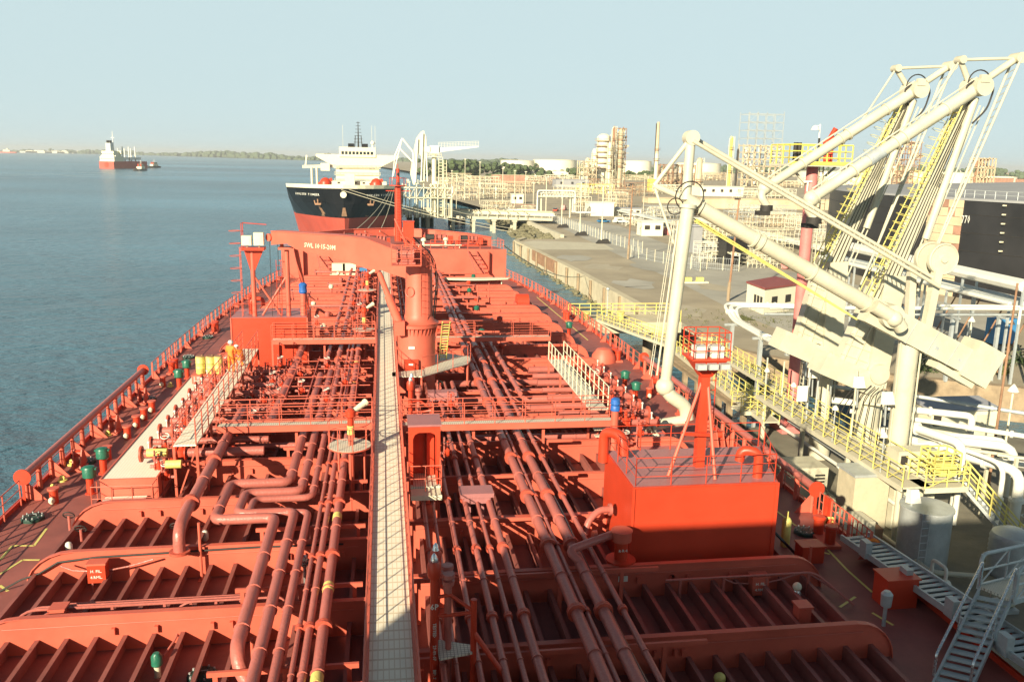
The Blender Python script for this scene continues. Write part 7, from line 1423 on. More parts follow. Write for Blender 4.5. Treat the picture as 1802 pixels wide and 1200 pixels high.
UN = [(800,842,352,9,'tan pipework unit at the shore end right of the jetty crane','tan'),(845,892,350,8,'dense pipework unit left of the small white cabin','cream_light'),(768,800,340,9,'tan pipework unit behind the jetty crane','tan'),
 (880,940,340,7,'pale pipework unit with red brown top line behind the gate','tan'),(925,975,325,6,'reddish pipework unit behind the lamp posts','brown_wall'),(1036,1098,340,9,'rusty pipe rack left of the lowered arm apex','rusty'),
 (1060,1112,366,8,'tan pipe rack behind the white windowless building','tan'),(1100,1150,345,8,'rusty brown pipework under the towers','rusty'),(980,1036,350,7,'tan pipe rack above the pipe gate','cream_light'),(1010,1040,372,6,'small valve station right of the pipe gate','cream_light'),
 (1140,1200,385,4.5,'grey pipework between the yard and the bund','galv'),(1150,1232,325,9,'far pipework left of the long white warehouse','tan'),(1225,1290,318,10,'far tan pipework behind the warehouse','tan'),(1240,1330,428,5.5,'pale pipework manifold in front of the dark shed','cream_light'),
 (1330,1395,445,5.5,'pipe manifold behind the leaning pole','cream_light'),(1316,1390,472,3.4,'jumble of small pumps and valves beyond the yard','cream_light'),(1230,1280,462,4.2,'white elbow pipes beside the narrow grey cabin','white'),(1290,1345,398,4.5,'grey valves below the arm boom','galv'),
 (1345,1420,400,4.5,'white pipework left of the pink column','white_far'),(1290,1400,380,4,'far grey pipes under the tan bund','galv'),(1340,1420,330,6,'far pipework behind the yellow railed platform','cream_light'),(1420,1470,325,7,'far pipework right of the pink column','tan'),
 (1466,1540,318,9,'far pale pipework between the raised arms','cream_light'),(1620,1700,318,7,'far pipework above the black tank roof','tan'),(1100,1132,398,3.6,'low pipe header right of the white shelter','white'),(1180,1216,412,4,'pipes partly behind the lowered arm tube','galv'),
 (850,905,372,4,'low pipe rack where the jetty meets the shore','cream_light'),(905,945,378,3.6,'low red stained pipes by the sea wall','brown_wall'),(1400,1470,410,5,'pipe bank between pink column and black tank','white_far'),(1420,1500,440,4.5,'pale pipe bank at the foot of the black tank','white')]
for (a, c, yb, h, lab, m) in UN: unit(a,c,yb,h,lab,m,vm=None)
# long shore pipe racks
def rack(pts, n_, z, m, lab, r=.2, sp=.55, legs=14):
    t = E('pipe_rack', (pts[0].x,pts[0].y,GZ), lab, 'pipe rack'); d = (pts[-1]-pts[0]).normalized(); s = V((d.y,-d.x,0))
    for k in range(n_):
        b = B(); b.tube([V((q.x,q.y,z))+s*(k*sp)+V((0,0,.0)) for q in pts], r*(1 if k%2 else .75), 8); P('pipe_run', b, m[k%len(m)], t)
    L_ = (pts[-1]-pts[0]).length; q_ = max(2,int(L_/legs))
    for i in range(q_+1): p = pts[0].lerp(pts[-1],i/q_); b = B(); b.beam((p.x,p.y,GZ),(p.x,p.y,z),.2); e = p+s*((n_-1)*sp); b.beam((e.x,e.y,GZ),(e.x,e.y,z),.2); b.beam((p.x,p.y,z-r),(e.x,e.y,z-r),.2); P('support_frame', b, 'galv', t)
    return t
rack([Z(1085,376,GZ),Z(1230,412,GZ)],5,GZ+2.0,['white','galv'],'slanting bundle of white pipes behind the box cabin',.3,.9)
rack([Z(1235,392,GZ),Z(1560,472,GZ)],6,GZ+1.6,['white','cream_light','white'],'wide bundle of white pipes passing behind the pink column',.32,1.0)
rack([Z(1195,420,GZ),Z(1300,470,GZ)],3,GZ+2.6,['cream_light'],'short bundle of cream pipes beside the narrow cabin',.25,.8,8)
pA, pB = Z(1500,432,3.2), Z(1830,505,3.2); pA.z = pB.z = GZ; rack([pA,pB],2,3.2,['white'],'upper pair of big white pipes in front of the black tank',.55,1.6,9)
pA, pB = Z(1480,452,1.2), Z(1830,535,1.2); pA.z = pB.z = GZ; rack([pA,pB],5,1.2,['white','galv'],'lower bundle of pale pipes in front of the black tank',.32,.8,9)
for k in range(7):
    p = pA.lerp(pB,.35+.1*k); b = B(); b.beam((p.x-3,p.y-1.2,GZ+.5),(p.x+2.2,p.y+1,1.0),.12); T('diagonal_brace', b, 'rusty', ORD[k]+' rusty diagonal brace under the pipes before the black tank, from the left', 'brace', 'rusty braces')
b = B(); q = Z(1767,608,GZ); b.bx(q.x-1.6,q.x+1.6,q.y,q.y+1.5,GZ+.2,GZ+3.2); T('shipping_container', b, 'blue_panel', 'blue container on the bank behind the bell lamps', 'container')
# ---- black tank
tcx, tcy, tr = 175., 145., 84.; tz = 9.4
t = E('storage_tank', (tcx,tcy,GZ), 'huge black storage tank numbered 3770 with a grey cone roof', 'tank'); b = B(); b.lathe((tcx,tcy,GZ-.5),[(tr,0),(tr,tz-GZ+.5)],160); P('shell', b, 'tank_black', t)
b = B(); b.lathe((tcx,tcy,tz),[(tr+.15,-.2),(tr+.15,.15),(tr*.5,2.2),(.5,4.0)],160); P('roof', b, 'tank_roof', t)
def tpt(px, py, off=.1):
    d = ray(px,py); o = V((0,0,CZ)); a = d.x*d.x+d.y*d.y; bb = -2*(d.x*tcx+d.y*tcy); c = tcx*tcx+tcy*tcy-(tr+off)**2; ds = bb*bb-4*a*c
    if ds < 0: return None
    s = (-bb-sqrt(ds))/(2*a); return o+d*s
def tnorm(p): return V((p.x-tcx,p.y-tcy,0)).normalized()
b = B()
for i, chh in enumerate('3770'): p = tpt(1689+5.2*i,387); n_ = tnorm(p); b.text(chh, p, V((-n_.y,n_.x,0)), (0,0,1), 1.3, .02, (tpt(1689+5.2*i,387)-tpt(1694.2+5.2*i,387)).length*.9/1.0)
P('lettering', b, 'white', t)
b = B(); b.ring((tcx,tcy,tz-5.3),(0,0,1),tr+.02,.05,160,4); b.ring((tcx,tcy,tz-8.2),(0,0,1),tr+.02,.05,160,4); b.ring((tcx,tcy,tz-2.4),(0,0,1),tr+.02,.04,160,4); P('plate_seam', b, 'dark', t)
random.seed(9); rows_ = 11; a0_ = tpt(1629,400); a1_ = tpt(1691,400); f0 = atan2(a0_.y-tcy,a0_.x-tcx)%(2*pi); f1 = atan2(a1_.y-tcy,a1_.x-tcx)%(2*pi)
bA, bB = B(), B()
for r_i in range(rows_):
    z0 = GZ+(tz-GZ)*r_i/rows_; z1 = z0+(tz-GZ)/rows_-.06; nn_ = 5; jit = random.uniform(-.01,.01)
    for k in range(nn_):
        u0_ = f0+(f1-f0)*k/nn_; u1_ = f0+(f1-f0)*(k+.94)/nn_; R2 = tr+.12
        q = [(tcx+R2*cos(u),tcy+R2*sin(u)) for u in (u0_,u1_)]; bb = bA if random.random() < .6 else bB
        bb.prism([(q[0][0],q[0][1],z0),(q[1][0],q[1][1],z0),(q[1][0],q[1][1],z1),(q[0][0],q[0][1],z1)],(.15,0,0))
P('bare_patch', bA, 'tan', t); P('bare_patch', bB, 'brown_wall', t)
for k in range(6):
    p = tpt(1770-1.5*k, 362+16*k); q = tnorm(p); b = B(); b.beam(p,p+q*.5,.35,.2); P('bracket', b, 'cream_light', t)
b = B(); pr_ = []
for k in range(9): a_ = f0+(f1-f0)*1.0+(-.16+.09*k)*(1 if f1 > f0 else -1)*.5; pr_.append((tcx+(tr-1)*cos(a_),tcy+(tr-1)*sin(a_),tz+.2))
b.rail(pr_,1.2,2,2.2,.05,.06,n=4); P('roof_railing', b, 'galv', t)

# ---- far storage tanks and buildings
gtank(885,945,302,283,'white_far','wide white tank right of the dark trees',.02); gtank(945,1022,303,282,'white_far','long white tank between the trees and the refinery towers',.02)
gtank(1104,1152,306,284,'white_far','white tank behind the tall chimney',.03); gtank(1440,1560,325,304,'white_far','wide flat white tank right of the pink column',.02,'white_far'); gtank(1640,1742,328,305,'white_far','cream tank above the black tank roof',.02)
gtank(1205,1280,308,288,'white_far','pale flat tank left of the yellow topped tower',.02); gtank(1752,1802,326,312,'white_far','white tank at the far right edge',.02)
bld(1742,1782,331,11,25,'brown_wall','brick_building','building','brown brick building beside the cream tank','brown_wall',0); bld(1782,1802,326,8,20,'brown_wall','brick_building','building','reddish building at the right edge above the black tank','shed_roof')
bld(868,925,322,7,15,'brown_wall','plant_building','building','low brown building below the dark trees','tan',0); bld(935,1000,312,8,15,'white_far','warehouse','building','pale warehouse behind the reddish pipework','white_far',0)
# tall process columns
def column(px, pyb, pyt, wpx, Yd, m, lab, rings=0, base=None, plat=True, lattice=False, grp='refinery columns'):
    x = Y(px,290,Yd).x; zt = Y(px,pyt,Yd).z; r = wpx*Yd/1500/2
    t = E('process_column', (x,Yd,GZ), lab, 'tower', grp); b = B(); b.lathe((x,Yd,GZ),[(r,0),(r,(zt-GZ)*.96),(r*.5,(zt-GZ))],14); P('shell', b, m, t)
    for k in range(rings):
        z = GZ+(zt-GZ)*(.35+.62*k/max(1,rings)); b = B(); b.cyl((x,Yd,z),(x,Yd,z+.4),r*1.35+.5,n=14); b.ring((x,Yd,z+1.6),(0,0,1),r*1.35+.5,.16,14,4); P('platform', b, 'tan' if k%2 else 'rusty', t)
    if rings: b = B(); b.ladder((x+r+.6,Yd-.5,GZ),(x+r+.6,Yd-.5,zt),(1,0,0),1.2,.18,2.0); b.tube([(x-r-.5,Yd-1,GZ),(x-r-.5,Yd-1,zt-2),(x,Yd-1,zt-.5)],.35,6,bend=2); P('ladder', b, 'cream_light', t)
    return t
column(1061,328,236,22,700,'white_far','fat cream refinery vessel with platforms, left of the brown towers',6)
column(1046,328,262,8,700,'white_far','slender cream vessel left of the fat one',4); column(1034,328,278,7,700,'tan','short tan vessel at the left of the refinery group',2)
column(1078,328,222,5,695,'rusty','thin red brown stack between fat vessel and braced tower',3); column(1072,328,250,6,690,'cream_light','pale vessel in front of the thin red brown stack',4)
column(1090,328,228,9,700,'tan','rust and cream column inside the braced tower',8); column(1284,318,240,6,620,'yellow_far','yellowish slim tower with a reddish top',3); column(1297,318,262,4,620,'dark','thin dark stack right of the yellowish tower')
column(1231,316,278,10,560,'tan','short tan vessel above the warehouse',1)
t = E('chimney', (Y(1155,290,600).x,600,GZ), 'tall slim chimney, pale below with a dark upper flue', 'chimney'); x = Y(1155,290,600).x; zt = Y(1157,215,600).z; b = B(); b.cyl((x,600,GZ),(x,600,GZ+(zt-GZ)*.55),1.5,1.3,n=14); P('lower_shaft', b, 'cream_light', t); b = B(); b.cyl((x,600,GZ+(zt-GZ)*.55),(x,600,zt),1.2,1.0,n=14); P('upper_shaft', b, 'tan', t); b = B(); b.cyl((x-1.3,600.4,GZ+(zt-GZ)*.3),(x-1.3,600.4,zt-1),.35,n=8); P('side_flue', b, 'dark', t)
b = B()
for f in (.45,.6): z = GZ+(zt-GZ)*f; b.cyl((x,600,z),(x,600,z+.3),2.3,n=14); b.ring((x,600,z+1.3),(0,0,1),2.3,.12,14,4)
P('platform', b, 'rusty', t); b = B(); b.bx(x-5,x+1,597,603,GZ,GZ+9); P('base', b, 'yellow_far', t)
def lattice(px0, px1, pyt, Yd, nx, nz, m, lab, z0=GZ, th=.35, dep=14, fillm=None, seed=1, name='steel_structure'):
    x0, x1 = Y(px0,290,Yd).x, Y(px1,290,Yd).x; zt = Y(px0,pyt,Yd).z; t = E(name, ((x0+x1)/2,Yd,GZ), lab, 'structure', 'steel lattices'); b = B(); w = x1-x0; h = zt-z0; rnd = random.Random(seed)
    for i in range(nx+1):
        for yy in (Yd,Yd+dep): b.beam((x0+w*i/nx,yy,z0),(x0+w*i/nx,yy,zt+rnd.uniform(0,h*.04)),th)
    for j in range(1,nz+1):
        z = z0+h*j/nz
        for yy in (Yd,Yd+dep): b.beam((x0,yy,z),(x1,yy,z),th)
        for i in range(nx+1): b.beam((x0+w*i/nx,Yd,z),(x0+w*i/nx,Yd+dep,z),th*.7)
    for i in range(nx):
        for j in range(nz):
            if rnd.random() < .55: b.beam((x0+w*i/nx,Yd,z0+h*j/nz),(x0+w*(i+1)/nx,Yd,z0+h*(j+1)/nz),th*.45)
    P('steel_frame', b, m, t)
    if fillm:
        b = B()
        for k in range(nx*nz): x = x0+w*rnd.random(); z = z0+h*rnd.random(); r = rnd.uniform(.4,1.3); hh = rnd.uniform(2,7); b.cyl((x,Yd+3,z),(x,Yd+3,min(zt,z+hh)),r,n=8)
        for k in range(nx*nz): x = x0+w*rnd.random(); z = z0+h*rnd.random(); b.bx(x,x+rnd.uniform(1,4),Yd+1,Yd+4,z,z+rnd.uniform(.4,1.4))
        P('equipment', b, fillm, t)
    return t
lattice(1082,1100,226,702,3,12,'rusty','braced brown steel tower holding the rusty column',th=.4,dep=9,fillm='tan',seed=3)
lattice(1313,1373,200,800,4,9,'galv','tall open grey steel lattice, empty like scaffolding',th=.55,dep=22,seed=5)
lattice(1306,1374,256,790,7,6,'tan','dense tan steel block at the foot of the grey lattice',th=.8,dep=10,fillm='white_far',seed=6)
lattice(1572,1618,250,640,5,9,'rusty','far rusty scaffolding tower seen between the raised arms',th=.45,dep=10,fillm='tan',seed=8)
lattice(1722,1752,279,600,5,4,'tan','far tan block with flat top above the cream tank',th=.7,dep=10,fillm='rusty',seed=9)
lattice(1020,1050,284,680,4,4,'tan','tan pipe structure at the left foot of the refinery towers',th=.6,dep=8,fillm='white_far',seed=12)
lattice(1160,1232,290,640,9,3,'rusty','low brown pipe rack between chimney and yellowish tower',th=.5,dep=8,fillm='tan',seed=13)
lattice(1490,1570,290,560,8,3,'cream_light','low pale rack behind the wide flat white tank',th=.45,dep=8,fillm='white_far',seed=14)
# slender white masts scattered over the refinery
for i, (px, pyb, tp_) in enumerate(((818,352,280),(844,360,285),(884,360,296),(905,366,300),(924,368,302),(938,370,322),(1075,370,300),(1030,368,318),(1208,395,332),(1132,372,306),(795,352,300),(803,372,305))):
    q = Z(px,pyb,GZ); zt = Y(px,tp_,q.y).z; b = B(); b.cyl(q,(q.x,q.y,zt),q.y/1500*.45,n=6); b.bx(q.x-.5,q.x+.5,q.y-.1,q.y+.1,zt-.3,zt); T('light_mast', b, 'cream_light', ORD[i]+' slender pale light mast among the shore pipework, in order from the jetty', 'pole', 'light masts')
# ---- trees
random.seed(41)
def tree(px, pyb, h, w, lab, sd):
    q = Z(px,pyb,GZ); rnd = random.Random(sd); t = E('tree', q, lab, 'tree', 'trees near the white tanks'); b = B(); b.tube([q,q+V((.1,0,h*.35)),q+V((.3,0,h*.6))],h*.03,6,radii=[h*.04,h*.03,h*.015])
    for k in range(4): b.tube([q+V((.1,0,h*(.3+.06*k))),q+V((rnd.uniform(-w,w)*.3,rnd.uniform(-w,w)*.2,h*(.55+.08*k)))],h*.012,5)
    P('trunk', b, 'bark', t); b = B()
    for k in range(11): c = q+V((rnd.gauss(0,w*.2),rnd.gauss(0,w*.2),h*rnd.uniform(.35,.9))); leaves(b,c,w*rnd.uniform(.14,.26),55,w*.045,.8,rnd)
    P('crown', b, 'foliage', t)
for i, (px, pyb, h, w, lab) in enumerate(((852,304,14,15,'round dark tree left of the white tanks'),(866,302,13,13,'second dark tree from the left near the white tanks'),(880,306,13,15,'dark tree in front of the left white tank'),(895,309,10,10,'small dark tree before the left white tank'),(843,300,11,11,'leftmost dark tree by the shore pipework'),(907,310,9,9,'lowest dark tree before the white tank'),(1575,300,16,18,'far tree between the raised loading arms'))): tree(px,pyb,h,w,lab,i+50)
def woods(pts, hmin, hmax, rad, nn, m, lab, z=GZ, seed=1, wid=60):
    rnd = random.Random(seed); b = B()
    for a, c in zip(pts, pts[1:]):
        a, c = V((*a,0)), V((*c,0)); k_ = int(nn*(c-a).length/1000)
        for i in range(k_):
            p = a.lerp(c,rnd.random()); p += V((rnd.uniform(-wid,wid)*.3,rnd.uniform(0,wid),0)); h = rnd.uniform(hmin,hmax)*(1+.35*sin(p.x*.004+seed)+.2*sin(p.x*.017)); r = rad*rnd.uniform(.6,1.3)
            for q in range(7): cc = V((p.x+rnd.uniform(-r,r),p.y+rnd.uniform(-r,r)*.5,z+h*rnd.uniform(.25,1)-r*.3)); b.ball(cc,r*rnd.uniform(.3,.6),5,.8)
    T('far_woods', b, m, lab, 'woods', kind='stuff')
woods([(60,930),(90,1000),(210,1050),(330,1000)],9,15,7,320,'foliage','dark green woods behind the jetty crane',seed=2)
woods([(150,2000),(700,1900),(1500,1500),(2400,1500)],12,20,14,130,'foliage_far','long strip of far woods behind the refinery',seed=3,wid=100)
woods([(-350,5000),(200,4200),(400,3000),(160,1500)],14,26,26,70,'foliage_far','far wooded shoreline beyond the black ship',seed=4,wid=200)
b = B()
for (x0,y0,x1,y1) in ((-2300,8600,-400,5100),): 
    b.add([(-7000,8300,WZ+1),(-3600,8600,WZ+1),(-2000,7600,WZ+1),(-300,4300,WZ+1),(600,4300,WZ+1),(600,16000,WZ+1),(-9000,16000,WZ+1)],[(0,1,2,3,4,5,6)])
ST('far_shore', b, 'haze_land')
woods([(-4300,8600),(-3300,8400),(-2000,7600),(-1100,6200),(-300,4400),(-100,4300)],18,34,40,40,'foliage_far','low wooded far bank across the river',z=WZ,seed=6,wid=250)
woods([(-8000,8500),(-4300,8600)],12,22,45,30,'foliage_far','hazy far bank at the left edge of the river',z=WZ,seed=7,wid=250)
for i, (px, w, h, lab) in enumerate(((50,26,14,'first'),(68,40,20,'second'),(96,30,16,'third'),(112,20,24,'fourth'),(138,30,12,'fifth'),(148,20,18,'sixth'),(400,20,14,'seventh'),(365,16,12,'eighth'))):
    q = Y(px,266,8100); b = B(); k = 5.4; b.bx(q.x-w*k/2,q.x+w*k/2,8100,8200,WZ,WZ+h*.6+4); b.bx(q.x-w,q.x+w,8110,8150,WZ,WZ+h*.6+10); T('far_building', b, 'white_far', lab+' pale building on the hazy far bank, from the left', 'building', 'far bank buildings')
# ---- ships on the river
def hullb(b, x0, x1, hw, z0, z1, bow=.2, n_=6):
    # along +x, bow at x1
    L_ = x1-x0; pts = [(x0,-hw),(x0+L_*(1-bow),-hw)]+[(x0+L_*(1-bow)+L_*bow*sin(pi/2*k/n_), -hw*cos(pi/2*k/n_)) for k in range(1,n_)]+[(x1,0)]
    full = pts+[(x,-y) for x,y in pts[::-1][1:]]; b.prism([(x,y,z0) for x,y in full],(0,0,z1-z0))
def place(o, loc, rz): o.location = loc; o.rotation_euler.z = rz
def shipP(name, b, m, t): o = bpy.data.objects.new(name, b.mesh(name, m)); COL.objects.link(o); o.parent = t; return o
q = Z(188,297,WZ); t = E('tanker', q, 'red hulled gas carrier seen from astern, steaming away up the river', 'ship'); place(t, q, radians(90-22)); t.scale = (1,1.05,1.2)
b = B(); hullb(b,0,84,11.5,-2,8.5); shipP('hull', b, 'boot_red', t)
b = B(); b.cyl((-.4,0,4.5),(.1,0,4.5),3.2,n=18); shipP('stern_bulge', b, 'fresh_red', t)
b = B(); b.bx(2,22,-11.3,11.3,8.5,14.5); b.bx(4,20,-9.5,9.5,14.5,20.5); b.bx(16,21,-12.5,12.5,17.5,21); shipP('accommodation_block', b, 'cream_light', t)
b = B(); b.bx(6,12,-3.8,3.8,20.5,30); shipP('funnel', b, 'galv', t); b = B(); b.bx(7,11,-2.8,-1,30,33); b.bx(7,11,1,2.8,30,33); shipP('exhaust', b, 'dark', t)
b = B(); b.cyl((17,0,20),(17,0,44),1.0,.3,n=8); b.bx(16.8,17.2,-3,3,36,36.5); shipP('mast', b, 'white', t)
for x in (32,46,60): b = B(); b.cyl((x,-3,8.5),(x,-3,26),.9,n=8); b.cyl((x,4,8.5),(x,4,24),.8,n=8); b.bx(x-6,x+6,-8,8,10.5,13.5); shipP('deck_gear', b, 'white', t)
b = B(); b.bx(5.5,5.7,-11.5,11.5,14.5,15.6); b.bx(1.8,2.0,-11.5,11.5,8.5,9.6); shipP('railing', b, 'white', t)
b = B()
for y in range(-9,10,3): b.bx(1.9,2.0,y-.5,y+.5,11,12.2); b.bx(3.9,4.0,y-.5,y+.5,16.5,17.6)
shipP('window', b, 'dark', t)
def tug(px, py, rz, lab, sc):
    q = Z(px,py,WZ); t = E('tugboat', q, lab, 'tugboat', 'tugboats'); place(t, q, rz); t.scale = (sc,sc,sc)
    b = B(); hullb(b,-13,14,4.6,-1,2.6,.35); shipP('hull', b, 'black', t); b = B(); b.bx(-5,6,-3.2,3.2,2.6,5.6); b.bx(-1,5,-2.6,2.6,5.6,8.6); shipP('deckhouse', b, 'cream_light', t)
    b = B(); b.bx(-1.1,5.1,-2.7,2.7,6.8,7.9); shipP('window', b, 'glass', t); b = B(); b.cyl((-3,-1.8,5),(-3,-1.8,9),.8,n=8); b.cyl((-3,1.8,5),(-3,1.8,9),.8,n=8); shipP('funnel', b, 'fresh_red', t)
    b = B(); b.cyl((1,0,8.6),(1,0,14),.2,n=6); b.bx(.9,1.1,-1.6,1.6,11,11.2); shipP('mast', b, 'white', t)
    b = B(); b.cyl((-13,0,1),(-13.5,0,1),2.6,n=14); shipP('fender', b, 'rubber', t)
tug(248,301,radians(80),'nearer tugboat with red funnels beside the gas carrier',1.0); tug(271,295.5,radians(60),'farther tugboat right of the gas carrier',1.0)
# wake: foam streaks left on the water
b = B(); random.seed(15)
for k in range(70):
    f = random.random(); x = -365-120*(f-.5)+random.uniform(-20,200)*(1 if k%2 else -1)*.6; y = 1050-f*260; L_ = random.uniform(6,26); b.add([(x-L_,y-.8,WZ+.03),(x+L_,y-.5,WZ+.03),(x+L_*.8,y+.8,WZ+.03),(x-L_*.7,y+.7,WZ+.03)],[(0,1,2,3)])
T('ship_wake', b, 'galv', 'faint pale wake streaks behind the departing ship', 'wake', kind='stuff')
for px, py, L_, lab, hm in ((15,268.5,110,'distant red hulled freighter at the left edge of the river','boot_red'),(138,268.5,70,'small pale vessel far off near the left bank','white_far')):
    q = Z(px,py+1.2,WZ); t = E('freighter', q, lab, 'ship', 'far ships'); place(t,q,radians(0)); b = B(); hullb(b,-L_/2,L_/2,9,-1,9,.15); shipP('hull', b, hm, t); b = B(); b.bx(-L_*.3,L_*.1,-7,7,9,22); b.bx(-L_*.1,L_*.0,-5,5,22,32); shipP('deckhouse', b, 'white_far', t)
# more of the plant behind, and small gear on the far deck and the pier
for (a, c, yb, h, lab, m) in ((1000,1060,322,6,'low pale pipework just below the fat refinery vessel','cream_light'),(1096,1150,318,6,'low pipework at the foot of the tall chimney','tan'),(905,960,318,5,'low pale rack below the left white tank','cream_light'),(960,1010,316,5,'low pale rack below the long white tank','white_far'),
    (1160,1225,305,9,'far brown pipework right of the chimney','rusty'),(1240,1300,300,12,'far pipework under the yellowish tower','tan'),(1376,1430,312,9,'far pipework under the yellow railed platform','tan'),(1430,1500,312,8,'far pipework beyond the wide flat tank','rusty'),(1500,1570,308,9,'far pipework left of the rusty scaffolding tower','cream_light'),
    (1640,1720,304,12,'far pipework above the cream tank','tan'),(820,880,330,8,'pale pipework in front of the dark trees','cream_light'),(780,830,322,8,'pale pipework left of the dark trees','tan'),(1760,1802,312,10,'far pipework at the right edge','rusty'),(1020,1080,342,6,'yellowish pipework above the white windowless building','yellow_far'),
    (1150,1225,342,6,'pipework directly behind the lowered arm apex','white_far'),(1300,1400,350,6,'pipework in front of the yellow tower base','white_far')): unit(a,c,yb,h,lab,m)
random.seed(99)
for i in range(16):
    sd = -1 if i%2 else 1; y = 58+i*2.6; x = cx+sd*random.uniform(5.2,8.8); t = E('tank_vent', (x,y,0), ORD[i]+' small vent stub scattered over the forward deck, counted from the viewer', 'vent', 'forward deck vents')
    b = B(); b.cyl((x,y,0),(x,y,1.25),.12,n=10); P('pipe_stub', b, 'faded_red', t); b = B(); b.lathe((x,y,1.2),[(.2,0),(.24,.1),(.24,.3),(.1,.4)],12); P('cap', b, ('fresh_red','pipe_red','green','cream_light')[i%4], t)
for i in range(10):
    sd = -1 if i%2 else 1; y = 60+i*4.1; x = cx+sd*random.uniform(3.5,4.5); b = B(); w_ = random.uniform(2.5,6); z = random.uniform(1.3,1.9)
    b.tube([(x,y,.2),(x,y,z),(x+sd*w_,y,z),(x+sd*w_,y+random.uniform(.5,2),z),(x+sd*w_,y+2,.1)],random.uniform(.05,.11),8,bend=.3)
    T('branch_line', b, 'pipe_red', ORD[i]+' small branch pipe bending off over the forward deck, counted from the viewer', 'pipe', 'forward branch pipes')
t = E('base_block', (24.6,36.6,PZ2), 'cream concrete block beside the power pack on the pier', 'block'); b = B(); b.bx(24.6,26.6,39.5,41.2,PZ2,-1.9); P('block_body', b, 'concrete', t); b = B(); b.bx(24.5,26.7,39.4,41.3,-1.9,-1.75); P('cap_plate', b, 'galv', t)
for i, (x, y, h) in enumerate(((22.0,31.6,1.1),(23.4,30.2,.8),(25.0,32.6,1.3),(27.0,31.0,.9),(28.6,30.0,1.1),(33.6,33.6,1.4),(35.4,34.2,1.2),(37.6,33.2,1.0),(22.4,41.4,1.2),(22.6,47.0,1.0),(23.0,50.5,1.2))):
    t = E('pump_skid', (x,y,PZ2), ORD[i]+' small grey pump skid with piping on the shaded pier floor', 'pump', 'pump skids on the pier'); b = B(); b.bx(x-.6,x+.6,y-.35,y+.35,PZ2,PZ2+.18); b.bx(x-.5,x-.1,y-.22,y+.22,PZ2+.18,PZ2+h*.6); P('base', b, ('galv','concrete','rusty')[i%3], t)
    b = B(); b.cyl((x-.05,y,PZ2+h*.4),(x+.5,y,PZ2+h*.4),.2,n=12); b.tube([(x+.3,y,PZ2+h*.4),(x+.3,y,PZ2+h),(x+.3,y+1.0,PZ2+h),(x+.3,y+1.0,PZ2)],.08,8,bend=.2); P('pump_body', b, ('white','cream','galv')[(i+1)%3], t)
# parked vehicles on the shore road
def car(px, py, rz, m, lab, van=False):
    q = Z(px,py,GZ+.03); t = E('parked_car' if not van else 'parked_van', q, lab, 'car' if not van else 'van', 'vehicles parked ashore'); t.rotation_euler.z = rz; L_, H_ = (4.4,.75) if not van else (5.4,1.0)
    b = B(); b.prism([(-L_/2,-.85,.35),(L_/2,-.85,.35),(L_/2,-.85,H_),(-L_/2,-.85,H_+.1)],(0,1.7,0)); shipP('body', b, m, t)
    b = B(); b.prism([(-L_*.42,-.78,H_),(L_*.22,-.78,H_),(L_*.1,-.78,H_+(.6 if not van else 1.1)),(-L_*.36,-.78,H_+(.6 if not van else 1.1))],(0,1.56,0)); shipP('cabin', b, m if van else 'glass', t)
    b = B(); b.bx(-L_*.3,L_*.08,-.8,.8,H_+.12,H_+.5); shipP('window', b, 'glass', t)
    for x in (-L_*.3,L_*.3):
        for y in (-.8,.8): b = B(); b.cyl((x,y-.1,.33),(x,y+.1,.33),.33,n=14); shipP('wheel', b, 'rubber', t)
for a in ((1245,392,.1,'white','white car parked above the arm boom beside the pipes',False),(1262,395,.1,'galv','grey car parked right of the white one',False),(978,372,1.2,'fresh_red','red car under the pipe gate',False),(992,370,1.2,'column_pink','pink red van parked under the pipe gate',True),
          (1092,393,.2,'white','white van parked behind the brown wooden pole',True),(1118,396,.15,'cream_light','pale car beside the white van',False),(1062,392,.2,'blue_panel','blue car in front of the white windowless building',False)): car(*a)
for i, (px, py, s) in enumerate(((1200,545,3.2),(1120,500,4),(1060,470,3.5),(1160,470,5),(1255,505,3),(1010,455,4))):
    q = Z(px,py,GZ+.024); rnd = random.Random(i); b = B(); pts = [(q.x+cos(2*pi*k/14)*s*rnd.uniform(.6,1.3),q.y+sin(2*pi*k/14)*s*1.6*rnd.uniform(.6,1.3),GZ+.024+.004*i) for k in range(14)]; b.add(pts,[tuple(range(14))]); ST('pavement_patch', b, 'road' if i%2 else 'pavement_grey')
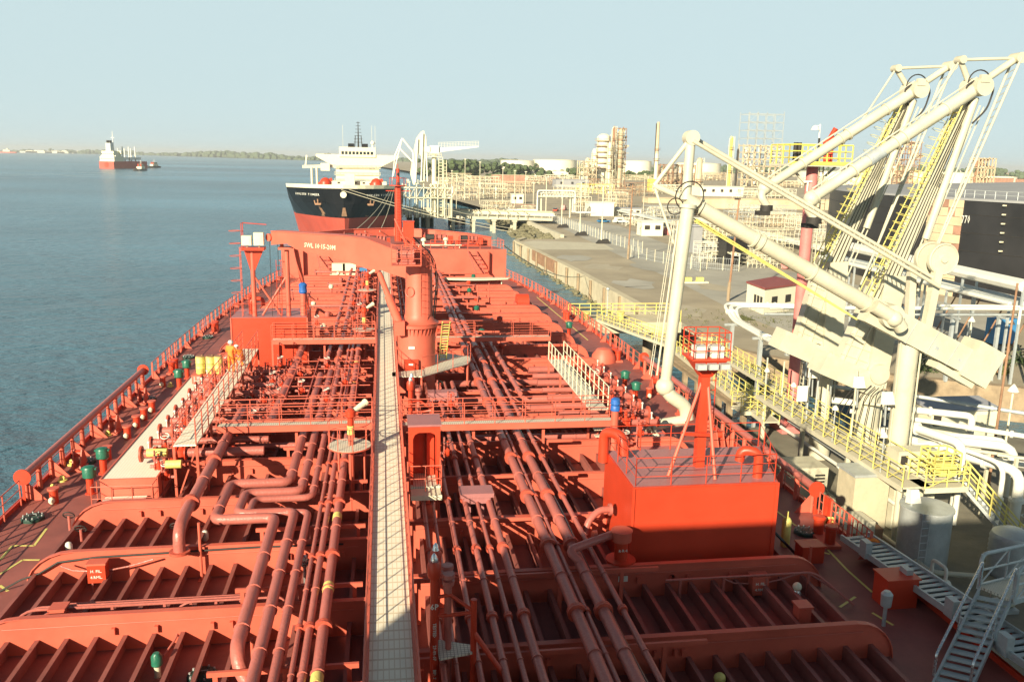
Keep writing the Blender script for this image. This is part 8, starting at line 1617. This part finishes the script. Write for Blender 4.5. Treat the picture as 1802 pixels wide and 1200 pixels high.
# extra pipe work and cable trays round the arm bases
for i, (pts, r, m, lab) in enumerate((([(26.9,52.8,-3.4),(26.9,37.2,-3.4),(26.0,36.8,-4.8)],.11,'white','white pipe hung under the upper berth platform'),([(27.4,52.8,-3.0),(27.4,37.4,-3.0)],.07,'galv','thin grey conduit under the upper berth platform'),
    ([(25.6,54,-4.6),(25.6,34,-4.6),(27.6,33.4,-4.6)],.12,'cream','cream pipe lying along the pier floor'),([(25.2,54,-4.7),(25.2,33,-4.7)],.08,'rusty','rusty pipe lying along the pier floor'),([(28.2,45.4,.4),(29.4,43.8,.6),(29.4,42.2,.6),(28.6,41.6,.4)],.10,'cream','small cream line linking two risers'),
    ([(29.6,46,-2.4),(30.6,43.5,-2.4),(30.6,39.4,-2.4),(30.6,39.4,-4.8)],.15,'white','short white drop pipe behind the yellow basket'),([(32.6,34,-4.5),(36.5,34,-4.5),(37.5,36,-4.5)],.16,'white','low white pipe along the shaded pier floor'),([(31.2,33.4,-4.4),(34.5,31.2,-4.4),(38,31.2,-4.4)],.14,'galv','low grey pipe under the gangway stand'),
    ([(33.8,44,-2.6),(38.6,41,-2.6),(38.6,41,-4.6)],.2,'white','white drop pipe in front of the hut'),([(28.9,50.2,-.8),(32,48.6,-.9),(36.5,46.6,-1.0),(36.5,46.6,-4.6)],.22,'white','white pipe running past the left wall of the hut'))):
    wpipe(pts, r, lab, m=m, bend=.4, fl=r > .1)
for i, y in enumerate((53.5,49.6,44.4,39.4)):
    q = V((25.9,y,-1.6)); t = E('berth_lamp', q, ORD[i]+' small lamp on the yellow railing of the berth platform, counted from the far end', 'lamp', 'railing lamps'); b = B(); b.cyl(q,q+V((0,0,2.1)),.04,n=6); P('pole', b, 'galv', t); b = B(); b.lathe(q+V((0,0,1.95)),[(.2,0),(.16,.12),(.05,.25)],12); P('lamp_head', b, 'white', t)
b = B()
for k in range(9): b.tube([(27.2+.12*k,47.5-.6*k,-1.5),(27.6+.1*k,46.5-.4*k,.4+.15*k),(28.2+.06*k,45.9-.3*k,1.6)],.03,5,bend=.8)
T('cable_bundle', b, 'dark', 'bundle of dark cables rising to the nearer raised arm', 'cables')
# hoses heaped by the starboard manifold
b = B(); rnd = random.Random(4)
for k in range(7): c = V((13.9+rnd.uniform(-.5,.6),41.2+rnd.uniform(-1.4,1.6),.5)); b.ring(c,(rnd.uniform(-.4,.4),rnd.uniform(-.4,.4),1),rnd.uniform(.3,.5),.07,18,7)
T('hose_heap', b, 'black', 'heap of coiled black hoses under the lowered arm end on the starboard deck', 'hoses')
for i in range(7): c = V((13.4+.1*i,39.4+.8*i,.75)); b = B(); b.ball(c,.24,12,.9); b.cyl(c-V((0,0,.3)),c,.1); T('silver_reducer', b, 'silver' if i%2 else 'cream_light', ORD[i]+' pale rounded reducer lying beside the starboard manifold, from the viewer', 'fitting', 'loose reducers')
# ================================================================ air
hm = bpy.data.materials.new('haze'); hm.use_nodes = True; n = hm.node_tree; n.nodes.remove(n.nodes['Principled BSDF'])
pv_ = n.nodes.new('ShaderNodeVolumePrincipled'); pv_.inputs['Color'].default_value = (.93, .98, 1, 1); pv_.inputs['Density'].default_value = .0001; pv_.inputs['Anisotropy'].default_value = .1
n.links.new(pv_.outputs[0], n.nodes['Material Output'].inputs['Volume']); MT['haze'] = hm
b = B(); b.bx(-9500,14500,-700,17000,WZ-4,72); ST('haze', b, 'haze', 'stuff')
